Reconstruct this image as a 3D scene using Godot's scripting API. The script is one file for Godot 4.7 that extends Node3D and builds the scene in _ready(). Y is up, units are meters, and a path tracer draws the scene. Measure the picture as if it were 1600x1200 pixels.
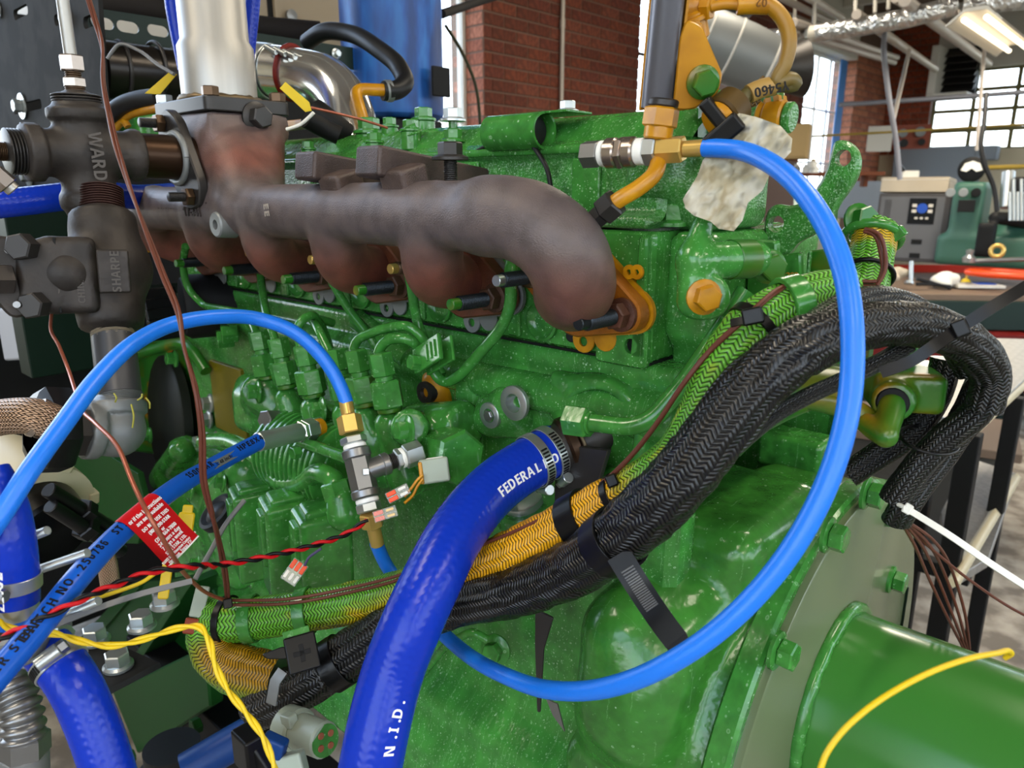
extends Node3D
# A diesel engine on a test stand in a brick workshop. Everything is laid out in the engine's own frame:
# x runs along the crankshaft towards the flywheel, y is up, z points out of the exhaust side.
const FOCAL := 1150.0
const PITCH := 14.85
var F := Transform3D()          # engine frame in the world
var Fi := Transform3D()
var eye := Vector3(0, 1.55, 0)
var M := {}
var things := []
var made := {}

class MB:
	var V := PackedVector3Array()
	var N := PackedVector3Array()
	var T := PackedVector2Array()
	var C := PackedColorArray()
	var I := PackedInt32Array()
	var col := Color.WHITE
	func vert(p: Vector3, n: Vector3, uv := Vector2.ZERO) -> int:
		V.append(p); N.append(n); T.append(uv); C.append(col)
		return V.size() - 1
	func tri(a: int, b: int, c: int) -> void:
		if (V[b] - V[a]).cross(V[c] - V[a]).dot(N[a] + N[b] + N[c]) > 0:
			I.append(a); I.append(c); I.append(b)
		else:
			I.append(a); I.append(b); I.append(c)
	func quad(a: int, b: int, c: int, d: int) -> void:
		tri(a, b, c); tri(a, c, d)
	func face(p: Array) -> void:
		var n: Vector3 = (p[1] - p[0]).cross(p[2] - p[0]).normalized()
		var k := []
		for q in p: k.append(vert(q, n, Vector2(q.x + q.z, q.y)))
		for i in range(1, p.size() - 1): tri(k[0], k[i], k[i + 1])
	func mesh() -> ArrayMesh:
		var a := []
		a.resize(Mesh.ARRAY_MAX)
		for i in C.size():
			if C[i] != Color.WHITE: C[i] = C[i].srgb_to_linear()
		a[Mesh.ARRAY_VERTEX] = V; a[Mesh.ARRAY_NORMAL] = N; a[Mesh.ARRAY_TEX_UV] = T; a[Mesh.ARRAY_COLOR] = C; a[Mesh.ARRAY_INDEX] = I
		var m := ArrayMesh.new()
		m.add_surface_from_arrays(Mesh.PRIMITIVE_TRIANGLES, a)
		return m

# ---- places: a direction through the lens met with a distance or a plane of the engine
func ray(x, y) -> Vector3:
	var p := deg_to_rad(PITCH)
	var f := Vector3(0, -sin(p), -cos(p))
	var u := Vector3(0, cos(p), -sin(p))
	return f + Vector3.RIGHT * ((x - 800.0) / FOCAL) - u * ((y - 600.0) / FOCAL)
func pd(x, y, d) -> Vector3: return Fi * (eye + ray(x, y) * d)
func hit(x, y, axis: int, at: float) -> Vector3:
	var e := Fi * eye
	var r := Fi.basis * ray(x, y)
	return e + r * ((at - e[axis]) / r[axis])
func pu(x, y, u) -> Vector3: return hit(x, y, 0, u)
func pv(x, y, v) -> Vector3: return hit(x, y, 1, v)
func pw(x, y, w) -> Vector3: return hit(x, y, 2, w)
func path(a: Array, mode := "d") -> Array:
	var r := []
	for i in range(0, a.size(), 3):
		r.append(pd(a[i], a[i + 1], a[i + 2]) if mode == "d" else hit(a[i], a[i + 1], {"u": 0, "v": 1, "w": 2}[mode], a[i + 2]))
	return r
func depth(p: Vector3) -> float:
	var q := deg_to_rad(PITCH)
	return (F * p - eye).dot(Vector3(0, -sin(q), -cos(q)))

# ---- shapes
func spline(c: Array, n := 8) -> Array:
	var r := []
	for i in c.size() - 1:
		var a: Vector3 = c[max(i - 1, 0)]
		var b: Vector3 = c[i]
		var d: Vector3 = c[i + 1]
		var e: Vector3 = c[min(i + 2, c.size() - 1)]
		for k in n: r.append(b.cubic_interpolate_in_time(d, a, e, float(k) / n, maxf((d - b).length(), 1e-4), -maxf((b - a).length(), 1e-4), maxf((d - b).length(), 1e-4) + maxf((e - d).length(), 1e-4)))
	r.append(c[-1])
	return r
func bent(c: Array, rad: float, n := 5) -> Array:  # straight runs with rounded corners
	var r := [c[0]]
	for i in range(1, c.size() - 1):
		var p: Vector3 = c[i]
		var a: Vector3 = c[i - 1] - p
		var b: Vector3 = c[i + 1] - p
		var t := minf(rad, minf(a.length(), b.length()) * 0.49)
		for k in n + 1:
			var s := float(k) / n
			var q0: Vector3 = p + a.normalized() * t
			var q1: Vector3 = p + b.normalized() * t
			r.append(q0.lerp(p, s).lerp(p.lerp(q1, s), s))
	r.append(c[-1])
	return r
func side_of(d: Vector3) -> Vector3:
	var s := d.cross(Vector3.UP if absf(d.y) < 0.9 * d.length() else Vector3.RIGHT)
	return s.normalized()
func tube(m: MB, p: Array, r, sides := 12, cap := true, lump = null) -> MB:
	var n := p.size()
	var dir: Vector3 = (p[1] - p[0]).normalized()
	var s := side_of(dir)
	var len := 0.0
	var first := m.V.size()
	for i in n:
		var t: Vector3 = (p[min(i + 1, n - 1)] - p[max(i - 1, 0)]).normalized()
		if t.length() < 0.5: t = dir
		s = (s - t * s.dot(t)).normalized()
		var b := t.cross(s)
		if i: len += (p[i] - p[i - 1]).length()
		var rr: float = r if (r is float or r is int) else r[mini(i, r.size() - 1)]
		for k in sides + 1:
			var a := TAU * k / sides
			var d := s * cos(a) + b * sin(a)
			var q: float = rr * (lump.call(a, len) if lump != null else 1.0)
			m.vert(p[i] + d * q, d, Vector2(float(k) / sides, len))
		dir = t
	for i in n - 1:
		for k in sides:
			var a := first + i * (sides + 1) + k
			m.quad(a, a + 1, a + sides + 2, a + sides + 1)
	if lump != null:
		for i in range(1, n - 1):
			for k in sides + 1:
				var a := first + i * (sides + 1) + k
				var kk := first + i * (sides + 1)
				var dv := m.V[a + sides + 1] - m.V[a - sides - 1]
				var du := m.V[kk + (k % sides) + 1] - m.V[kk + (k - 1 if k else sides - 1)]
				var nn := du.cross(dv).normalized()
				m.N[a] = nn if nn.dot(m.N[a]) > 0 else -nn
	if cap:
		for e in [0, n - 1]:
			var t: Vector3 = (p[0] - p[1] if e == 0 else p[n - 1] - p[n - 2]).normalized()
			var c := m.vert(p[e], t)
			var ring := []
			for k in sides + 1: ring.append(m.vert(m.V[first + int(e) * (sides + 1) + k], t))
			for k in sides: m.tri(c, ring[k], ring[k + 1])
	return m
func lathe(m: MB, base: Vector3, dir: Vector3, prof: Array, sides := 20, flat := false, turn := 0.0) -> MB:
	var d := dir.normalized()
	var s := side_of(d).rotated(d, turn)
	var b := d.cross(s)
	var nn := []
	for i in prof.size() - 1:
		var e := Vector2(prof[i + 1][0] - prof[i][0], prof[i + 1][1] - prof[i][1])
		nn.append(Vector2(-e.y, e.x).normalized())
	for i in prof.size() - 1:
		if absf(prof[i][1]) < 1e-6 and absf(prof[i + 1][1]) < 1e-6: continue
		var n0: Vector2 = nn[i]
		var n1: Vector2 = nn[i]
		if i > 0 and nn[i - 1].dot(nn[i]) > 0.78: n0 = (nn[i - 1] + nn[i]).normalized()
		if i < nn.size() - 1 and nn[i + 1].dot(nn[i]) > 0.78: n1 = (nn[i + 1] + nn[i]).normalized()
		for k in sides:
			var q := []
			for j in [0, 1]:
				var a: float = TAU * (k + j) / sides
				var o := s * cos(a) + b * sin(a)
				var am := TAU * (k + 0.5) / sides
				var on := s * cos(am) + b * sin(am) if flat else o
				for z in [0, 1]:
					var n: Vector2 = n1 if z else n0
					q.append(m.vert(base + d * prof[i + z][0] + o * prof[i + z][1], (d * n.x + on * n.y).normalized(), Vector2(float(k + j) / sides, prof[i + z][0])))
			m.quad(q[0], q[2], q[3], q[1])
	return m
func rod(m: MB, a: Vector3, b: Vector3, r: float, sides := 16, ch := 0.0) -> MB:
	var l := (b - a).length()
	var c := ch if ch > 0 else minf(r * 0.12, l * 0.2)
	return lathe(m, a, b - a, [[0, 0], [0, r - c], [c, r], [l - c, r], [l, r - c], [l, 0]], sides)
func ring(m: MB, a: Vector3, dir: Vector3, r0: float, r1: float, h: float, sides := 28) -> MB:  # hollow collar
	var c := minf(h, r1 - r0) * 0.15
	return lathe(m, a, dir, [[c, r0], [0, r0 + c], [0, r1 - c], [c, r1], [h - c, r1], [h, r1 - c], [h, r0 + c], [h - c, r0], [c, r0]], sides)
func hexa(m: MB, a: Vector3, dir: Vector3, r: float, h: float, turn := 0.0) -> MB:
	var c := minf(r * 0.1, h * 0.2)
	return lathe(m, a, dir, [[0, 0], [0, r * 0.88], [c, r], [h - c, r], [h, r * 0.88], [h, 0]], 6, true, turn)
func bolt(m: MB, a: Vector3, dir: Vector3, r: float, flange := 1.45, turn := 0.3, h := 1.1) -> MB:
	var d := dir.normalized()
	if flange > 0: lathe(m, a, d, [[0, 0], [0, r * flange], [r * 0.22, r * flange], [r * 0.42, r * 1.02], [r * 0.42, 0]], 20)
	return hexa(m, a + d * (r * 0.3 if flange > 0 else 0.0), d, r, r * h, turn)
func thread(m: MB, a: Vector3, dir: Vector3, r: float, h: float, pitch: float, sides := 14) -> MB:
	var p := [[0.0, 0.0], [0.0, r * 0.8]]
	var n := int(h / pitch)
	for i in n:
		p.append([(i + 0.3) * h / n, r]); p.append([(i + 0.6) * h / n, r]); p.append([(i + 1.0) * h / n, r * 0.86])
	p.append([h, 0.0])
	return lathe(m, a, dir, p, sides)
func box(m: MB, x: Transform3D, size: Vector3, b := 0.002) -> MB:  # rounded box about the origin of x
	var h := size / 2.0
	b = minf(b, minf(h.x, minf(h.y, h.z)) * 0.98)
	var xb := x.basis.orthonormalized()
	for ax in 3:
		for sg in [-1.0, 1.0]:
			var i := (ax + 1) % 3
			var j := (ax + 2) % 3
			var id := []
			for u in [-h[i], -h[i] + b, h[i] - b, h[i]]:
				for v in [-h[j], -h[j] + b, h[j] - b, h[j]]:
					var p := Vector3.ZERO
					p[ax] = h[ax] * sg; p[i] = u; p[j] = v
					var q := p.clamp(-(h - Vector3.ONE * b), h - Vector3.ONE * b)
					var d := (p - q).normalized()
					id.append(m.vert(x * (q + d * b), xb * d, Vector2(u, v)))
			for a in 3:
				for c in 3: m.quad(id[a * 4 + c], id[a * 4 + c + 1], id[a * 4 + c + 5], id[a * 4 + c + 4])
	return m
func abox(m: MB, lo: Vector3, hi: Vector3, b := 0.002) -> MB:
	return box(m, Transform3D(Basis(), (lo + hi) / 2), (hi - lo).abs(), b)
func inset(p: PackedVector2Array, b: float) -> PackedVector2Array:
	var r := PackedVector2Array()
	var n := p.size()
	for i in n:
		var e0 := (p[i] - p[(i + n - 1) % n]).normalized()
		var e1 := (p[(i + 1) % n] - p[i]).normalized()
		var k := (e0.orthogonal() + e1.orthogonal()) * -1.0
		var l := maxf(k.length_squared() / 2.0, 0.3)
		r.append(p[i] + k / l * b)
	return r
func prism(m: MB, poly: Array, x: Transform3D, h: float, b := 0.0, holes := []) -> MB:  # outline in x's xy plane, thick along +z
	var p := PackedVector2Array(poly)
	if Geometry2D.is_polygon_clockwise(p): p.reverse()
	var loops := [p]
	for q in holes:
		var o := PackedVector2Array(q)
		if not Geometry2D.is_polygon_clockwise(o): o.reverse()
		loops.append(o)
	var nz := x.basis.z.normalized()
	for top in [0, 1]:
		var shape := PackedVector2Array(inset(p, b) if b > 0 else p)
		var pieces := [shape]
		if loops.size() > 1:  # slabs that end at the middles of the holes, so that each hole becomes a notch
			var xs := [-99.0]
			for li in range(1, loops.size()):
				var c := 0.0
				for q in loops[li]: c += q.x / loops[li].size()
				xs.append(c)
			xs.sort()
			xs.append(99.0)
			pieces = []
			for si in xs.size() - 1:
				var now: Array = Geometry2D.intersect_polygons(shape, PackedVector2Array([Vector2(xs[si], -99), Vector2(xs[si + 1], -99), Vector2(xs[si + 1], 99), Vector2(xs[si], 99)]))
				for li in range(1, loops.size()):
					var nxt := []
					for q in now: nxt.append_array(Geometry2D.clip_polygons(q, loops[li]))
					now = nxt
				pieces.append_array(now)
		for pc in pieces:
			var ix := Geometry2D.triangulate_polygon(pc)
			var k := m.V.size()
			for q in pc: m.vert(x * Vector3(q.x, q.y, h * top), nz if top else -nz, q)
			for i in range(0, ix.size(), 3): m.tri(k + ix[i], k + ix[i + 1], k + ix[i + 2])
	for li in loops.size():
		var o: PackedVector2Array = loops[li]
		var bb := b if li == 0 else 0.0
		var q := inset(o, bb) if bb > 0 else o
		var n := o.size()
		var nrm := []
		for i in n:
			var e := o[(i + 1) % n] - o[i]
			nrm.append(Vector2(e.y, -e.x).normalized())
		for i in n:
			var j := (i + 1) % n
			var ni: Vector2 = nrm[i]
			var na: Vector2 = nrm[(i + n - 1) % n]
			var nb: Vector2 = nrm[j]
			na = (na + ni).normalized() if na.dot(ni) > 0.75 else ni
			nb = (nb + ni).normalized() if nb.dot(ni) > 0.75 else ni
			var lev := [[q, 0.0, -0.6], [o, bb, 0.0], [o, h - bb, 0.0], [q, h, 0.6]] if bb > 0 else [[o, 0.0, 0.0], [o, h, 0.0]]
			for z in lev.size() - 1:
				var ids := []
				for w in [[z, i, na], [z, j, nb], [z + 1, j, nb], [z + 1, i, na]]:
					var f: Vector2 = lev[w[0]][0][w[1]]
					var g: Vector2 = w[2]
					var up: float = (lev[z][2] + lev[z + 1][2]) if lev.size() > 2 and z != 1 else 0.0
					ids.append(m.vert(x * Vector3(f.x, f.y, lev[w[0]][1]), (x.basis * Vector3(g.x, g.y, up)).normalized(), Vector2(f.x + f.y, lev[w[0]][1])))
				m.quad(ids[0], ids[1], ids[2], ids[3])
	return m
func circle(c: Vector2, r: float, n := 16) -> Array:
	var p := []
	for i in n: p.append(c + Vector2.from_angle(TAU * i / n) * r)
	return p
func slot(c: Vector2, l: float, r: float, ang := 0.0) -> Array:
	var p := []
	for i in 8: p.append(c + (Vector2(l / 2, 0) + Vector2.from_angle(-PI / 2 + PI * i / 7) * r).rotated(ang))
	for i in 8: p.append(c + (Vector2(-l / 2, 0) + Vector2.from_angle(PI / 2 + PI * i / 7) * r).rotated(ang))
	return p
func rounded(p: Array, r: float, n := 4) -> Array:
	var o := []
	for i in p.size():
		var c: Vector2 = p[i]
		var a: Vector2 = p[(i + p.size() - 1) % p.size()] - c
		var b: Vector2 = p[(i + 1) % p.size()] - c
		var t := minf(r, minf(a.length(), b.length()) * 0.45)
		for k in n + 1:
			var s := float(k) / n
			o.append((c + a.normalized() * t).lerp(c, s).lerp(c.lerp(c + b.normalized() * t, s), s))
	return o
func rect(a: Vector2, b: Vector2, r := 0.0) -> Array:
	var p := [a, Vector2(b.x, a.y), b, Vector2(a.x, b.y)]
	return rounded(p, r) if r > 0 else p
func frame(o: Vector3, z: Vector3, up := Vector3.UP) -> Transform3D:
	var zz := z.normalized()
	var xx := up.cross(zz).normalized()
	return Transform3D(Basis(xx, zz.cross(xx), zz), o)
# outline traced through pixels onto a plane of the engine: [polygon in the plane, transform]
func plate(px: Array, axis: String, at: float) -> Array:
	var x: Transform3D = {"w": Transform3D(Basis(), Vector3(0, 0, at)), "u": Transform3D(Basis(Vector3(0, 0, -1), Vector3.UP, Vector3.RIGHT), Vector3(at, 0, 0)), "v": Transform3D(Basis(Vector3.RIGHT, Vector3(0, 0, -1), Vector3.UP), Vector3(0, at, 0))}[axis]
	var p := []
	for i in range(0, px.size(), 2):
		var q := hit(px[i], px[i + 1], {"u": 0, "v": 1, "w": 2}[axis], at)
		p.append({"w": Vector2(q.x, q.y), "u": Vector2(-q.z, q.y), "v": Vector2(q.x, -q.z)}[axis])
	return [p, x]
# cast shapes: capsules ["c", a, b, ra, rb, blend], boxes ["b", centre, half, round, basis, blend], discs ["d", a, b, r, round, blend]; a fourth letter "-" cuts
func cast(m: MB, prims: Array, cell: float, tint = null) -> MB:
	var lo := Vector3.ONE * 1e6
	var hi := -lo
	var bbs := []
	for q in prims:
		var a: Vector3
		var b: Vector3
		if q[0][0] == "b":
			var e := Vector3.ZERO
			for i in 3: e += (q[4][i] as Vector3).abs() * q[2][i]
			a = q[1] - e; b = q[1] + e
		else:
			var rr: float = q[3] if q[0][0] == "d" else maxf(q[3], q[4])
			a = q[1].min(q[2]) - Vector3.ONE * rr; b = q[1].max(q[2]) + Vector3.ONE * rr
		var g: float = q[5] * 0.6 + cell * 2.5
		a -= Vector3.ONE * g; b += Vector3.ONE * g
		bbs.append([a, b])
		if q[0].length() == 1:
			lo = lo.min(a); hi = hi.max(b)
	var nx := int((hi.x - lo.x) / cell) + 2
	var ny := int((hi.y - lo.y) / cell) + 2
	var nz := int((hi.z - lo.z) / cell) + 2
	var fld := PackedFloat32Array()
	fld.resize(nx * ny * nz)
	fld.fill(1.0)
	for qi in prims.size():
		var q: Array = prims[qi]
		var a: Vector3i = Vector3i(((bbs[qi][0] - lo) / cell).floor()).max(Vector3i.ZERO)
		var b: Vector3i = Vector3i(((bbs[qi][1] - lo) / cell).ceil()).min(Vector3i(nx - 1, ny - 1, nz - 1))
		var kind: String = q[0][0]
		var cut: bool = q[0].length() > 1
		var k: float = maxf(q[5], 1e-5)
		var inv := Basis()
		var half := Vector3.ZERO
		var ab := Vector3.ZERO
		var l2 := 1.0
		if kind == "b":
			inv = (q[4] as Basis).inverse()
			half = q[2] - Vector3.ONE * q[3]
		else:
			ab = q[2] - q[1]; l2 = ab.length_squared()
		var len := sqrt(l2)
		for z in range(a.z, b.z + 1):
			for y in range(a.y, b.y + 1):
				var at := (z * ny + y) * nx
				for x in range(a.x, b.x + 1):
					var p := lo + Vector3(x, y, z) * cell
					var d: float
					if kind == "c":
						var h := clampf((p - q[1]).dot(ab) / l2, 0.0, 1.0)
						d = (p - q[1] - ab * h).length() - lerpf(q[3], q[4], h)
					elif kind == "b":
						var e: Vector3 = (inv * (p - q[1])).abs() - half
						d = e.max(Vector3.ZERO).length() + minf(maxf(e.x, maxf(e.y, e.z)), 0.0) - q[3]
					else:
						var h: float = (p - q[1]).dot(ab) / len
						var e := Vector2((p - q[1] - ab * (h / len)).length() - q[3] + q[4], absf(h - len / 2) - len / 2 + q[4])
						d = e.max(Vector2.ZERO).length() + minf(maxf(e.x, e.y), 0.0) - q[4]
					var o := fld[at + x]
					if cut:
						var g := maxf(k - absf(o + d), 0.0) / k
						fld[at + x] = maxf(o, -d) + g * g * k * 0.25
					else:
						var g := maxf(k - absf(o - d), 0.0) / k
						fld[at + x] = minf(o, d) - g * g * k * 0.25
	var ids := {}
	var off := [0, 1, nx, nx + 1, nx * ny, nx * ny + 1, nx * ny + nx, nx * ny + nx + 1]
	var pos := [Vector3(0, 0, 0), Vector3(1, 0, 0), Vector3(0, 1, 0), Vector3(1, 1, 0), Vector3(0, 0, 1), Vector3(1, 0, 1), Vector3(0, 1, 1), Vector3(1, 1, 1)]
	var edges := [[0, 1], [2, 3], [4, 5], [6, 7], [0, 2], [1, 3], [4, 6], [5, 7], [0, 4], [1, 5], [2, 6], [3, 7]]
	var cells := PackedInt32Array()
	for z in nz - 1:
		for y in ny - 1:
			var row := (z * ny + y) * nx
			for x in nx - 1:
				var at := row + x
				var f0 := fld[at]
				if absf(f0) > cell * 2.2: continue
				var sum := Vector3.ZERO
				var n := 0
				for e in edges:
					var fa := fld[at + off[e[0]]]
					var fb := fld[at + off[e[1]]]
					if (fa < 0) != (fb < 0):
						sum += (pos[e[0]] as Vector3).lerp(pos[e[1]], fa / (fa - fb))
						n += 1
				if n:
					var fr := sum / n
					var gx := (fld[at + 1] - f0) * (1 - fr.y) + (fld[at + nx + 1] - fld[at + nx]) * fr.y + (fld[at + off[5]] - fld[at + off[4]]) * fr.z
					var gy := (fld[at + nx] - f0) * (1 - fr.x) + (fld[at + nx + 1] - fld[at + 1]) * fr.x + (fld[at + off[6]] - fld[at + off[4]]) * fr.z
					var gz := (fld[at + off[4]] - f0) * (1 - fr.x) + (fld[at + off[5]] - fld[at + 1]) * fr.x + (fld[at + off[6]] - fld[at + off[2]]) * fr.y
					var p := lo + (Vector3(x, y, z) + fr) * cell
					if tint != null: m.col = tint.call(p)
					ids[at] = m.vert(p, Vector3(gx, gy, gz).normalized())
					cells.append(at)
	for at in cells:
		var ins := fld[at] < 0
		for ax in [[1, nx, off[4]], [nx, off[4], 1], [off[4], 1, nx]]:
			if (fld[at + ax[0]] < 0) != ins and ids.has(at - ax[1]) and ids.has(at - ax[2]) and ids.has(at - ax[1] - ax[2]):
				m.quad(ids[at], ids[at - ax[1]], ids[at - ax[1] - ax[2]], ids[at - ax[2]])
	m.col = Color.WHITE
	# normals from the faces, area weighted
	for at in cells: m.N[ids[at]] = m.N[ids[at]] * 1e-9
	var n0: int = m.I.size()
	return _smooth(m, n0)
func _smooth(m: MB, _n: int) -> MB:
	for i in range(0, m.I.size(), 3):
		var a := m.I[i]
		var b := m.I[i + 1]
		var c := m.I[i + 2]
		var n := (m.V[c] - m.V[a]).cross(m.V[b] - m.V[a]) * 1e4
		m.N[a] += n; m.N[b] += n; m.N[c] += n
	for i in m.N.size(): m.N[i] = m.N[i].normalized()
	return m

# ---- nodes
func numbered(n: String) -> String:
	if not made.has(n):
		made[n] = 0
		return n
	made[n] += 1
	return "%s_%03d" % [n, made[n]]
func thing(called: String, label: String, category: String, group := "") -> Node3D:
	var o := Node3D.new()
	o.name = numbered(called)
	o.set_meta("label", label); o.set_meta("category", category)
	if group: o.set_meta("group", group)
	add_child(o)
	things.append(o)
	return o
func setting(called: String) -> Node3D:
	var o := Node3D.new()
	o.name = numbered(called)
	o.set_meta("kind", "structure")
	add_child(o)
	things.append(o)
	return o
func part(to: Node, called: String, m, mat: Material, label := "", x := Transform3D()) -> MeshInstance3D:
	var o := MeshInstance3D.new()
	var n := called
	var i := 0
	while to.has_node(n):
		i += 1
		n = "%s_%03d" % [called, i]
	o.name = n
	o.mesh = m.mesh() if m is MB else m
	o.material_override = mat
	o.transform = x
	if label: o.set_meta("label", label)
	to.add_child(o)
	return o
func text(to: Node, s: String, o: Vector3, right: Vector3, up: Vector3, height: float, mat: Material, thick := 0.0006, font := "Droid Sans", called := "lettering") -> MeshInstance3D:
	var t := TextMesh.new()
	t.text = s
	var sf := SystemFont.new()
	sf.font_names = [font]
	sf.font_weight = 700
	t.font = sf
	t.font_size = 32
	t.pixel_size = height / 24.0
	t.depth = thick
	t.curve_step = 4.0
	var r := right.normalized()
	var z := r.cross(up).normalized()
	return part(to, called, t, mat, "", Transform3D(Basis(r, z.cross(r), z), o))
func text_along(to: Node, s: String, p: Array, i0: float, back: bool, r: float, height: float, mat: Material, around := 0.0) -> void:  # letters set one by one along a hose
	var pos := i0
	var step: float = (p[1] - p[0]).length()
	for ch in s:
		var i := clampi(int(pos), 1, p.size() - 2)
		var at: Vector3 = p[i].lerp(p[i + 1], pos - int(pos))
		var dir: Vector3 = (p[i + 1] - p[i - 1]).normalized() * (-1.0 if back else 1.0)
		var n: Vector3 = Fi * eye - at
		n = (n - dir * n.dot(dir)).normalized().rotated(dir, around)
		step = (p[i + 1] - p[i]).length()
		var w := height * 0.45
		if ch != " ":
			var o := text(to, ch, at + n * r, dir, n.cross(dir), height, mat, 0.0006, "Droid Sans", "letter")
			w = o.mesh.get_aabb().size.x + height * 0.3
		pos += (-w if back else w) / step
func settle() -> void:  # put every thing's origin at the middle of its own base
	for o in things:
		var bb := AABB()
		var any := false
		for c in o.find_children("*", "MeshInstance3D", true, false):
			var x: Transform3D = c.transform
			var q: Node = c.get_parent()
			while q != o:
				x = q.transform * x
				q = q.get_parent()
			var b: AABB = x * c.mesh.get_aabb()
			bb = b if not any else bb.merge(b)
			any = true
		var base := bb.get_center() - Vector3(0, bb.size.y / 2, 0)
		o.transform = F * Transform3D(Basis(), base)
		for c in o.get_children(): c.position -= base

# ---- materials
func mat(called: String, col: Color, rough := 0.5, metal := 0.0) -> StandardMaterial3D:
	if M.has(called): return M[called]
	var m := StandardMaterial3D.new()
	m.resource_name = called
	m.albedo_color = col
	m.roughness = rough
	m.metallic = metal
	m.vertex_color_use_as_albedo = true
	if col.get_luminance() < 0.3 and metal < 0.3: m.metallic_specular = 0.35
	M[called] = m
	return m
func noise_tex(seed_: int, freq: float, size := 256, ramp = null, normal := false, oct := 3) -> NoiseTexture2D:
	var n := FastNoiseLite.new()
	n.seed = seed_
	n.frequency = freq
	n.fractal_octaves = oct
	var t := NoiseTexture2D.new()
	t.noise = n
	t.width = size; t.height = size
	t.seamless = true
	if normal:
		t.as_normal_map = true
		t.bump_strength = 4.0
	if ramp:
		var g := Gradient.new()
		g.offsets = PackedFloat32Array(ramp[0])
		g.colors = PackedColorArray(ramp[1])
		t.color_ramp = g
	return t
func tri(m: StandardMaterial3D, scale: float) -> StandardMaterial3D:
	m.uv1_triplanar = true
	m.uv1_scale = Vector3.ONE * scale
	return m
func paint_image(base: Color, size: int, dots: int, drips: int, sd: int, dot_col := Color(0.72, 0.82, 0.72)) -> ImageTexture:
	var rng := RandomNumberGenerator.new()
	rng.seed = sd
	var nz := FastNoiseLite.new()
	nz.seed = sd
	nz.frequency = 6.0 / size
	var im := nz.get_seamless_image(size, size)
	im.convert(Image.FORMAT_RGBA8)
	var d := im.get_data()
	for i in size * size:
		var v := 0.82 + 0.36 * d[i * 4] / 255.0
		d[i * 4] = int(clampf(base.r * v, 0, 1) * 255); d[i * 4 + 1] = int(clampf(base.g * v, 0, 1) * 255); d[i * 4 + 2] = int(clampf(base.b * v, 0, 1) * 255)
	im = Image.create_from_data(size, size, false, Image.FORMAT_RGBA8, d)
	var put := func(x: float, y: float, r: float, a: float, hollow: bool):
		for yy in range(int(y - r - 1), int(y + r + 2)):
			for xx in range(int(x - r - 1), int(x + r + 2)):
				var q := Vector2(xx - x, yy - y).length()
				var s := clampf(r + 0.5 - q, 0, 1) * (clampf(q - r * 0.45, 0.35, 1) if hollow else 1.0) * a
				if s > 0:
					var px := posmod(xx, size)
					var py := posmod(yy, size)
					im.set_pixel(px, py, im.get_pixel(px, py).lerp(dot_col, s))
	for i in dots:
		var r: float = 0.9 + 2.4 * pow(rng.randf(), 4.0)
		var clump := nz.get_noise_2d(i * 13.0, 5.0)
		put.call(rng.randf() * size, rng.randf() * size, r, rng.randf_range(0.35, 1.0), r > 2.1)
	for i in drips:
		var x := rng.randf() * size
		var y := rng.randf() * size
		for k in rng.randi_range(20, 90):
			x += rng.randf_range(-0.6, 0.6)
			put.call(x, y + k, rng.randf_range(0.3, 1.1), rng.randf_range(0.05, 0.45), false)
	return ImageTexture.create_from_image(im)
func weave_image(lo: Color, hi: Color, gap: float) -> Array:  # herringbone braid: [colour, height]
	var s := 64
	var a := Image.create(s, s, false, Image.FORMAT_RGBA8)
	var h := Image.create(s, s, false, Image.FORMAT_RGBA8)
	for y in s:
		for x in s:
			var band := int(x / 16.0)
			var fx := fmod(x, 16.0) / 16.0
			var t := fmod(y / 16.0 + (fx if band % 2 == 0 else 1.0 - fx) * 0.9 + 8.0, 1.0)
			var r := sin(t * PI)
			r *= 0.55 + 0.45 * sin(fx * PI)
			var g := smoothstep(gap, gap + 0.35, r)
			a.set_pixel(x, y, lo.lerp(hi, g))
			h.set_pixel(x, y, Color(r, r, r))
	return [ImageTexture.create_from_image(a), ImageTexture.create_from_image(h)]
func braid(called: String, lo: Color, hi: Color, gap: float, around: float, along: float, rough := 0.4) -> StandardMaterial3D:
	var m := mat(called, Color.WHITE, rough)
	var w := weave_image(lo, hi, gap)
	m.albedo_texture = w[0]
	m.heightmap_enabled = true
	m.heightmap_texture = w[1]
	m.heightmap_scale = 0.12
	m.uv1_scale = Vector3(around, along, 1)
	return m
func rough_skin(m: StandardMaterial3D, sd: int, freq: float, cm: float, size := 256) -> void:
	m.heightmap_enabled = true
	m.heightmap_texture = noise_tex(sd, freq, size, null, false, 4)
	m.heightmap_scale = cm
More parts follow.
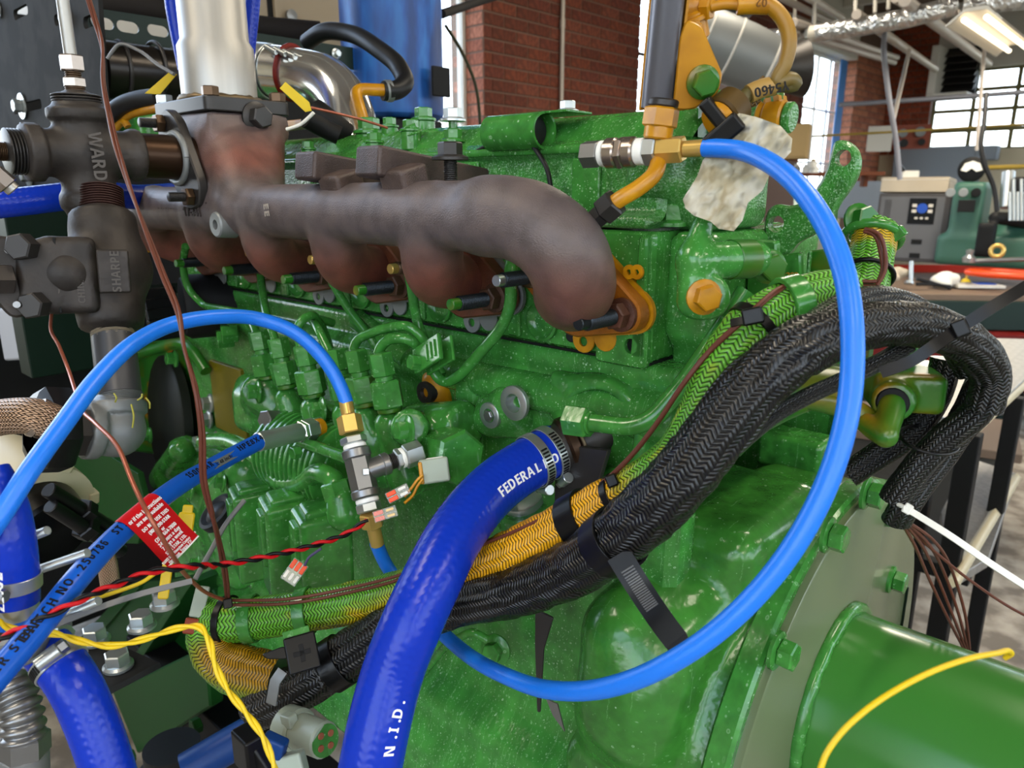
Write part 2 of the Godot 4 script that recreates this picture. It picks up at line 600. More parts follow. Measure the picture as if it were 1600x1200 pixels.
func _ready() -> void:
	# camera
	var th := deg_to_rad(47.5)
	F.basis = Basis(Vector3(sin(th), 0, cos(th)), Vector3.UP, Vector3(-cos(th), 0, sin(th)))
	F.origin = eye + ray(1010, 560) * 0.8
	Fi = F.inverse()
	var cam := Camera3D.new()
	cam.name = "camera"
	cam.position = eye
	cam.rotation_degrees = Vector3(-PITCH, 0, 0)
	cam.near = 0.05
	cam.far = 80.0
	var lens := CameraAttributesPhysical.new()
	lens.frustum_focal_length = 12.0 / (600.0 / FOCAL)
	lens.frustum_focus_distance = 0.84
	lens.frustum_near = 0.05
	lens.frustum_far = 80.0
	lens.exposure_aperture = 7.0
	cam.attributes = lens
	add_child(cam)
	cam.current = true
	# daylight outside the windows
	var env := Environment.new()
	env.background_mode = Environment.BG_SKY
	var sky := Sky.new()
	var sm := ProceduralSkyMaterial.new()
	sm.sky_top_color = Color(0.72, 0.82, 0.95)
	sm.sky_horizon_color = Color(0.96, 0.98, 0.97)
	sm.ground_horizon_color = Color(0.74, 0.78, 0.66)
	sm.ground_bottom_color = Color(0.5, 0.52, 0.46)
	sm.sky_energy_multiplier = 2.6
	sm.ground_energy_multiplier = 1.5
	sky.sky_material = sm
	env.sky = sky
	env.tonemap_mode = Environment.TONE_MAPPER_LINEAR
	env.tonemap_exposure = 0.98
	env.sdfgi_enabled = true
	env.ssao_enabled = true
	env.ssil_enabled = true
	var we := WorldEnvironment.new()
	we.name = "world"
	we.environment = env
	add_child(we)
	materials()
	room()
	workshop()
	engine_castings()
	manifold()
	engine_details()
	injection()
	rear_brackets()
	exhaust_sampling()
	front_end()
	hoses()
	wiring()
	settle()

func materials() -> void:
	var g := mat("green_paint", Color.WHITE, 0.2)
	g.albedo_texture = paint_image(Color(0.225, 0.49, 0.20), 640, 1700, 60, 3, Color(0.80, 0.90, 0.78))
	tri(g, 4.0)
	rough_skin(g, 5, 0.10, 0.05)
	var d := mat("green_paint_spotted", Color.WHITE, 0.28)
	d.albedo_texture = paint_image(Color(0.215, 0.475, 0.19), 512, 6000, 14, 9)
	tri(d, 6.0)
	rough_skin(d, 6, 0.2, 0.08)
	var c := mat("green_paint_clean", Color.WHITE, 0.2)
	c.albedo_texture = paint_image(Color(0.215, 0.475, 0.19), 256, 160, 3, 4)
	tri(c, 6.0)
	rough_skin(c, 7, 0.06, 0.02)
	var hg := mat("housing_green", Color.WHITE, 0.2)
	hg.albedo_texture = paint_image(Color(0.205, 0.44, 0.16), 512, 200, 22, 17)
	tri(hg, 4.0)
	rough_skin(hg, 7, 0.10, 0.035)
	var y := mat("ochre_paint", Color.WHITE, 0.35)
	y.albedo_texture = noise_tex(12, 0.02, 256, [[0.3, 0.7], [Color(0.66, 0.44, 0.03), Color(0.76, 0.53, 0.05)]])
	tri(y, 6.0)
	var gy := mat("green_ochre_paint", Color.WHITE, 0.3)
	gy.albedo_texture = noise_tex(13, 0.006, 256, [[0.45, 0.62, 0.8], [Color(0.14, 0.40, 0.11), Color(0.30, 0.40, 0.08), Color(0.62, 0.42, 0.04)]])
	tri(gy, 5.0)
	var r := mat("rusty_iron", Color.WHITE, 0.5, 0.15)
	r.albedo_texture = noise_tex(21, 0.012, 512, [[0.2, 0.45, 0.7], [Color(0.80, 0.78, 0.77), Color(0.92, 0.90, 0.90), Color(1, 0.97, 0.95)]], false, 5)
	tri(r, 4.0)
	rough_skin(r, 22, 0.28, 0.07, 512)
	var ci := mat("black_iron", Color(0.25, 0.225, 0.21), 0.55, 0.35)
	ci.albedo_texture = noise_tex(31, 0.012, 256, [[0.3, 0.7], [Color(0.72, 0.72, 0.72), Color(1, 1, 1)]])
	tri(ci, 5.0)
	rough_skin(ci, 32, 0.1, 0.04)
	var dark := mat("dark_plate", Color(0.17, 0.168, 0.166), 0.8, 0.0)
	dark.metallic_specular = 0.2
	dark.albedo_texture = noise_tex(35, 0.008, 256, [[0.35, 0.6, 0.75], [Color(0.8, 0.8, 0.8), Color(1, 1, 1), Color(1.0, 1.0, 1.0)]], false, 5)
	tri(dark, 3.0)
	var st := mat("stainless", Color(0.70, 0.69, 0.67), 0.46, 0.85)
	st.albedo_texture = noise_tex(41, 0.01, 256, [[0.3, 0.7], [Color(0.93, 0.93, 0.93), Color(1, 1, 1)]])
	tri(st, 4.0)
	st.uv1_scale = Vector3(14, 0.8, 14)
	mat("chrome", Color(0.92, 0.92, 0.91), 0.16, 0.92)
	mat("zinc", Color(0.72, 0.74, 0.74), 0.32, 0.85)
	mat("galvanised", Color(0.50, 0.51, 0.51), 0.5, 0.5)
	mat("steel", Color(0.52, 0.52, 0.52), 0.35, 0.85)
	mat("dark_steel", Color(0.23, 0.22, 0.215), 0.42, 0.6)
	mat("lagging", Color(0.12, 0.105, 0.10), 0.8)
	mat("burnt_steel", Color(0.24, 0.17, 0.12), 0.35, 0.8)
	mat("black_oxide", Color(0.09, 0.09, 0.095), 0.4, 0.5)
	mat("deep_green", Color(0.06, 0.25, 0.07), 0.45)
	mat("blue_jacket", Color(0.07, 0.32, 0.70), 0.32)
	mat("weld", Color(0.42, 0.36, 0.27), 0.45, 0.8)
	mat("stud_steel", Color(0.16, 0.18, 0.20), 0.35, 0.7)
	mat("brass", Color(0.80, 0.66, 0.36), 0.3, 0.6)
	mat("bronze", Color(0.36, 0.28, 0.21), 0.38, 0.8)
	mat("nickel", Color(0.64, 0.59, 0.55), 0.25, 0.85)
	mat("white_tape", Color(0.92, 0.92, 0.90), 0.6)
	var bl := mat("blue_rubber", Color(0.09, 0.45, 0.88), 0.36)
	rough_skin(tri(bl, 8.0), 51, 0.12, 0.015)
	var si := mat("blue_silicone", Color(0.06, 0.19, 0.66), 0.24)
	si.uv1_scale = Vector3(16, 130, 1)
	si.heightmap_enabled = true
	si.heightmap_texture = ripple_image()
	si.heightmap_scale = 0.02
	mat("black_plastic", Color(0.045, 0.045, 0.05), 0.32)
	mat("black_rubber", Color(0.09, 0.09, 0.095), 0.45)
	mat("matt_black", Color(0.035, 0.035, 0.038), 0.6)
	mat("grey_plastic", Color(0.58, 0.62, 0.56), 0.4)
	mat("white_plastic", Color(0.88, 0.87, 0.83), 0.45)
	mat("cream_metal", Color(0.80, 0.75, 0.62), 0.4)
	mat("yellow", Color(0.85, 0.72, 0.03), 0.42)
	mat("red_wire", Color(0.72, 0.06, 0.09), 0.4)
	mat("brown_wire", Color(0.36, 0.19, 0.14), 0.38)
	mat("copper", Color(0.62, 0.34, 0.25), 0.35, 0.4)
	mat("grey_wire", Color(0.42, 0.42, 0.42), 0.45)
	mat("red_tag", Color(0.74, 0.05, 0.09), 0.4)
	mat("orange", Color(0.88, 0.27, 0.05), 0.4)
	mat("dark_green_steel", Color(0.045, 0.12, 0.085), 0.4, 0.1)
	mat("white_print", Color(0.93, 0.93, 0.93), 0.6)
	mat("black_print", Color(0.05, 0.05, 0.06), 0.6)
	var cl := mat("clear_plastic", Color(0.9, 0.92, 0.92, 0.12), 0.22)
	cl.transparency = BaseMaterial3D.TRANSPARENCY_ALPHA
	var gl := mat("window_glass", Color(0.93, 0.97, 0.96, 0.12), 0.03)
	gl.transparency = BaseMaterial3D.TRANSPARENCY_ALPHA
	var ta := mat("masking_tape", Color.WHITE, 0.7)
	ta.albedo_texture = noise_tex(61, 0.02, 256, [[0.3, 0.5, 0.7], [Color(0.62, 0.57, 0.45), Color(0.74, 0.71, 0.62), Color(0.78, 0.76, 0.70)]])
	tri(ta, 6.0)
	braid("black_braid", Color(0.008, 0.008, 0.009), Color(0.06, 0.06, 0.062), 0.3, 6, 62, 0.3)
	braid("coloured_braid", Color(0.20, 0.23, 0.17), Color(1, 1, 1), 0.12, 6, 62, 0.3)
	braid("steel_braid", Color(0.12, 0.09, 0.07), Color(0.70, 0.58, 0.48), 0.1, 12, 60, 0.35).metallic = 0.8
	var br := mat("brick_face", Color.WHITE, 0.85)
	br.albedo_texture = noise_tex(71, 0.03, 256, [[0.3, 0.7], [Color(0.82, 0.82, 0.82), Color(1, 1, 1)]])
	tri(br, 3.0)
	mat("mortar", Color(0.42, 0.33, 0.28), 0.9)
	mat("cream_wall", Color(0.74, 0.70, 0.60), 0.8)
	mat("ceiling_boards", Color(0.42, 0.36, 0.31), 0.85)
	mat("white_steel", Color(0.80, 0.78, 0.74), 0.5)
	mat("pale_conduit", Color(0.70, 0.66, 0.62), 0.45, 0.3)
	var fo := mat("foil", Color(0.80, 0.80, 0.80), 0.28, 0.9)
	rough_skin(tri(fo, 1.2), 81, 0.05, 3.0)
	var cf := mat("concrete", Color.WHITE, 0.75)
	cf.albedo_texture = noise_tex(91, 0.01, 512, [[0.25, 0.5, 0.75], [Color(0.46, 0.42, 0.37), Color(0.60, 0.56, 0.50), Color(0.68, 0.64, 0.58)]], false, 5)
	tri(cf, 1.0)
	var bt := mat("blue_tank", Color.WHITE, 0.45)
	bt.albedo_texture = noise_tex(95, 0.01, 256, [[0.3, 0.6, 0.8], [Color(0.03, 0.20, 0.44), Color(0.07, 0.33, 0.64), Color(0.14, 0.42, 0.72)]], false, 4)
	tri(bt, 2.0)
	bt.uv1_scale = Vector3(5, 1.2, 5)

func ripple_image() -> ImageTexture:  # the wrapped cloth that shows through the silicone as rows of small ticks
	var s := 64
	var a := Image.create(s, s, false, Image.FORMAT_RGBA8)
	for y in s:
		for x in s:
			var v := 0.5 + 0.5 * sin(TAU * (y / 64.0) + 0.8 * sin(TAU * x / 64.0))
			v *= 0.6 + 0.4 * sin(TAU * x / 64.0)
			a.set_pixel(x, y, Color(v, v, v))
	return ImageTexture.create_from_image(a)

# ---- the workshop shell
func wall_piece(to: Node, called: String, lo: Vector3, hi: Vector3, m: Material) -> void:
	part(to, called, abox(MB.new(), lo, hi, 0.004), m)
func brick_run(to: Node3D, axis: String, at: float, a0: float, a1: float, v0: float, v1: float, tone: Array, out: float) -> void:
	# courses of single bricks standing 4 mm proud of the mortar; axis "w": the wall faces +w, "u": it faces +u
	var rng := RandomNumberGenerator.new()
	rng.seed = int(a0 * 100) + 7
	var kinds := []
	for t in tone:
		var b := MB.new()
		b.col = t
		kinds.append(b)
	var course := 0.082
	var bl := 0.245
	for k in kinds: box(k, Transform3D(), Vector3(bl - 0.012, course - 0.012, 0.03), 0.003)
	var meshes := []
	for k in kinds: meshes.append(k.mesh())
	var row := int(v0 / course)
	var y := row * course
	while y < v1:
		var off := bl / 2 if row % 2 else 0.0
		var x := floorf(a0 / bl) * bl - off
		while x < a1:
			var l := maxf(x, a0)
			var r := minf(x + bl, a1)
			if r - l > 0.05:
				var c := (l + r) / 2
				var bas := Basis(Vector3(0, 0, -1), Vector3.UP, Vector3.RIGHT) if axis == "u" else Basis()
				bas = bas * Basis.from_scale(Vector3((r - l) / bl, 1, 1))
				var p := Vector3(at + out, y + course / 2, c) if axis == "u" else Vector3(c, y + course / 2, at + out)
				part(to, "brick", meshes[rng.randi() % meshes.size()], M.brick_face, "", Transform3D(bas, p))
			x += bl
		row += 1
		y += course
func window_grid(called: String, axis: String, at: float, a0: float, a1: float, v0: float, v1: float, na: int, nv: int, bar: Material) -> void:
	var w := setting(called)
	var fr := MB.new()
	var pt := func(a, v, o): return Vector3(at + o, v, a) if axis == "u" else Vector3(a, v, at + o)
	var t := 0.03
	var hb := 0.026 if called == "window_4" else 0.012
	for e in [[a0, v0, a1, v0 + t], [a0, v1 - t, a1, v1], [a0, v0, a0 + t, v1], [a1 - t, v0, a1, v1]]:
		abox(fr, pt.call(e[0], e[1], -0.03), pt.call(e[2], e[3], 0.03), 0.004)
	part(w, "window_frame", fr, bar)
	for i in range(1, na):
		var a := lerpf(a0, a1, float(i) / na)
		part(w, "glazing_bar", abox(MB.new(), pt.call(a - hb, v0 + t, -0.015), pt.call(a + hb, v1 - t, 0.015), 0.003), bar)
	for j in range(1, nv):
		var v := lerpf(v0, v1, float(j) / nv)
		part(w, "glazing_bar", abox(MB.new(), pt.call(a0 + t, v - hb, -0.014), pt.call(a1 - t, v + hb, 0.014), 0.003), bar)
	for i in na:
		for j in nv:
			part(w, "pane", abox(MB.new(), pt.call(lerpf(a0, a1, float(i) / na), lerpf(v0, v1, float(j) / nv), -0.002), pt.call(lerpf(a0, a1, (i + 1.0) / na), lerpf(v0, v1, (j + 1.0) / nv), 0.002), 0.0005), M.window_glass)
func luminaire(u: float, v: float, w: float, seen: bool) -> void:
	var t := thing("strip_light", "fluorescent strip light under the ceiling, the one in view at upper right" if seen else "white fluorescent strip light hanging under the ceiling behind the camera", "ceiling light", "" if seen else "strip lights out of view")
	var h := MB.new()
	prism(h, [Vector2(-0.13, 0), Vector2(-0.05, 0.07), Vector2(0.05, 0.07), Vector2(0.13, 0), Vector2(0.12, -0.004), Vector2(0.05, 0.055), Vector2(-0.05, 0.055), Vector2(-0.12, -0.004)], Transform3D(Basis(), Vector3(u, v, w - 0.62)), 1.24, 0.0)
	part(t, "reflector", h, M.white_steel)
	var em := mat("tube_glow", Color(1, 0.97, 0.9), 0.4)
	em.emission_enabled = true
	em.emission = Color(1, 0.93, 0.8)
	em.emission_energy_multiplier = 3.0
	for s in [-0.05, 0.05]:
		part(t, "lamp_tube", rod(MB.new(), Vector3(u + s, v + 0.02, w - 0.6), Vector3(u + s, v + 0.02, w + 0.6), 0.014, 10), em)
	var l := AreaLight3D.new()
	l.name = numbered("strip_light_beam")
	l.area_size = Vector2(0.2, 1.2)
	l.light_color = Color(1, 0.95, 0.86)
	l.light_energy = 3.2
	l.shadow_enabled = true
	l.area_range = 14.0
	add_child(l)
	l.transform = F * Transform3D(Basis(Vector3.RIGHT, Vector3(0, 0, -1), Vector3.UP), Vector3(u, v - 0.01, w))
func room() -> void:
	var fl := -1.372
	var ce := 2.5
	var f := setting("floor")
	wall_piece(f, "slab", Vector3(-3.7, fl - 0.2, -12), Vector3(6, fl, 3.9), M.concrete)
	var c := setting("ceiling")
	wall_piece(c, "roof_deck", Vector3(-3.7, ce, -12), Vector3(6, ce + 0.2, 3.9), M.ceiling_boards)
	for i in 9:
		wall_piece(c, "purlin", Vector3(-3.3, ce - 0.16, -11 + i * 1.5), Vector3(5.8, ce, -10.92 + i * 1.5), M.white_steel)
	var red := [Color(0.42, 0.20, 0.135), Color(0.46, 0.225, 0.15), Color(0.39, 0.185, 0.13), Color(0.47, 0.25, 0.175)]
	# left wall (carries the windows that run away to the right)
	var wl := setting("wall_left")
	var wA := pu(757, 180, -3.3).z
	var wB0 := pu(995, 180, -3.3).z
	var wB1 := pu(1140, 140, -3.3).z
	var wC0 := pu(1254, 180, -3.3).z
	var wC1 := pu(1332, 180, -3.3).z
	var head_v := pu(1266, 66, -3.3).y
	for p in [[wA, wB0], [wB1, wC0], [wC1, -11.9]]:
		wall_piece(wl, "pier", Vector3(-3.62, fl, p[1]), Vector3(-3.304, ce, p[0]), M.mortar)
	wall_piece(wl, "apron", Vector3(-3.6, fl, -11.5), Vector3(-3.31, -0.15, 3.9), M.cream_wall)
	wall_piece(wl, "lintel", Vector3(-3.6, head_v, -11.5), Vector3(-3.31, ce, wB0), M.white_steel)
	wall_piece(wl, "lintel", Vector3(-3.6, 2.2, wB0), Vector3(-3.31, ce, 3.9), M.white_steel)
	wall_piece(wl, "pier", Vector3(-3.6, fl, 2.0), Vector3(-3.31, ce, 3.9), M.mortar)
	brick_run(wl, "u", -3.3, wB0, wA, 0.25, 2.0, red, -0.012)
	brick_run(wl, "w", wA, -3.6, -3.3, 0.25, 2.0, [Color(0.66, 0.40, 0.30), Color(0.62, 0.36, 0.27), Color(0.70, 0.44, 0.34)], -0.012)
	brick_run(wl, "u", -3.3, wC0, wB1, 0.5, 2.2, red, -0.012)
	brick_run(wl, "u", -3.3, -11.5, wC1, 0.2, 1.9, [Color(0.68, 0.42, 0.31), Color(0.62, 0.37, 0.27), Color(0.72, 0.45, 0.33)], -0.012)
	brick_run(wl, "w", wC1, -3.6, -3.3, 0.2, 1.9, [Color(0.74, 0.48, 0.36), Color(0.70, 0.44, 0.33)], -0.012)
	window_grid("window_1", "u", -3.5, wA, wA + 2.6, -0.15, 2.2, 4, 3, M.white_steel)
	window_grid("window_2", "u", -3.5, wB1, wB0, -0.15, head_v, 3, 4, M.dark_steel)
	window_grid("window_3", "u", -3.5, wC1, wC0, -0.15, head_v, 4, 3, M.white_steel)
	# far wall
	var wf := -11.5
	var wr := setting("wall_far")
	var uS := pw(1452, 180, wf).x
	var sill := pw(1500, 234, wf).y
	var vt := pw(1560, 103, wf).y
	wall_piece(wr, "apron", Vector3(-3.3, fl, wf - 0.3), Vector3(6, sill, wf), M.cream_wall)
	wall_piece(wr, "pier", Vector3(-3.3, sill, wf - 0.3), Vector3(uS, ce, wf - 0.004), M.mortar)
	wall_piece(wr, "lintel", Vector3(uS, vt, wf - 0.3), Vector3(6, ce, wf), M.white_steel)
	brick_run(wr, "w", wf, -3.3, uS, sill, ce, [Color(0.60, 0.28, 0.17), Color(0.54, 0.25, 0.15), Color(0.64, 0.31, 0.2)], -0.012)
	window_grid("window_4", "w", wf - 0.15, uS, uS + 4.5, sill, vt, 9, 4, mat("window_bars", Color(0.40, 0.37, 0.20), 0.6))
	# the sides behind the camera
	var wb := setting("wall_back")
	wall_piece(wb, "apron", Vector3(-3.6, fl, 3.6), Vector3(6, -0.5, 3.9), M.cream_wall)
	wall_piece(wb, "lintel", Vector3(-3.6, 2.2, 3.6), Vector3(6, ce, 3.9), M.cream_wall)
	for k in 4: wall_piece(wb, "pier", Vector3(-3.6 + k * 3.06, fl, 3.6), Vector3(-3.2 + k * 3.06, ce, 3.9), M.mortar)
	wall_piece(wb, "solid_bay", Vector3(-3.3, -0.5, 3.62), Vector3(-0.5, 2.2, 3.88), M.cream_wall)
	for k in [1, 2]: window_grid("window_%d" % (4 + k), "w", 3.75, -3.2 + k * 3.06, -0.54 + k * 3.06, -0.5, 2.2, 4, 4, M.white_steel)
	var wg := setting("wall_right")
	wall_piece(wg, "apron", Vector3(5.7, fl, -12), Vector3(6, 0.0, 3.9), M.cream_wall)
	wall_piece(wg, "lintel", Vector3(5.7, 2.1, -12), Vector3(6, ce, 3.9), M.cream_wall)
	for k in 5: wall_piece(wg, "pier", Vector3(5.7, fl, -12 + k * 3.85), Vector3(6, ce, -11.6 + k * 3.85), M.mortar)
	for k in 4: window_grid("window_%d" % (7 + k), "u", 5.85, -11.6 + k * 3.85, -8.15 + k * 3.85, 0.0, 2.1, 5, 4, M.white_steel)
	luminaire(pd(1560, 62, 4.2).x, pd(1560, 62, 4.2).y, pd(1560, 62, 4.2).z, true)
	for p in [[-1.6, -3.5], [-1.2, 1.5], [0.6, -1.2], [1.2, 2.2], [2.6, 0.4], [3.2, -4.0], [0.2, -7.5], [3.6, 2.6]]: luminaire(p[0], 2.1, p[1], false)
# ---- the engine: castings
func along(prof: Array, u0: float, u1: float, m: MB, b := 0.003) -> MB:  # a (w, v) section drawn out along the crank axis
	return prism(m, prof, Transform3D(Basis(Vector3(0, 0, 1), Vector3.UP, Vector3.LEFT), Vector3(u1, 0, 0)), u1 - u0, b)
const OUT := Vector3(0, 0, 1)
const REAR := Vector3(1, 0, 0)
const PORTS := [-0.073, -0.256, -0.435, -0.612, -0.79, -0.968]
func bolts(to: Node, at: Array, dir: Vector3, r: float, m: Material, flange := 1.45, called := "bolt") -> void:
	var proto := bolt(MB.new(), Vector3.ZERO, Vector3(0, 0, 1), r, flange).mesh()
	for i in at.size(): part(to, called, proto, m, "", frame(at[i], dir, Vector3.UP if absf(dir.y) < 0.9 else Vector3.RIGHT).rotated_local(Vector3(0, 0, 1), i * 0.37))
func engine_castings() -> void:
	var V2 := func(a): return PackedVector2Array(a)
	# rocker cover
	var rc := thing("rocker_cover", "long green rocker cover along the top of the engine, spotted with white", "engine cover")
	var wall := [Vector2(0.002, 0.137), Vector2(0.002, 0.15), Vector2(-0.018, 0.154), Vector2(-0.02, 0.212), Vector2(-0.012, 0.217), Vector2(-0.2, 0.22), Vector2(-0.21, 0.137)]
	part(rc, "side_wall", along(rounded(wall, 0.006), -1.1, 0.0, MB.new(), 0.008), M.green_paint_spotted, "wrinkled green side wall covered with white spots")
	var top := [Vector2(-0.010, 0.2165), Vector2(-0.010, 0.225), Vector2(-0.03, 0.232), Vector2(-0.058, 0.256), Vector2(-0.075, 0.263), Vector2(-0.19, 0.263), Vector2(-0.21, 0.218)]
	part(rc, "top_shell", along(rounded(top, 0.006), -1.1, 0.012, MB.new(), 0.014), M.green_paint)
	for x in [-0.1, -0.29, -0.48, -0.67]:
		part(rc, "rib", abox(MB.new(), Vector3(x - 0.02, 0.15, -0.02), Vector3(x + 0.02, 0.212, -0.014), 0.004), M.green_paint)
	part(rc, "end_boss", cast(MB.new(), [["b", Vector3(0.02, 0.18, -0.1), Vector3(0.035, 0.045, 0.06), 0.015, Basis(), 0.01], ["b", Vector3(-0.02, 0.2, -0.06), Vector3(0.03, 0.035, 0.05), 0.02, Basis(), 0.02]], 0.006), M.green_paint_spotted)
	bolts(rc, [pw(645, 208, -0.035), pw(432, 238, -0.03)], Vector3(0, 0.9, 0.4), 0.009, M.green_paint)
	var cap := [[642, 212, -0.035, 0.011], [585, 230, -0.012, 0.010], [482, 240, -0.012, 0.009], [662, 195, -0.09, 0.013], [577, 215, -0.08, 0.017], [609, 205, -0.08, 0.010]]
	for c in cap:
		var p := pw(c[0], c[1], c[2])
		var b := MB.new()
		rod(b, p - Vector3(0, 0.02, 0), p + Vector3(0, 0.006, 0), c[3] * 1.3, 16)
		bolt(b, p + Vector3(0, 0.006, 0), Vector3.UP, c[3])
		part(rc, "cover_bolt", b, M.green_paint_clean)
	var p0 := pw(708, 222, -0.03)
	var b0 := MB.new()
	bolt(b0, p0, Vector3.UP, 0.012)
	rod(b0, p0, p0 + Vector3(0, 0.028, 0), 0.006)
	part(rc, "stud", b0, M.green_paint_clean)
	part(rc, "stud_nut", bolt(MB.new(), p0 + Vector3(0, 0.026, 0), Vector3.UP, 0.012), M.zinc, "bright nut with green overspray")
	# clip that holds a loop of cable
	var cl := thing("cable_clip", "green bent sheet clip over a black cable end on the rocker cover", "bracket")
	var c0 := pw(812, 205, 0.0)
	var arc := []
	for k in 25: arc.append(Vector2.from_angle(PI * 0.5 - TAU * 0.93 * k / 24) * 0.021)
	var pl := []
	for q in arc: pl.append(q)
	arc.reverse()
	for q in arc: pl.append(q * 0.86)
	part(cl, "curl", prism(MB.new(), pl, Transform3D(Basis(Vector3(0, 0, 1), Vector3.UP, Vector3.LEFT), c0 + Vector3(0.03, 0, -0.01)), 0.085, 0.0), M.green_paint_clean)
	part(cl, "tongue", abox(MB.new(), c0 + Vector3(-0.03, 0.0185, -0.06), c0 + Vector3(0.06, 0.0215, -0.012), 0.001), M.green_paint_clean)
	part(cl, "rubber_core", rod(MB.new(), c0 + Vector3(-0.04, 0, -0.01), c0 + Vector3(0.02, 0, -0.01), 0.0165, 18), M.black_rubber)
	part(cl, "clip_bolt", bolt(MB.new(), c0 + Vector3(0.035, 0.022, -0.045), Vector3.UP, 0.009), M.zinc)
	# cylinder head
	var hd := thing("cylinder_head", "green cast cylinder head behind the exhaust manifold", "cylinder head")
	var face := [Vector2(-1.12, -0.004), Vector2(0.004, -0.006), Vector2(0.004, 0.135), Vector2(-1.12, 0.135)]
	part(hd, "head_casting", prism(MB.new(), rounded(face, 0.006), Transform3D(Basis(), Vector3(0, 0, -0.32)), 0.32, 0.004), M.green_paint)
	part(hd, "rear_end", cast(MB.new(), [["b", Vector3(0.03, 0.075, -0.17), Vector3(0.03, 0.06, 0.145), 0.015, Basis(), 0.0], ["b", Vector3(0.035, 0.0, -0.2), Vector3(0.035, 0.05, 0.16), 0.02, Basis(), 0.02], ["b-", Vector3(0.02, 0.085, -0.012), Vector3(0.012, 0.04, 0.02), 0.008, Basis(), 0.006]], 0.006), M.green_paint)
	part(hd, "lower_tab", prism(MB.new(), rounded([Vector2(-0.065, -0.012), Vector2(0.003, -0.012), Vector2(0.003, 0.035), Vector2(-0.065, 0.035)], 0.008), Transform3D(Basis(), Vector3(0, 0, -0.01)), 0.016, 0.002, [circle(Vector2(-0.017, 0.012), 0.0085)]), M.green_paint)
	part(hd, "tab_hole", rod(MB.new(), Vector3(-0.017, 0.012, -0.004), Vector3(-0.017, 0.012, 0.0012), 0.0085), M.matt_black, "dark threaded hole")
	part(hd, "tab_hole", rod(MB.new(), pw(894, 525, -0.01), pw(894, 525, 0.0015), 0.0075), M.matt_black, "dark threaded hole")
	for i in 6:
		var u: float = PORTS[i]
		part(hd, "port_boss", cast(MB.new(), [["d", Vector3(u - 0.012, 0.062, -0.03), Vector3(u - 0.012, 0.062, 0.006), 0.052, 0.01, 0.012], ["b", Vector3(u, 0.06, -0.012), Vector3(0.075, 0.045, 0.012), 0.008, Basis(), 0.012]], 0.005 if i < 3 else 0.008), M.green_paint)
		var q := Vector3(u - 0.073, 0.024, 0.001)
		part(hd, "core_plug", lathe(MB.new(), q, OUT, [[0, 0.024], [0.005, 0.024], [0.006, 0.021], [0.001, 0.018], [-0.002, 0.012], [-0.002, 0]], 26), M.green_paint_clean)
		part(hd, "rib", prism(MB.new(), rounded([Vector2(u + 0.055, 0.0), Vector2(u + 0.075, 0.0), Vector2(u + 0.07, 0.13), Vector2(u + 0.06, 0.13)], 0.004), Transform3D(Basis(), Vector3(0, 0, -0.002)), 0.008, 0.002), M.green_paint)
		if i: part(hd, "head_bolt", bolt(MB.new(), Vector3(u + 0.1, 0.125, 0.0), Vector3.UP, 0.012), M.green_paint_clean)
	part(hd, "head_bolt", bolt(MB.new(), pw(1046, 353, -0.045), Vector3.UP, 0.017, 1.3), M.green_paint_clean)
	# block
	var bk := thing("engine_block", "green cast engine block below the cylinder head", "engine block")
	var sec := [Vector2(-0.002, -0.008), Vector2(-0.002, -0.03), Vector2(-0.006, -0.042), Vector2(0.012, -0.06), Vector2(0.014, -0.075), Vector2(-0.002, -0.098), Vector2(-0.006, -0.2), Vector2(0.0, -0.5), Vector2(0.02, -0.54), Vector2(0.055, -0.565), Vector2(0.06, -0.60), Vector2(0.085, -0.63), Vector2(0.09, -0.72), Vector2(-0.5, -0.72), Vector2(-0.5, -0.008)]
	part(bk, "block_casting", along(rounded(sec, 0.012), -1.16, 0.045, MB.new(), 0.012), M.green_paint)
	part(bk, "gasket", abox(MB.new(), Vector3(-1.12, -0.0085, -0.3), Vector3(0.004, -0.005, -0.0015), 0.001), M.matt_black)
	var cp := pw(945, 668, 0.0)
	part(bk, "coolant_port", cast(MB.new(), [["d", cp + Vector3(0, 0, -0.03), cp + Vector3(0, 0, 0.014), 0.062, 0.008, 0.02], ["b", pw(900, 622, 0.0), Vector3(0.035, 0.03, 0.012), 0.008, Basis(), 0.02], ["d-", cp + Vector3(0, 0, -0.01), cp + Vector3(0, 0, 0.05), 0.047, 0.002, 0.003]], 0.0045), M.green_paint_clean)
	part(bk, "rear_lug", cast(MB.new(), [["c", Vector3(-0.36, -0.07, -0.006), Vector3(0.02, -0.066, -0.006), 0.024, 0.026, 0.0], ["b", Vector3(0.01, -0.25, -0.035), Vector3(0.035, 0.22, 0.03), 0.02, Basis(), 0.02]], 0.006), M.green_paint)
	# two lifting pads with bright rings
	var pad := MB.new()
	var pa := pw(768, 652, 0.004)
	var pb := pw(800, 632, 0.004)
	cast(pad, [["c", pa, pb, 0.026, 0.030, 0.01], ["b", (pa + pb) / 2 - OUT * 0.02, Vector3(0.045, 0.035, 0.02), 0.01, Basis(), 0.02]], 0.004)
	part(bk, "threaded_pad", pad, M.green_paint)
	for q in [[pw(765, 649, 0.033), 0.017], [pw(803, 630, 0.034), 0.022]]:
		part(bk, "bright_ring", lathe(MB.new(), q[0] - OUT * 0.004, OUT, [[0, q[1]], [0.005, q[1]], [0.006, q[1] * 0.9], [0.006, q[1] * 0.55], [-0.012, q[1] * 0.5], [-0.012, 0]], 24), M.zinc, "bare metal ring")
	part(bk, "plug_screw", hexa(MB.new(), pw(765, 649, 0.036), OUT, 0.007, 0.005), M.steel)
	var op := pw(686, 608, 0.0)
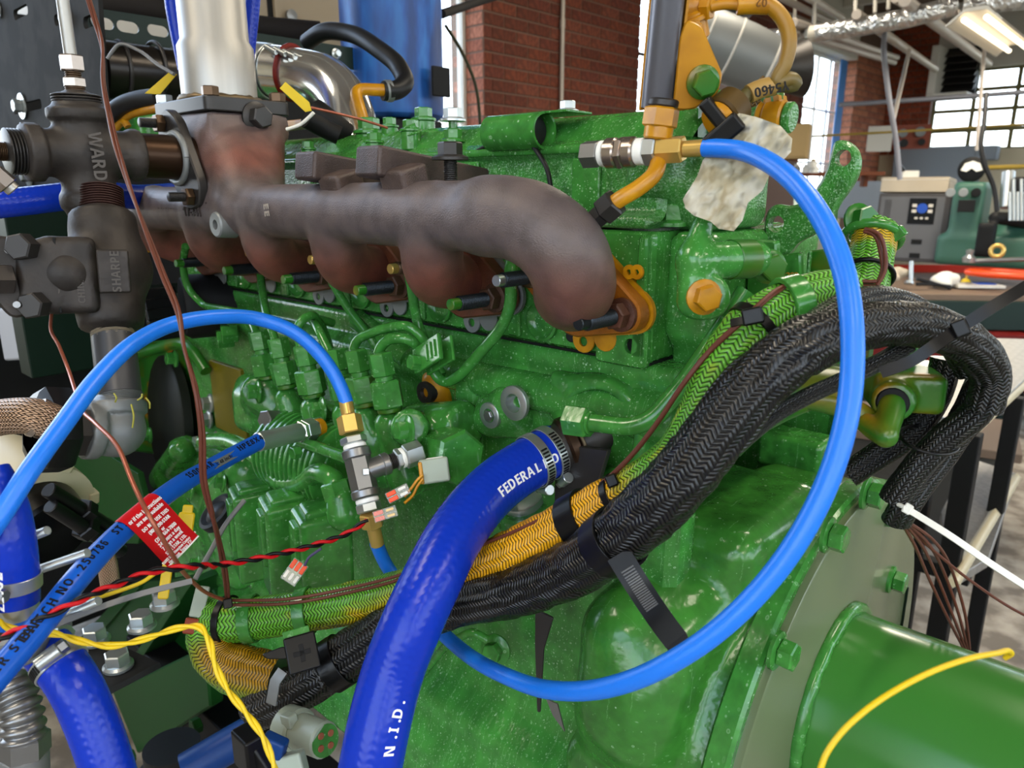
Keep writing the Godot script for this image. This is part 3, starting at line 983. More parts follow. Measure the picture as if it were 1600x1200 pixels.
	part(bk, "oval_opening", cast(MB.new(), [["c", op + Vector3(0, 0.012, 0), op - Vector3(0, 0.012, 0), 0.024, 0.024, 0.0]], 0.003), M.ochre_paint)
	part(bk, "opening_screw", lathe(MB.new(), op + OUT * 0.014, OUT, [[0, 0.017], [0.014, 0.016], [0.014, 0.008], [0.008, 0.006], [0.008, 0]], 18), M.dark_steel)
	for q in [[[700, 640], [720, 740]], [[640, 560], [560, 500]]]:
		part(bk, "rib", tube(MB.new(), [pw(q[0][0], q[0][1], 0), pw(q[1][0], q[1][1], 0)], 0.018, 12), M.green_paint)
	part(bk, "side_rib", tube(MB.new(), [pw(735, 590, 0.0), pw(740, 830, -0.004)], 0.022, 12), M.green_paint)
	var bs := pw(818, 800, 0.0)
	var bm := MB.new()
	lathe(bm, bs - OUT * 0.03 + Vector3(0, -0.04, 0), Vector3(0, 0.92, 0.4), [[0, 0.05], [0.06, 0.046], [0.064, 0.042], [0.064, 0]], 26)
	part(bk, "drain_boss", bm, M.green_paint)
	part(bk, "drain_ring", lathe(MB.new(), bs + Vector3(0, 0.014, 0.0), Vector3(0, 0.92, 0.4), [[0, 0.03], [0.012, 0.03], [0.014, 0.026], [0.014, 0]], 24), M.zinc, "bare metal ring with ochre edge")
	bolts(bk, [pw(775, 1015, 0.035)], Vector3(0.3, 0.2, 1), 0.014, M.green_paint_clean, 1.6)
	# flywheel housing
	var fh := thing("flywheel_housing", "big green flywheel housing with a domed pocket at the rear of the engine", "flywheel housing")
	var cx := Vector3(0, -0.58, -0.30)
	var sh := [["d", Vector3(-0.01, -0.58, -0.30), Vector3(0.135, -0.58, -0.30), 0.362, 0.02, 0.0],
		["b", Vector3(-0.07, -0.44, -0.19), Vector3(0.11, 0.2, 0.16), 0.03, Basis(), 0.03],
		["b", Vector3(0.009, -0.28, -0.17), Vector3(0.109, 0.08, 0.12), 0.035, Basis(), 0.015],
		["d", Vector3(-0.045, -0.395, -0.06), Vector3(0.085, -0.415, -0.06), 0.145, 0.05, 0.02],
		["b", Vector3(0.02, -0.60, -0.03), Vector3(0.09, 0.1, 0.085), 0.03, Basis(), 0.05],
		["b", Vector3(0.02, -0.37, -0.01), Vector3(0.05, 0.10, 0.085), 0.05, Basis(Vector3(0, 0, 1), 0.3), 0.03]]
	part(fh, "housing_shell", cast(MB.new(), sh, 0.0075), M.housing_green)
	part(fh, "rim", lathe(MB.new(), cx + REAR * 0.118, REAR, [[0, 0.33], [0, 0.368], [0.004, 0.373], [0.026, 0.373], [0.030, 0.369], [0.030, 0.33]], 96), M.green_paint_clean)
	part(fh, "top_block", abox(MB.new(), pw(1238, 705, -0.40) + Vector3(-0.05, -0.03, -0.05), pw(1238, 705, -0.40) + Vector3(0.05, 0.025, 0.02), 0.01), M.green_paint_clean)
	var pk := MB.new()
	prism(pk, rounded([Vector2(0, 0), Vector2(0.024, -0.004), Vector2(0.012, -0.05), Vector2(0.008, -0.14), Vector2(0.004, -0.14), Vector2(0.0, -0.05)], 0.003), frame(pw(838, 950, 0.085), Vector3(0.2, 0, 1)), 0.003, 0.0005)
	part(fh, "shim_strip", pk, M.dark_steel, "torn dark metal strip")
	part(fh, "shim_strip", prism(MB.new(), [Vector2(0, 0), Vector2(0.016, -0.002), Vector2(0.026, -0.036), Vector2(0.01, -0.02)], frame(pw(854, 1090, 0.085), Vector3(0.2, 0, 1)), 0.002), M.steel, "curled bright metal end")
	# plate and shaft guard
	var ad := thing("adapter_plate", "dull green round end plate bolted to the flywheel housing", "end plate")
	part(ad, "disc", lathe(MB.new(), cx + REAR * 0.148, REAR, [[0, 0], [0, 0.36], [0.008, 0.36], [0.01, 0.357], [0.01, 0]], 80), mat("dull_green", Color(0.38, 0.43, 0.31), 0.24))
	var ang := [[1365, 770], [1405, 800], [1405, 905], [1305, 835], [1225, 1015]]
	for a in ang:
		var q := pu(a[0] - 14, a[1], 0.158)
		var n := MB.new()
		lathe(n, q, REAR, [[0, 0], [0, 0.022], [0.004, 0.022], [0.006, 0.018], [0.006, 0]], 22)
		hexa(n, q + REAR * 0.006, REAR, 0.0165, 0.017, 0.4)
		part(ad, "bolt", n, M.green_paint_clean)
	part(ad, "side_tab", abox(MB.new(), pu(1398, 985, 0.150), pu(1420, 918, 0.162), 0.002), M.dark_green_steel)
	var sg := thing("shaft_guard", "large glossy green pipe welded to the end plate, running out to lower right", "pipe")
	var sc := Vector3(0, -0.499, -0.258)
	part(sg, "pipe_wall", lathe(MB.new(), sc + REAR * 0.156, REAR, [[0, 0.1275], [0.9, 0.1275], [0.9, 0.12], [0, 0.12]], 72), mat("pipe_green", Color(0.215, 0.45, 0.175), 0.2))
	var wp := []
	var wr := []
	var rng := RandomNumberGenerator.new()
	rng.seed = 5
	for k in 97:
		var a := TAU * k / 96
		wp.append(sc + REAR * 0.163 + Vector3(0, cos(a), sin(a)) * 0.131)
		wr.append(0.0085 + rng.randf_range(-0.001, 0.001))
	part(sg, "weld_bead", tube(MB.new(), wp, wr, 10, false), M.green_paint_clean)
# ---- exhaust manifold, cast in one piece
func manifold() -> void:
	var ex := thing("exhaust_manifold", "long rusty brown cast exhaust manifold with six downpipes", "exhaust manifold")
	var a := Vector3(-0.905, 0.146, 0.13)
	var b := Vector3(-0.115, 0.151, 0.13)
	var pr := [["c", a, b, 0.035, 0.036, 0.0]]
	# the rear end bends down into the last port
	var e := spline([b, Vector3(-0.062, 0.147, 0.126), Vector3(-0.026, 0.122, 0.115), Vector3(-0.028, 0.088, 0.093), Vector3(-0.060, 0.072, 0.058), Vector3(-0.078, 0.066, 0.03)], 3)
	for i in e.size() - 1: pr.append(["c", e[i], e[i + 1], 0.0365, 0.0365, 0.012])
	e = spline([a, Vector3(-0.955, 0.135, 0.12), Vector3(-0.985, 0.1, 0.1), Vector3(-0.98, 0.07, 0.04)], 3)
	for i in e.size() - 1: pr.append(["c", e[i], e[i + 1], 0.034, 0.034, 0.012])
	for i in range(1, 5):
		var u: float = PORTS[i]
		e = spline([Vector3(u + 0.066, 0.15, 0.130), Vector3(u + 0.046, 0.108, 0.12), Vector3(u + 0.018, 0.076, 0.085), Vector3(u, 0.066, 0.03)], 3)
		for k in e.size() - 1: pr.append(["c", e[k], e[k + 1], 0.032, 0.032, 0.010])
	# the outlet that rises to the square flange
	var o := Vector3(-0.749, 0.306, 0.076)
	pr.append(["c", Vector3(-0.60, 0.165, 0.122), Vector3(-0.742, 0.268, 0.082), 0.04, 0.056, 0.025])
	pr.append(["c", Vector3(-0.60, 0.17, 0.10), Vector3(-0.685, 0.27, 0.04), 0.03, 0.03, 0.02])
	pr.append(["b", o + Vector3(0, -0.036, 0), Vector3(0.088, 0.017, 0.065), 0.006, Basis(), 0.012])
	pr.append(["b", Vector3(-0.712, 0.215, 0.11), Vector3(0.045, 0.05, 0.035), 0.015, Basis(), 0.02])
	var tint := func(p: Vector3) -> Color:
		var t := clampf((0.128 - p.y) / 0.05, 0, 1)
		if p.y > 0.185 and p.x < -0.35: t = clampf((p.x + 0.74) / 0.12, 0, 1) * clampf((0.285 - p.y) / 0.06, 0, 1) * clampf((p.y - 0.185) / 0.03, 0, 1) * 0.8
		if p.x > -0.16: t *= 0.7
		return Color(0.40, 0.365, 0.36).lerp(Color(0.52, 0.31, 0.26), clampf(t, 0, 1))
	part(ex, "casting", cast(MB.new(), pr, 0.0052, tint), M.rusty_iron)
	var rustc := Color(0.23, 0.15, 0.12)
	for i in 6:
		var u: float = PORTS[i]
		var fl := MB.new()
		fl.col = Color(0.66, 0.40, 0.06) if i == 0 else Color(0.42, 0.25, 0.17)
		# diamond flange with a stud at upper left and lower right
		var d := []
		var s := Vector2(0.061, -0.0155)
		var c2 := Vector2(u + 0.0, 0.066)
		for k in 24:
			var t := TAU * k / 24
			var q := Vector2.from_angle(t)
			var h := maxf(0.048, maxf((s + q * 0.021).dot(q), (-s + q * 0.021).dot(q)))
			d.append(c2 + q * h if h <= 0.048 else c2 + (s if s.dot(q) > 0 else -s) + q * 0.021)
		var hull := Geometry2D.convex_hull(PackedVector2Array(d))
		hull.remove_at(hull.size() - 1)
		prism(fl, Array(hull), Transform3D(Basis(), Vector3(0, 0, 0.011)), 0.02, 0.002)
		part(ex, "port_flange", fl, M.rusty_iron, "flange painted ochre" if i == 0 else "")
		var sp := Vector3(u + 0.061, 0.0505, 0.031)
		var n := MB.new()
		n.col = Color(0.30, 0.20, 0.14) if i else Color(0.34, 0.20, 0.15)
		lathe(n, sp, OUT, [[0, 0], [0, 0.018], [0.005, 0.018], [0.006, 0.015], [0.006, 0]], 22)
		hexa(n, sp + OUT * 0.006, OUT, 0.0145, 0.014, 0.2)
		part(ex, "nut", n, M.rusty_iron)
		var st := MB.new()
		thread(st, sp + OUT * 0.02, OUT, 0.0088, 0.044, 0.0022)
		var sd := part(ex, "stud", st, mat("stud_steel", Color(0.16, 0.18, 0.20), 0.35, 0.7))
		var tip := MB.new()
		rod(tip, sp + OUT * 0.063, sp + OUT * 0.077, 0.0068, 12)
		part(sd, "stud_tip", tip, M.stud_steel if i == 0 else M.green_ochre_paint, "" if i == 0 else "stud end dabbed with green paint")
		var su := Vector3(u - 0.061, 0.0815, 0.03)
		var s2 := MB.new()
		hexa(s2, su, OUT, 0.014, 0.016)
		part(ex, "upper_nut", s2, M.bronze)
		var us := part(ex, "upper_stud", thread(MB.new(), su + OUT * 0.014, OUT, 0.0085, 0.042, 0.0022), M.stud_steel if i < 1 else M.bronze)
		part(us, "stud_tip", rod(MB.new(), su + OUT * 0.055, su + OUT * 0.066, 0.0065, 12), M.zinc if i < 1 else M.brass)
		# gasket ears under the flange
		var g := MB.new()
		for k in [-0.042, -0.012]:
			prism(g, circle(Vector2(u + k + 0.034, 0.013 + (k + 0.03) * 0.2), 0.0155, 16), Transform3D(Basis(), Vector3(0, 0, 0.004)), 0.003, 0.0005, [circle(Vector2(u + k + 0.034, 0.011 + (k + 0.03) * 0.2), 0.006, 10)] if k < -0.03 else [])
		prism(g, Array(Geometry2D.offset_polygon(hull, 0.003)[0]), Transform3D(Basis(), Vector3(0, 0, 0.004)), 0.005, 0.0)
		part(ex, "gasket", g, M.ochre_paint if i == 0 else M.galvanised, "ochre painted gasket" if i == 0 else "grey sheet gasket with ears below the flange")
	# upper ears of the rear gasket
	for q in [[985, 425], [997, 425], [940, 390]]:
		var c3 := pw(q[0], q[1], 0.012)
		part(ex, "gasket_ear", prism(MB.new(), circle(Vector2(c3.x, c3.y), 0.008, 16), Transform3D(Basis(), Vector3(0, 0, c3.z)), 0.003, 0.0005, [circle(Vector2(c3.x, c3.y), 0.0032, 10)]), M.ochre_paint, "ochre painted gasket ear")
	# two rectangular lifting lugs on top
	for q in [[474, 258], [572, 251]]:
		var l := MB.new()
		l.col = Color(0.29, 0.25, 0.235)
		var p := pw(q[0], q[1], 0.165)
		box(l, Transform3D(Basis(Vector3.RIGHT, -0.13), p + Vector3(0.0, -0.011, -0.085)), Vector3(0.044, 0.033, 0.17), 0.004)
		part(ex, "cast_lug", l, M.rusty_iron)
		var l2 := MB.new()
		l2.col = Color(0.34, 0.29, 0.275)
		box(l2, Transform3D(Basis(Vector3.RIGHT, 0.25), pw(q[0] + 38, q[1] + 30, 0.155) - OUT * 0.02), Vector3(0.042, 0.03, 0.04), 0.006)
		part(ex, "lug_foot", l2, M.rusty_iron)
	var bo := pw(338, 351, 0.170)
	part(ex, "probe_boss", lathe(MB.new(), bo - OUT * 0.026, OUT, [[0, 0.02], [0.026, 0.018], [0.028, 0.016], [0.028, 0.007], [0.015, 0.006], [0.015, 0]], 24), M.galvanised, "bare metal ring round a small hole")
	var tm := mat("cast_letters", Color(0.23, 0.2, 0.19), 0.6, 0.2)
	text(ex, "R116179 D", pw(265, 331, 0.163), REAR, Vector3(0, 1, 0.2), 0.012, tm, 0.002)
	text(ex, "17-341", pw(300, 331, 0.166), REAR, Vector3(0, 1, 0.1), 0.014, tm, 0.002)
	text(ex, "N  2", pw(332, 325, 0.163), REAR, Vector3(0, 1, 0.1), 0.016, tm, 0.002)
	text(ex, "EE", pw(416, 328, 0.167), Vector3(0.1, -1, 0), Vector3(1, 0, 0), 0.012, mat("chalk", Color(0.62, 0.58, 0.54), 0.8), 0.0006)
	# bolt standing on the manifold
	var pb := pw(704, 268, 0.10)
	var bb := MB.new()
	thread(bb, pb - Vector3(0, 0.03, 0), Vector3.UP, 0.0075, 0.045, 0.002)
	bolt(bb, pb + Vector3(0, 0.012, 0), Vector3.UP, 0.0135, 1.5)
	part(ex, "standing_bolt", bb, M.dark_steel, "dark flanged bolt standing upright on top")
	# square outlet flange
	var of := thing("outlet_flange", "dark steel rectangular flange plate under the silver exhaust pipe", "flange")
	var fl2 := prism(MB.new(), rounded(rect(Vector2(-0.091, -0.068), Vector2(0.091, 0.068)), 0.012), Transform3D(Basis(Vector3(1, 0, 0), Vector3(0, 0, -1), Vector3(0, 1, 0)), o + Vector3(0, -0.018, 0)), 0.02, 0.0015)
	part(of, "plate", fl2, M.dark_steel)
	for k in [[-0.077, 0.054], [0.077, 0.054], [0.077, -0.054], [-0.077, -0.054]]:
		part(of, "bolt", bolt(MB.new(), o + Vector3(k[0], 0.002, k[1]), Vector3.UP, 0.0125, 0), M.zinc if k[0] < 0 and k[1] > 0 else M.bronze)
	part(of, "side_bolt", bolt(MB.new(), pu(400, 184, o.x + 0.09), REAR, 0.0165, 1.4), M.dark_steel, "large dark bolt on the side")
	var sp2 := thing("exhaust_pipe", "upright silver steel exhaust pipe welded to the dark flange", "exhaust pipe")
	part(sp2, "pipe_wall", lathe(MB.new(), o + Vector3(0, 0.004, 0), Vector3.UP, [[0, 0.056], [0.078, 0.056], [0.088, 0.050], [0.5, 0.050], [0.5, 0.046], [0.0, 0.046]], 56), M.stainless)
	var wp := []
	var wr := []
	var rng := RandomNumberGenerator.new()
	rng.seed = 8
	for k in 73:
		var t := TAU * k / 72
		wp.append(o + Vector3(cos(t) * 0.058, 0.005, sin(t) * 0.058))
		wr.append(0.0055 + rng.randf_range(-0.0015, 0.0015))
	part(sp2, "weld_bead", tube(MB.new(), wp, wr, 8, false), mat("weld", Color(0.42, 0.36, 0.27), 0.45, 0.8))
# ---- fittings in a row on one axis: [part name, from, to, radius, shape, material]
func chain(to: Node, a: Vector3, b: Vector3, segs: Array, k := 1.0) -> void:
	for s0 in segs:
		var s: Array = s0.duplicate()
		s[3] *= k
		var p: Vector3 = a.lerp(b, s[1])
		var q: Vector3 = a.lerp(b, s[2])
		var m := MB.new()
		match s[4]:
			"h": hexa(m, p, q - p, s[3], (q - p).length(), 0.25)
			"t": thread(m, p, q - p, s[3], (q - p).length(), 0.0019)
			"c": lathe(m, p, q - p, [[0, 0], [0, s[3] * 0.6], [(q - p).length(), s[3]], [(q - p).length(), 0]], 20)
			_: rod(m, p, q, s[3], 20)
		part(to, s[0], m, s[5])
func sheet(poly: Array, at: Transform3D, h: float, amp: float, sd: int, n := 22) -> MB:  # a crumpled piece of tape or film
	var m := MB.new()
	var nz := FastNoiseLite.new()
	nz.seed = sd
	nz.frequency = 22.0
	nz.fractal_type = FastNoiseLite.FRACTAL_RIDGED
	var p := PackedVector2Array(poly)
	var lo := p[0]
	var hi := p[0]
	for q in p:
		lo = lo.min(q); hi = hi.max(q)
	var keep := {}
	for side in [0, 1]:
		for i in n:
			for j in n:
				var c := PackedVector2Array()
				for e in [[0, 0], [1, 0], [1, 1], [0, 1]]: c.append(lo + (hi - lo) * Vector2(i + e[0], j + e[1]) / n)
				for cut in Geometry2D.intersect_polygons(c, p):
					var ids := []
					for q in cut:
						var z := nz.get_noise_2d(q.x, q.y) * amp
						var dx := (nz.get_noise_2d(q.x + 0.001, q.y) * amp - z) / 0.001
						var dy := (nz.get_noise_2d(q.x, q.y + 0.001) * amp - z) / 0.001
						var nn := (at.basis * Vector3(-dx, -dy, 1)).normalized()
						ids.append(m.vert(at * Vector3(q.x, q.y, z + (h if side else 0.0)), nn if side else -nn, q))
					for k in range(1, ids.size() - 1): m.tri(ids[0], ids[k], ids[k + 1])
	return m
func engine_details() -> void:
	# quick coupler with the long blue line
	var qc := thing("air_coupler", "bright nickel quick coupler with white thread tape and brass end on the long blue line", "pipe fitting")
	var a := pd(912, 242, 0.735)
	var b := pd(1104, 231, 0.665)
	chain(qc, a, b, [["end_nut", 0, 0.15, 0.0135, "h", M.steel], ["thread_tape", 0.15, 0.2, 0.0125, "r", M.white_tape], ["sleeve", 0.2, 0.3, 0.0145, "r", M.nickel], ["hex_band", 0.3, 0.36, 0.0155, "h", M.nickel], ["sleeve", 0.36, 0.45, 0.0145, "r", M.nickel], ["thread_tape", 0.45, 0.53, 0.0125, "r", M.white_tape], ["nut", 0.53, 0.63, 0.014, "h", M.zinc], ["brass_nut", 0.63, 0.83, 0.0125, "h", M.brass], ["brass_tube", 0.83, 1.0, 0.0075, "r", M.brass]])
	# probe in the last port with its ochre pipe
	var pr := thing("ochre_sensor_pipe", "bent ochre pipe with a dark compression nut rising from the manifold's last port", "pipe")
	var pipe := spline(path([945, 332, 0.70, 962, 316, 0.69, 1000, 292, 0.685, 1022, 272, 0.685, 1029, 250, 0.69, 1026, 225, 0.69, 1029, 205, 0.69]), 6)
	part(pr, "bent_tube", tube(MB.new(), pipe, 0.0078, 14), M.ochre_paint)
	chain(pr, pd(915, 356, 0.715), pd(966, 312, 0.69), [["thread", 0.0, 0.45, 0.0085, "t", M.dark_steel], ["compression_nut", 0.3, 0.55, 0.011, "h", M.dark_steel], ["compression_nut", 0.55, 0.95, 0.0145, "h", M.dark_steel]])
	chain(pr, pd(1027, 218, 0.69), pd(1037, 155, 0.68), [["ochre_nut", 0.0, 0.35, 0.0135, "r", M.ochre_paint], ["ochre_nut", 0.3, 0.8, 0.0165, "h", M.ochre_paint], ["dark_neck", 0.8, 1.0, 0.0145, "r", M.dark_steel]])
	# probe tube in its bracket
	var gt := thing("grey_probe_tube", "grey steel tube spotted with paint, standing in the ochre bracket", "pipe")
	var t0 := pd(1026, 168, 0.69)
	var t1 := pd(1048, -40, 0.64)
	part(gt, "tube_wall", tube(MB.new(), [t0, t0.lerp(t1, 0.5), t1], 0.0145, 26), mat("grey_tube", Color(0.36, 0.36, 0.39), 0.35, 0.5))
	var ob := thing("ochre_bracket", "ochre sheet bracket clasping the grey tube, held by a green bolt", "bracket")
	var ax := (t1 - t0).normalized()
	var rx := pd(1080, 100, 0.65) - pd(1040, 100, 0.65)
	rx = (rx - ax * rx.dot(ax)).normalized()
	var toward := rx.cross(ax).normalized()
	var bf := Transform3D(Basis(rx, ax, toward), t0)
	var arcp := []
	for k in 15:
		var t := -0.2 + 2.7 * k / 14
		arcp.append(Vector2(cos(t), sin(t)) * 0.0185)
	var back := arcp.duplicate()
	back.reverse()
	for q in back: arcp.append(q * 0.88)
	part(ob, "clasp", prism(MB.new(), arcp, Transform3D(Basis(rx, -toward, ax), t0 - ax * 0.004), 0.11, 0.0), M.ochre_paint)
	part(ob, "flange", prism(MB.new(), rounded([Vector2(0.013, 0.0), Vector2(0.03, 0.0), Vector2(0.052, 0.012), Vector2(0.055, 0.03), Vector2(0.030, 0.07), Vector2(0.016, 0.075), Vector2(0.012, 0.06)], 0.006), bf.translated_local(Vector3(0, 0, 0.008)), 0.0035, 0.001), M.ochre_paint)
	var bc := bf * Vector3(0.037, 0.024, 0.012)
	part(ob, "bolt", bolt(MB.new(), bc, toward, 0.0115, 1.3), M.green_ochre_paint, "green flanged bolt rubbed with ochre")
	part(ob, "spacer", rod(MB.new(), bc - toward * 0.006, bc - toward * 0.06, 0.0155, 20), M.green_paint_clean, "green spacer")
	part(ob, "foot", prism(MB.new(), rounded([Vector2(0.01, -0.012), Vector2(0.05, -0.006), Vector2(0.072, 0.025), Vector2(0.066, 0.034), Vector2(0.03, 0.0)], 0.004), bf.translated_local(Vector3(0, 0, -0.055)), 0.004, 0.001), M.ochre_paint)
	# sensor plugged in beside the tube
	var se := thing("ochre_sensor", "ochre painted sensor and plug beside the grey tube", "sensor")
	var s0 := pd(1085, 85, 0.70)
	var s1 := pd(1072, 15, 0.68)
	chain(se, s0, s1, [["plug_body", 0.3, 0.95, 0.017, "r", M.ochre_paint], ["plug_collar", 0.72, 0.85, 0.0195, "r", M.ochre_paint], ["plug_tail", 0.0, 0.3, 0.012, "r", M.ochre_paint]])
	var sd := (s1 - s0).normalized()
	var sx := frame(s0.lerp(s1, 0.5), pd(1072, 40, 0.4) - s0, sd)
	for k in 2:
		part(se, "latch", box(MB.new(), sx.translated_local(Vector3(-0.004 + k * 0.012, -0.008, 0.015)), Vector3(0.007, 0.024, 0.008), 0.0015), M.ochre_paint)
	part(se, "latch_bridge", box(MB.new(), sx.translated_local(Vector3(0.0, 0.004, 0.017)), Vector3(0.02, 0.004, 0.007), 0.001), M.ochre_paint)
	part(se, "elbow_cap", cast(MB.new(), [["c", pd(1072, 14, 0.68), pd(1100, 10, 0.675), 0.012, 0.0105, 0.0], ["b", pd(1068, 8, 0.68), Vector3(0.01, 0.01, 0.01), 0.003, Basis(), 0.004]], 0.0025), M.ochre_paint)
	chain(se, pd(1096, 10, 0.675), pd(1113, 9, 0.67), [["cap_nut", 0.0, 1.0, 0.0125, "h", M.ochre_paint]])
	var wl := thing("taped_sensor_lead", "taped lead fading from ochre to olive, looping from upper sensor to lower plug", "cable")
	var lead := spline(path([1110, 11, 0.67, 1130, 7, 0.668, 1160, 8, 0.665, 1200, 8, 0.66, 1222, 28, 0.66, 1233, 62, 0.66, 1226, 100, 0.665, 1213, 128, 0.67, 1238, 125, 0.67, 1242, 130, 0.672, 1215, 133, 0.675, 1185, 138, 0.675, 1165, 150, 0.675, 1152, 168, 0.675]), 6)
	var radii := []
	for i in lead.size(): radii.append(0.0045 if i < 11 else 0.0068)
	var lm := MB.new()
	tube(lm, lead, radii, 12)
	for i in lm.V.size():
		var t := clampf(float(i / 13) / lead.size() * 2.0 - 0.35, 0, 1)
		lm.C[i] = Color(0.70, 0.48, 0.06).lerp(Color(0.36, 0.32, 0.18), t)
	part(wl, "taped_wire", lm, mat("lead_tape", Color.WHITE, 0.45))
	part(wl, "sleeve", tube(MB.new(), spline(path([1152, 8, 0.664, 1176, 7, 0.662, 1201, 8, 0.66]), 4), 0.0082, 14), M.ochre_paint)
	text(wl, "02", pd(1190, 4, 0.648), pd(1180, 4, 0.648) - pd(1190, 4, 0.648), Vector3(0, -1, 0.1), 0.007, mat("faded_print", Color(0.4, 0.25, 0.04), 0.6))
	part(wl, "marker_sleeve", tube(MB.new(), spline(path([1210, 134, 0.674, 1190, 138, 0.674, 1170, 147, 0.674]), 4), 0.0085, 14), mat("cream_label", Color(0.66, 0.52, 0.27), 0.5))
	text(wl, "Y5460", pd(1206, 139, 0.658), pd(1170, 147, 0.658) - pd(1206, 139, 0.658), Vector3(0, -1, 0.1), 0.0085, M.black_print)
	var pg := thing("black_sensor_plug", "black and ochre plug at the lower end of the taped lead, above the masking tape", "connector")
	var g0 := pd(1158, 155, 0.675)
	var g1 := pd(1117, 192, 0.665)
	chain(pg, g0, g1, [["boot", 0.0, 0.25, 0.012, "c", M.black_rubber], ["plug_body", 0.2, 0.75, 0.0185, "r", mat("dusty_ochre_plastic", Color(0.30, 0.22, 0.08), 0.5)], ["plug_nose", 0.75, 1.0, 0.0165, "r", M.ochre_paint]])
	var gx := frame(g0.lerp(g1, 0.75), pd(1130, 200, 0.4) - g0, g0 - g1)
	part(pg, "latch", box(MB.new(), gx.translated_local(Vector3(0.012, -0.006, 0.012)), Vector3(0.018, 0.036, 0.02), 0.003), M.black_plastic)
	part(pg, "collar", box(MB.new(), gx.translated_local(Vector3(-0.002, -0.002, 0.006)), Vector3(0.04, 0.012, 0.03), 0.003), M.black_plastic)
	# masking tape
	var tp := thing("masking_tape_wad", "crumpled sheet of pale masking tape hanging below the black plug", "tape")
	var tx := frame(pd(1150, 270, 0.665), pd(1150, 270, 0.3) - pd(1150, 270, 0.665) + Vector3(-0.05, 0.05, 0))
	var tpoly := []
	var tpx := [[1152, 180], [1185, 190], [1222, 205], [1240, 225], [1238, 245], [1205, 275], [1192, 300], [1170, 318], [1160, 345], [1146, 361], [1120, 356], [1108, 345], [1080, 335], [1064, 322], [1061, 308], [1085, 272], [1096, 250], [1130, 210]]
	for q in tpx:
		var l := tx.affine_inverse() * pd(q[0], q[1], 0.665)
		tpoly.append(Vector2(l.x, l.y))
	part(tp, "crumpled_sheet", sheet(tpoly, tx, 0.0012, 0.007, 3), M.masking_tape)
	part(tp, "second_layer", sheet(Array(Geometry2D.offset_polygon(PackedVector2Array(tpoly), -0.007)[0]), tx.translated_local(Vector3(0.002, 0.001, -0.004)), 0.001, 0.006, 8), M.masking_tape)
	# column and union behind the tape
	var co := thing("green_column_bracket", "upright green bracket column behind the masking tape", "bracket")
	var cpl := plate([1086, 158, 1110, 142, 1124, 138, 1122, 200, 1132, 330, 1090, 350, 1084, 260], "w", -0.06)
	part(co, "column", prism(MB.new(), rounded(cpl[0], 0.004), cpl[1].translated_local(Vector3(0, 0, -0.03)), 0.03, 0.004), M.green_paint_clean)
	var un := thing("ochre_union", "ochre pipe stub and union with a green braided hose below the taped lead", "pipe fitting")
	chain(un, pd(1205, 135, 0.72), pd(1211, 178, 0.72), [["stub", 0.0, 0.8, 0.011, "r", M.green_ochre_paint], ["nut", 0.45, 0.75, 0.0125, "h", M.ochre_paint]])
	chain(un, pd(1186, 182, 0.73), pd(1240, 184, 0.71), [["collar", 0.0, 0.2, 0.0145, "r", M.ochre_paint], ["barrel", 0.2, 0.75, 0.0165, "r", M.ochre_paint], ["braided_end", 0.75, 1.0, 0.0145, "r", M.green_paint_spotted]])
	part(un, "braided_hose", tube(MB.new(), spline(path([1190, 182, 0.73, 1170, 190, 0.74, 1155, 215, 0.75]), 6), 0.011, 14), M.green_paint_spotted)
	part(un, "ochre_hose", tube(MB.new(), spline(path([1200, 130, 0.74, 1180, 150, 0.745, 1172, 180, 0.75, 1180, 205, 0.75]), 6), 0.0095, 14), braid("ochre_braid", Color(0.12, 0.08, 0.03), Color(0.5, 0.36, 0.12), 0.2, 6, 60))
	# black lead from the cover clip
	var bw := thing("black_cover_lead", "thin black lead from the green clip down to the manifold", "cable")
	part(bw, "wire", tube(MB.new(), spline(path([822, 214, 0.86, 840, 238, 0.85, 855, 265, 0.84, 862, 302, 0.84, 868, 345, 0.86]), 6), 0.0028, 8), M.black_rubber)
	part(bw, "wire_run", tube(MB.new(), spline(path([775, 220, 0.91, 745, 236, 0.93, 720, 248, 0.96, 700, 258, 0.98]), 6), 0.0025, 8), M.black_rubber)
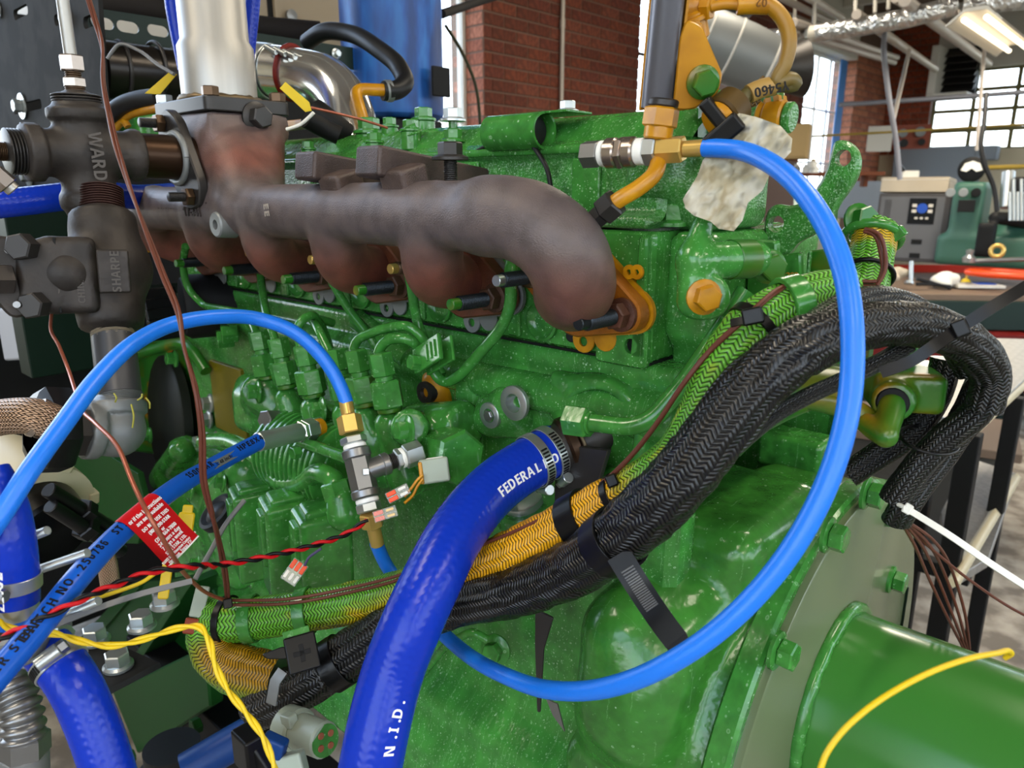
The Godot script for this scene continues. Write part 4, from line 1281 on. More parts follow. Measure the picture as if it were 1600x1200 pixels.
# ---- injection pump, its pipes and what hangs around them
func injection() -> void:
	var pump := thing("injection_pump", "green cast fuel injection pump with six outlet necks on the engine's side", "fuel pump")
	var nuts := [[415, 575, 0.105], [446, 588, 0.105], [487, 602, 0.108], [537, 610, 0.10], [568, 614, 0.108], [606, 622, 0.11]]
	var pa := pw(395, 640, 0.07)
	var pb := pw(650, 690, 0.07)
	var pr := [["b", (pa + pb) / 2 + Vector3(-0.02, -0.01, -0.035), Vector3(absf(pb.x - pa.x) / 2 + 0.03, 0.045, 0.045), 0.02, Basis(), 0.0]]
	for n in nuts:
		var p := pw(n[0], n[1], n[2])
		pr.append(["c", p + Vector3(0.0, -0.035, 0.0), p + Vector3(0.02, -0.105, -0.01), 0.019, 0.026, 0.018])
	var e := pw(690, 665, 0.06)
	pr.append(["d", pw(640, 672, 0.055), e + Vector3(0.03, 0.0, -0.02), 0.036, 0.008, 0.02])
	pr.append(["d", pw(640, 668, 0.09), pw(640, 668, 0.118), 0.024, 0.004, 0.012])
	pr.append(["d", pw(405, 612, 0.08), pw(405, 612, 0.122), 0.028, 0.004, 0.015])
	pr.append(["b", pw(430, 650, 0.07), Vector3(0.1, 0.04, 0.03), 0.02, Basis(), 0.03])
	pr.append(["b", pw(600, 700, 0.07), Vector3(0.09, 0.03, 0.03), 0.015, Basis(), 0.03])
	part(pump, "pump_body", cast(MB.new(), pr, 0.0052), M.green_paint_clean)
	for n in nuts:
		var p := pw(n[0], n[1], n[2])
		var up := Vector3(-0.16, 1, 0.05)
		var m := MB.new()
		hexa(m, p + up * -0.012, up, 0.021, 0.036, n[0] * 0.01)
		part(pump, "delivery_valve", m, M.green_paint_clean)
		part(pump, "valve_seat", rod(MB.new(), p + up * -0.018, p + up * -0.011, 0.0165, 16), M.green_ochre_paint)
		part(pump, "valve_neck", rod(MB.new(), p + up * 0.02, p + up * 0.032, 0.012, 16), M.green_paint_clean)
	for q in [[640, 672, 0.12], [405, 612, 0.125], [505, 640, 0.115]]:
		part(pump, "flange_bolt", bolt(MB.new(), pw(q[0], q[1], q[2]), Vector3(-0.35, 0.1, 1), 0.0125, 1.5), M.green_paint_clean)
	chain(pump, pw(438, 656, 0.12), pw(412, 656, 0.15), [["bare_plug", 0.2, 1.0, 0.0155, "h", M.steel], ["plug_collar", 0.0, 0.2, 0.012, "r", M.ochre_paint]])
	# high pressure pipes
	var pipes := [
		["far left green fuel pipe curling in front of the first downpipe", [290, 385, 0.10, 285, 415, 0.08, 292, 450, 0.07, 318, 478, 0.06, 370, 487, 0.08, 395, 500, 0.09, 412, 560, 0.105]],
		["green fuel pipe running straight down to the second pump outlet", [404, 400, 0.03, 408, 440, 0.05, 415, 490, 0.09, 430, 530, 0.10, 444, 575, 0.105]],
		["green fuel pipe with a short hook above the third pump outlet", [520, 560, 0.02, 505, 512, 0.05, 488, 490, 0.09, 465, 505, 0.115, 466, 530, 0.112, 484, 588, 0.108]],
		["green fuel pipe slanting down between the second and third studs", [510, 400, 0.02, 512, 430, 0.035, 545, 485, 0.03, 582, 530, 0.02, 600, 570, 0.01]],
		["green fuel pipe with the taller loop beside the clamp", [640, 390, 0.04, 634, 415, 0.06, 642, 440, 0.065, 650, 500, 0.05, 668, 545, 0.05, 690, 585, 0.045]],
		["green fuel pipe hooking behind the fourth stud and sweeping low to the right", [805, 395, 0.03, 796, 415, 0.06, 800, 470, 0.055, 786, 510, 0.045, 716, 590, 0.05, 690, 600, 0.05, 662, 555, 0.06, 640, 527, 0.09, 602, 530, 0.10, 588, 555, 0.105, 602, 610, 0.11]],
		["green fuel pipe rising from the fifth pump outlet in a wide arch", [566, 604, 0.108, 549, 560, 0.105, 556, 530, 0.10, 600, 512, 0.09, 640, 508, 0.08, 662, 530, 0.07, 690, 585, 0.03]],
		["green fuel pipe arching over from the fourth pump outlet", [540, 600, 0.10, 520, 560, 0.10, 495, 510, 0.09, 485, 495, 0.07, 520, 505, 0.03]]]
	for i in pipes.size():
		var t := thing("fuel_pipe", pipes[i][0], "fuel pipe", "high pressure fuel pipes")
		var c := path(pipes[i][1], "w")
		part(t, "steel_tube", tube(MB.new(), bent(c, 0.035, 6), 0.0066 if i != 5 else 0.0072, 14), M.green_paint_clean)
		var ends := {0: 0, 1: 1, 2: 2, 5: 5, 6: 4, 7: 3}
		if ends.has(i):
			var n: Array = nuts[ends[i]]
			var p := pw(n[0], n[1], n[2])
			var up := Vector3(-0.16, 1, 0.05)
			part(t, "union_nut", hexa(MB.new(), p + up * 0.029, up, 0.016, 0.03, 0.3 + i), M.green_paint_clean)
	var cl := thing("pipe_clamp", "green ridged clamp plate with a bolt holding two fuel pipes", "clamp")
	var cx := frame(pw(668, 553, 0.085), Vector3(-0.2, 0.25, 1), Vector3(-0.55, 1, 0))
	part(cl, "clamp_plate", box(MB.new(), cx, Vector3(0.062, 0.034, 0.006), 0.002), M.green_paint_clean)
	part(cl, "back_plate", box(MB.new(), cx.translated_local(Vector3(0, 0, -0.018)), Vector3(0.062, 0.034, 0.005), 0.002), M.green_paint_clean)
	for k in 3: part(cl, "ridge", box(MB.new(), cx.translated_local(Vector3(0.004 + k * 0.009, 0, 0.0035)), Vector3(0.0035, 0.022, 0.003), 0.001), M.green_paint_clean)
	part(cl, "clamp_bolt", hexa(MB.new(), cx * Vector3(-0.02, -0.005, 0.002), cx.basis.z, 0.0105, 0.012), M.green_paint_clean)
	# ribbed barrel below the pump
	var rb := thing("ribbed_governor", "green barrel with a row of thin cooling ribs below the pump", "governor")
	var r0 := pw(450, 700, 0.11)
	var r1 := pw(548, 735, 0.11)
	part(rb, "barrel", rod(MB.new(), r0, r1, 0.05, 28), M.green_paint_clean)
	for k in 13:
		var p := r0.lerp(r1, (k + 0.4) / 13)
		part(rb, "rib", lathe(MB.new(), p, r1 - r0, [[0, 0.04], [0, 0.064], [0.001, 0.066], [0.005, 0.066], [0.006, 0.064], [0.006, 0.04]], 30), M.green_paint_clean)
	part(rb, "top_rail", tube(MB.new(), [pw(470, 690, 0.165), pw(560, 722, 0.165)], 0.008), M.green_paint_clean)
	part(rb, "pin", hexa(MB.new(), pw(468, 705, 0.18), OUT, 0.009, 0.012), M.green_paint_clean)
	# return hose with elbow
	var rh := thing("green_return_hose", "green painted hose with a clip, ending in a hex elbow below the ribbed barrel", "hose")
	part(rh, "hose_body", tube(MB.new(), spline(path([318, 690, 0.14, 360, 690, 0.14, 398, 712, 0.15, 440, 752, 0.16, 470, 755, 0.165, 505, 740, 0.17, 522, 752, 0.17, 528, 770, 0.17], "w"), 6), 0.0135, 16), M.green_paint_clean)
	chain(rh, pw(430, 743, 0.157), pw(444, 755, 0.16), [["hose_clip", 0.0, 1.0, 0.016, "r", M.green_paint_clean]])
	chain(rh, pw(523, 752, 0.17), pw(533, 785, 0.17), [["union_nut", 0.0, 0.85, 0.02, "h", M.green_paint_clean]])
	part(rh, "elbow", cast(MB.new(), [["c", pw(533, 780, 0.17), pw(537, 803, 0.17), 0.019, 0.02, 0.0], ["c", pw(537, 803, 0.17), pw(560, 800, 0.15), 0.02, 0.016, 0.01]], 0.004), M.green_paint_clean)
	# three upright cover blocks
	var lab := ["leftmost of three tall green cover blocks below the pump", "middle tall green cover block below the pump", "right-hand tall green cover block under the hex elbow"]
	var bx := [[402, 830, 52, 150, 0.17], [452, 850, 62, 160, 0.18], [505, 870, 66, 165, 0.18]]
	for i in 3:
		var q: Array = bx[i]
		var t := thing("cover_block", lab[i], "engine cover", "tall green cover blocks")
		var c := pw(q[0], q[1], q[4])
		var s := depth(c) / FOCAL
		var bs := Basis(Vector3(0, 1, 0), -0.3) * Basis(Vector3(0, 0, 1), -0.06)
		part(t, "block", box(MB.new(), Transform3D(bs, c), Vector3(q[2] * s * 1.05, q[3] * s, 0.07), 0.008), M.green_paint_clean)
		part(t, "front_pad", box(MB.new(), Transform3D(bs, c + bs * Vector3(0, 0.02, 0.036)), Vector3(q[2] * s * 0.5, q[3] * s * 0.55, 0.008), 0.003), M.green_paint_clean)
		part(t, "top_cap", box(MB.new(), Transform3D(bs, c + bs * Vector3(0, q[3] * s * 0.49, 0.0)), Vector3(q[2] * s * 0.7, 0.02, 0.05), 0.006), M.green_paint_clean)
	var lo := thing("lower_pump_casting", "green lower engine casting with lumps and screws behind the yellow tagged wire", "engine casting")
	var lp := []
	var rng := RandomNumberGenerator.new()
	rng.seed = 14
	for k in 14: lp.append(["c", pw(rng.randf_range(250, 400), rng.randf_range(700, 900), 0.08), pw(rng.randf_range(250, 400), rng.randf_range(700, 900), 0.05), rng.randf_range(0.02, 0.045), rng.randf_range(0.02, 0.045), 0.03])
	lp.append(["b", pw(340, 800, 0.02), Vector3(0.16, 0.14, 0.03), 0.02, Basis(), 0.03])
	part(lo, "casting", cast(MB.new(), lp, 0.0085), M.green_paint_clean)
	part(lo, "cap_screw", bolt(MB.new(), pw(333, 688, 0.10), Vector3(-0.4, 0.5, 0.8), 0.012), M.zinc, "bare zinc screw")
	part(lo, "round_cap", lathe(MB.new(), pw(345, 805, 0.14), Vector3(-0.1, 0.7, 0.6), [[0, 0.036], [0.014, 0.036], [0.016, 0.03], [0.012, 0.022], [0.018, 0.014], [0.018, 0]], 26), M.black_rubber, "black rubber filler cap")
	for q in [[300, 770], [350, 755], [310, 880], [395, 905]]: part(lo, "screw", bolt(MB.new(), pw(q[0], q[1], 0.125), Vector3(-0.3, 0.3, 1), 0.011), M.green_paint_clean)
	# small side plumbing right of the pump
	var te := thing("steel_tee", "grey steel pipe tee between the two blue lines", "pipe fitting")
	var ta := pd(551, 682, 0.875)
	var tb := pd(578, 800, 0.86)
	chain(te, ta, tb, [["zinc_nut", 0.0, 0.1, 0.0145, "h", M.zinc], ["thread_tape", 0.1, 0.17, 0.0125, "r", M.white_tape], ["socket", 0.16, 0.3, 0.0155, "r", M.steel], ["tee_body", 0.28, 0.72, 0.0145, "h", M.steel], ["socket", 0.7, 0.82, 0.0155, "r", M.steel], ["thread_tape", 0.82, 0.88, 0.0125, "r", M.white_tape], ["zinc_nut", 0.88, 1.0, 0.0135, "h", M.zinc]], 1.09)
	chain(te, ta.lerp(tb, 0.48), pd(650, 708, 0.90), [["branch", 0.0, 0.42, 0.0115, "r", M.steel], ["socket", 0.36, 0.5, 0.0125, "r", M.steel], ["thread", 0.5, 0.62, 0.009, "t", M.dark_steel], ["zinc_nut", 0.62, 0.72, 0.0125, "h", M.zinc], ["thread_tape", 0.70, 0.78, 0.0115, "r", M.white_tape], ["long_nut", 0.78, 1.1, 0.014, "h", M.zinc]], 1.09)
	part(te, "raised_mark", box(MB.new(), frame(pd(572, 737, 0.852), pd(572, 737, 0.2) - pd(572, 737, 0.852)), Vector3(0.007, 0.007, 0.001), 0.0004), M.zinc)
	chain(te, pd(540, 626, 0.885), ta, [["brass_tube", 0.0, 0.42, 0.0075, "r", M.brass], ["brass_nut", 0.42, 0.92, 0.0135, "h", M.brass]], 1.09)
	chain(te, tb, pd(590, 852, 0.875), [["brass_nut", 0.0, 0.42, 0.0125, "h", M.brass], ["brass_tube", 0.42, 1.0, 0.0075, "r", M.brass]], 1.09)
	var sw := thing("green_sensor_plug_seat", "green round boss with hex nut behind the grey two-wire plug", "pipe fitting")
	chain(sw, pw(655, 697, 0.06), pw(722, 715, 0.10), [["collar", 0.0, 0.25, 0.035, "r", M.green_paint_clean], ["groove_ring", 0.25, 0.32, 0.033, "r", M.green_paint_clean], ["collar_end", 0.32, 0.45, 0.035, "r", M.green_paint_clean], ["big_nut", 0.5, 1.0, 0.034, "h", M.green_paint_clean]])
	part(sw, "lower_disc", rod(MB.new(), pw(640, 745, 0.06), pw(640, 745, 0.1), 0.026, 24), M.green_paint_clean)
	# small hex plug and drain tube low on the side
	var dt := thing("drain_tube", "thin green tube bending down to a bolt low on the block", "pipe")
	part(dt, "tube", tube(MB.new(), bent(path([652, 1062, 0.06, 700, 1005, 0.06, 738, 986, 0.06, 762, 1000, 0.05], "w"), 0.02), 0.006, 10), M.green_paint_clean)
	# front gear case
	var gc := thing("front_gear_case", "green and ochre front gear case with a dark round cover plate", "engine casting")
	var gp := plate([165, 545, 215, 520, 300, 535, 330, 500, 395, 520, 400, 700, 330, 720, 190, 700, 160, 640], "w", -0.08)
	part(gc, "case", prism(MB.new(), rounded(gp[0], 0.02), gp[1].translated_local(Vector3(0, 0, -0.12)), 0.14, 0.01), M.green_ochre_paint)
	var gd := pw(272, 655, -0.045)
	part(gc, "dark_cover", lathe(MB.new(), gd, Vector3(-0.15, 0.1, 1), [[0, 0.16], [0.02, 0.16], [0.024, 0.155], [0.024, 0]], 48), mat("olive_black", Color(0.10, 0.115, 0.09), 0.5))
	for q in [[275, 560], [330, 630], [235, 680], [318, 690], [215, 555], [328, 655]]: part(gc, "bolt", bolt(MB.new(), pw(q[0], q[1], 0.0), Vector3(-0.15, 0.1, 1), 0.015, 1.35), M.green_paint_clean if q[0] < 300 else M.zinc)
	part(gc, "yellow_rim", tube(MB.new(), spline(path([205, 560, 0.02, 245, 545, 0.02, 300, 548, 0.02, 322, 580, 0.02], "w"), 6), 0.012, 12), M.green_ochre_paint)
	part(gc, "ochre_patch", abox(MB.new(), pw(335, 560, -0.01), pw(385, 690, 0.004), 0.004), mat("old_ochre", Color(0.42, 0.38, 0.05), 0.4))
	for q in [[372, 520], [365, 528]]: part(gc, "hex_plug", hexa(MB.new(), pw(q[0], q[1], 0.02), Vector3(-0.4, 0, 1), 0.018, 0.03), M.green_paint_clean)
	for q in [[325, 508, 20, 22]]: part(gc, "ochre_pad", abox(MB.new(), pw(318, 500, 0.0), pw(345, 522, 0.014), 0.003), M.ochre_paint)
# ---- hoses and lines
func strap(m: MB, p: Array, face: Vector3, wd: float, th: float) -> MB:  # flat strap swept along p, its flat side towards face
	var first := m.V.size()
	for i in p.size():
		var t: Vector3 = (p[mini(i + 1, p.size() - 1)] - p[maxi(i - 1, 0)]).normalized()
		var s := t.cross(face).normalized()
		var n := s.cross(t).normalized()
		for e in [[-1, -1, -1, 0], [1, -1, -1, 0], [1, -1, 0, 1], [1, 1, 0, 1], [1, 1, 1, 0], [-1, 1, 1, 0], [-1, 1, 0, -1], [-1, -1, 0, -1]]:
			m.vert(p[i] + s * (e[0] * wd / 2) + n * (e[1] * th / 2), (n * e[2] + s * e[3]).normalized())
	for i in p.size() - 1:
		for k in [0, 2, 4, 6]:
			var a := first + i * 8 + int(k)
			m.quad(a, a + 1, a + 9, a + 8)
	for e in [0, p.size() - 1]:
		var a: int = first + int(e) * 8
		m.face([m.V[a], m.V[a + 1], m.V[a + 4], m.V[a + 5]])
		m.face([m.V[a + 5], m.V[a + 4], m.V[a + 1], m.V[a]])
	return m
func worm_clamp(to: Node, c: Vector3, dir: Vector3, r: float, screw: Vector3, tail: float) -> void:
	var d := dir.normalized()
	var cb := part(to, "clamp_band", ring(MB.new(), c - d * 0.006, d, r, r + 0.0015, 0.012, 40), M.zinc)
	var s := (screw - d * screw.dot(d)).normalized()
	var t := d.cross(s)
	var sl := MB.new()
	for k in 14:
		var a := -0.35 - k * 0.13
		var o := s.rotated(d, a)
		box(sl, Transform3D(Basis(d, o, d.cross(o)), c + o * (r + 0.0016)), Vector3(0.008, 0.0008, 0.0022), 0.0002)
	part(cb, "slot_row", sl, M.matt_black, "row of punched slots")
	var h := c + s * (r + 0.006)
	var sh := part(to, "screw_housing", rod(MB.new(), h - t * 0.011, h + t * 0.009, 0.0065, 16), M.zinc)
	part(sh, "screw_head", hexa(MB.new(), h + t * 0.009, t, 0.006, 0.007), M.steel)
	if tail > 0:
		var o := s.rotated(d, -2.4)
		part(to, "clamp_tail", strap(MB.new(), [c + o * (r + 0.001), c + o * (r + 0.004) + d.cross(o) * -0.5 * tail, c + o * (r + 0.010) + d.cross(o) * -tail], o, 0.012, 0.0008), M.zinc)
func hoses() -> void:
	var bs := thing("blue_silicone_hose", "thick royal blue silicone hose sweeping from the middle clamp down to the bottom edge", "hose")
	var hp := spline(path([868, 702, 0.872, 822, 727, 0.85, 775, 760, 0.82, 735, 803, 0.785, 702, 852, 0.755, 674, 908, 0.732, 643, 975, 0.718, 614, 1050, 0.715, 594, 1125, 0.705, 576, 1215, 0.70, 560, 1300, 0.70]), 8)
	var bsw := part(bs, "hose_wall", tube(MB.new(), hp, 0.0305, 32), M.blue_silicone)
	text_along(bsw, "FEDERAL HOS", hp, 19.5, true, 0.0304, 0.0115, M.white_print, 0.3)
	text_along(bsw, "N.I.D.", hp, 66.5, true, 0.0304, 0.0105, M.white_print, 0.5)
	var d0: Vector3 = hp[0] - hp[6]
	var hc := thing("hose_clamp", "worm drive hose clamp at the top end of the thick blue hose", "hose clamp")
	worm_clamp(hc, hp[3], d0, 0.031, Vector3(0.2, -0.75, 1), 0.0)
	worm_clamp(hc, hp[6], d0, 0.031, Vector3(0.4, -0.4, -1), 0.0)
	var stub := thing("coolant_stub", "dark welded steel pipe stub between the blue hose and the engine", "pipe")
	var s0: Vector3 = hp[3]
	var s1 := pw(948, 668, -0.02)
	chain(stub, s0, s1, [["pipe_wall", 0, 1, 0.0295, "r", M.dark_steel], ["collar", 0.25, 0.45, 0.034, "r", mat("burnt_steel", Color(0.24, 0.17, 0.12), 0.35, 0.8)], ["weld_ring", 0.45, 0.5, 0.0345, "r", M.weld]])
	part(stub, "gusset", prism(MB.new(), [Vector2(-0.03, 0.02), Vector2(0.045, 0.03), Vector2(0.015, -0.075), Vector2(-0.03, -0.07)], frame(pw(905, 725, 0.03), OUT), 0.008, 0.001), M.dark_steel)
	# long blue line
	var lb := thing("long_blue_line", "long sky blue rubber line looping round the right half of the picture", "hose")
	var lp := spline(path([1101, 231, 0.666, 1150, 234, 0.645, 1205, 256, 0.61, 1255, 300, 0.58, 1294, 360, 0.56, 1320, 430, 0.545, 1331, 505, 0.535, 1331, 590, 0.53, 1318, 675, 0.525, 1290, 760, 0.525, 1245, 846, 0.53, 1185, 925, 0.54, 1105, 998, 0.555, 1025, 1047, 0.575, 945, 1075, 0.61, 868, 1079, 0.66, 790, 1056, 0.74, 705, 1002, 0.85, 640, 935, 0.905, 602, 880, 0.90, 588, 848, 0.877]), 7)
	part(lb, "line_wall", tube(MB.new(), lp, 0.0083, 18), M.blue_rubber)
	var l2 := thing("looped_blue_line", "sky blue rubber line arching from the brass end over the left side", "hose")
	part(l2, "line_wall", tube(MB.new(), spline(path([542, 630, 0.884, 532, 604, 0.885, 505, 560, 0.88, 458, 518, 0.87, 402, 498, 0.855, 340, 495, 0.82, 272, 506, 0.78, 210, 536, 0.73, 150, 594, 0.68, 98, 664, 0.64, 42, 742, 0.605, 5, 800, 0.59, -30, 850, 0.58]), 7), 0.0083, 18), M.blue_rubber)
	var l3 := thing("lettered_blue_line", "blue pressure hose with black lettering and a silver end running to the lower left corner", "hose")
	var q3 := spline(path([405, 690, 0.93, 370, 708, 0.90, 330, 730, 0.86, 290, 752, 0.81, 240, 788, 0.75, 180, 840, 0.69, 120, 905, 0.63, 60, 980, 0.59, 0, 1050, 0.56, -50, 1110, 0.54]), 7)
	var l3w := part(l3, "hose_wall", tube(MB.new(), q3, 0.0105, 18), mat("blue_jacket", Color(0.07, 0.32, 0.70), 0.32))
	chain(l3, pd(402, 691, 0.93), pd(498, 668, 1.02), [["crimp_sleeve", 0.0, 0.72, 0.0125, "r", M.zinc], ["crimp_ring", 0.66, 0.74, 0.015, "h", M.chrome], ["swivel_nut", 0.72, 0.92, 0.0155, "h", M.zinc], ["adapter", 0.92, 1.05, 0.0125, "r", M.ochre_paint]])
	for t in [["HPE8X4", 7.0], ["1500 BAR", 21.5], ["ST.2", 35.5], ["BATCH NO. 250786", 51.5], ["SPIR STAR", 68.0]]: text_along(l3w, t[0], q3, t[1], true, 0.0104, 0.0075, M.black_print, -0.35)
	var dl: Vector3 = (q3[10] - q3[14]).normalized()
	var tw2: Vector3 = (Fi * eye - q3[12]).normalized()
	tw2 = (tw2 - dl * tw2.dot(dl)).normalized()
	var pl := part(l3, "paper_label", box(MB.new(), Transform3D(Basis(dl, tw2.cross(dl), tw2), q3[12] + tw2 * 0.0101), Vector3(0.055, 0.009, 0.001), 0.0003), M.galvanised, "pale printed strip")
	text(pl, "Length: 48 inches No.", q3[12] + tw2 * 0.0107, dl, tw2.cross(dl), 0.0045, M.black_print, 0.0003)
	# red tag folded round it
	var tg := thing("red_tag", "red tag with white print folded round the lettered blue hose", "tag")
	var c0: Vector3 = q3[31]
	var td: Vector3 = (q3[28] - q3[34]).normalized()
	var tz: Vector3 = (Fi * eye - c0).normalized()
	tz = (tz - td * tz.dot(td)).normalized()
	var tu := tz.cross(td)
	var tm := MB.new()
	var wide := 0.056
	var cols := 12
	var rows := 16
	var surf := func(a: float, b: float) -> Vector3:  # a along the hose, b down the tag
		var y := -b * 0.055
		var z := 0.0118 - 0.006 * smoothstep(0.0, 1.0, b) + 0.0012 * sin(a * 5.0 + b * 3.0) * b
		if b < 0: return c0 + td * ((a - 0.5) * wide) + (tz * cos(b * 2.6) - tu * sin(b * 2.6)) * 0.0118
		return c0 + td * ((a - 0.5) * wide + b * 0.004) + tz * z + tu * (y)
	for back in [0, 1]:
		var ids := []
		for i in cols + 1:
			for j in rows + 1:
				var a := float(i) / cols
				var b := float(j) / rows * 1.45 - 0.45
				var p: Vector3 = surf.call(a, b)
				var pa: Vector3 = surf.call(a + 0.01, b)
				var pb: Vector3 = surf.call(a, b + 0.01)
				var n := (pb - p).cross(pa - p).normalized()
				if n.dot(tz) < 0: n = -n
				ids.append(tm.vert(p - n * (0.0006 * back), -n if back else n))
		for i in cols:
			for j in rows: tm.quad(ids[i * (rows + 1) + j], ids[i * (rows + 1) + j + 1], ids[(i + 1) * (rows + 1) + j + 1], ids[(i + 1) * (rows + 1) + j])
	var tgs := part(tg, "printed_sheet", tm, M.red_tag)
	var lines := [["or if the instructions", -0.02, 0.0062], ["are not available", 0.1, 0.0062], ["DO NOT USE THIS", 0.24, 0.0060], ["(800) 890-STAR", 0.345, 0.0058], ["or", 0.44, 0.0055], ["(281) 664-7800", 0.52, 0.0060], ["24 hours a day", 0.62, 0.0060], ["7 days a week", 0.71, 0.0060], ["SPIR STAR, LTD.", 0.81, 0.0056], ["10002 Sam Houston Center Drive", 0.89, 0.0044], ["Houston, Texas 77064", 0.96, 0.0052]]
	for l in lines:
		var p: Vector3 = surf.call(0.5, l[1])
		text(tgs, l[0], p + tz * 0.0014, td, tu, l[2] * 0.66, M.white_print, 0.0004)
	part(tg, "white_edge", strap(MB.new(), [surf.call(0.0, 0.99), surf.call(0.33, 1.0), surf.call(0.66, 1.0), surf.call(1.0, 0.99)], tz, 0.0015, 0.001), M.white_print)
	# lower left silicone hoses
	var b2 := thing("lower_silicone_hose", "royal blue silicone hose with a clamp leaving the bottom left corner", "hose")
	var p2 := spline(path([72, 1012, 0.66, 92, 1035, 0.655, 115, 1068, 0.65, 142, 1125, 0.65, 165, 1190, 0.65, 185, 1260, 0.65]), 7)
	part(b2, "hose_wall", tube(MB.new(), p2, 0.0215, 28), M.blue_silicone)
	var c2 := thing("lower_hose_clamp", "worm drive clamp with a loose tail on the lower left blue hose", "hose clamp")
	worm_clamp(c2, p2[7], p2[7] - p2[11], 0.0215, Vector3(0.75, 0.75, 0.4), 0.03)
	var f2 := thing("hose_spigot", "zinc pipe spigot and collar at the head of the lower left blue hose", "pipe fitting")
	chain(f2, pd(48, 985, 0.67), pd(85, 1025, 0.657), [["collar", 0.0, 0.5, 0.029, "r", M.galvanised], ["hex", 0.4, 0.8, 0.025, "h", M.zinc], ["barrel", 0.5, 1.0, 0.021, "r", M.zinc]])
	var b3 := thing("left_silicone_hose", "royal blue silicone hose coming down at the left edge", "hose")
	var p3 := spline(path([-25, 745, 0.62, 0, 790, 0.62, 12, 840, 0.62, 18, 890, 0.625, 20, 940, 0.63]), 7)
	part(b3, "hose_wall", tube(MB.new(), p3, 0.0205, 28), M.blue_silicone)
	text(b3, "LINE", pd(2, 925, 0.596), pd(2, 900, 0.596) - pd(4, 935, 0.596), Vector3(-1, 0, 0), 0.011, M.white_print, 0.0005)
	var c3 := thing("left_hose_clamp", "worm drive clamp on the blue hose at the left edge", "hose clamp")
	worm_clamp(c3, p3[23], p3[22] - p3[24], 0.0207, Vector3(0.6, 0, 0.8), 0.0)
	var f3 := thing("left_pipe_fitting", "zinc fitting and rusty collar under the left blue hose", "pipe fitting")
	chain(f3, pd(18, 930, 0.63), pd(30, 1020, 0.645), [["barrel", 0.0, 0.35, 0.0195, "r", M.zinc], ["ring", 0.3, 0.42, 0.021, "r", M.blue_jacket], ["rust_ring", 0.4, 0.52, 0.0225, "r", M.burnt_steel], ["body", 0.5, 1.0, 0.026, "r", M.galvanised]])
	var studs := [["threaded rod sticking out of the left hose clamp, upper", 10, 855, 74, 829], ["threaded rod under the left clamp", 52, 893, 137, 864], ["threaded rod beside the twisted red and black wires", 75, 972, 154, 939]]
	for s in studs:
		var t := thing("threaded_rod", s[0], "threaded rod", "threaded rods at the left")
		part(t, "screw", thread(MB.new(), pd(s[1], s[2], 0.66), pd(s[3], s[4], 0.64) - pd(s[1], s[2], 0.66), 0.0042, (pd(s[3], s[4], 0.64) - pd(s[1], s[2], 0.66)).length(), 0.0014, 10), M.zinc)
	var co := thing("corrugated_hose", "corrugated stainless flexible hose in the bottom left corner", "hose")
	var pc := spline(path([5, 1040, 0.72, 22, 1080, 0.715, 34, 1120, 0.71, 38, 1155, 0.71]), 28)
	var rr := []
	for i in pc.size(): rr.append(0.0155 + 0.0045 * absf(sin(i * 0.31)))
	part(co, "bellows", tube(MB.new(), pc, rr, 24, true, func(_a: float, _l: float) -> float: return 1.0), M.steel)
	chain(co, pd(38, 1146, 0.71), pd(42, 1260, 0.72), [["ferrule", 0.0, 0.3, 0.022, "h", M.steel], ["sleeve", 0.25, 1.0, 0.0205, "r", M.galvanised]])
	var bb := thing("upper_left_silicone_hose", "royal blue silicone hose passing behind the tee at the left edge", "hose")
	part(bb, "hose_wall", tube(MB.new(), spline(path([-30, 322, 1.06, 60, 312, 1.09, 130, 304, 1.13, 220, 308, 1.25, 300, 300, 1.4]), 6), 0.0205, 24), M.blue_silicone)
# ---- looms, wires, ties
func loom(to: Node, called: String, p: Array, r, m: Material, strands := 7, amp := 0.10, sd := 1, shade = null) -> void:
	var nz := FastNoiseLite.new()
	nz.seed = sd
	nz.frequency = 14.0
	var f := func(a: float, l: float) -> float:
		var tw := a + l * 5.0 + nz.get_noise_1d(l) * 1.2
		return 1.0 + amp * (absf(sin(tw * strands / 2.0)) - 0.6) + amp * 0.9 * nz.get_noise_2d(cos(a) * 0.05 + 3.0, l + sin(a) * 0.05)
	var mb := MB.new()
	tube(mb, p, r, 36, true, f)
	if shade != null:
		for i in p.size():
			for k in 37: mb.C[i * 37 + k] = shade.call(float(i) / p.size(), TAU * k / 36)
	part(to, called, mb, m)
func tie_ring(to: Node, called: String, p: Array, i: int, r: float, w: float, m: Material) -> void:
	var d: Vector3 = (p[i + 1] - p[i - 1]).normalized()
	part(to, called, ring(MB.new(), p[i] - d * (w / 2), d, r - 0.001, r + 0.002, w, 36), m)
func twist(p: Array, off: float, r: float, pitch: float) -> Array:
	var o := []
	var l := 0.0
	for i in p.size():
		var t: Vector3 = (p[mini(i + 1, p.size() - 1)] - p[maxi(i - 1, 0)]).normalized()
		var s := side_of(t)
		if i: l += (p[i] - p[i - 1]).length()
		o.append(p[i] + s.rotated(t, off + l / pitch * TAU) * r)
	return o
func lever_block(label: String, x: Transform3D, n: int, up: bool) -> void:
	var t := thing("lever_connector", label, "connector", "clear lever connectors")
	var w := 0.0065 * n
	var cc := part(t, "clear_case", box(MB.new(), x, Vector3(0.027, w, 0.009), 0.001), M.clear_plastic)
	for k in n:
		var y := -w / 2 + 0.0065 * (k + 0.5)
		part(cc, "orange_lever", box(MB.new(), x.translated_local(Vector3(-0.007, y, 0.0035 if up else 0.002)), Vector3(0.011, 0.005, 0.004), 0.001), M.orange)
		part(cc, "metal_clip", box(MB.new(), x.translated_local(Vector3(0.006, y, 0)), Vector3(0.009, 0.0035, 0.005), 0.0008), M.brass if not up else M.white_plastic)
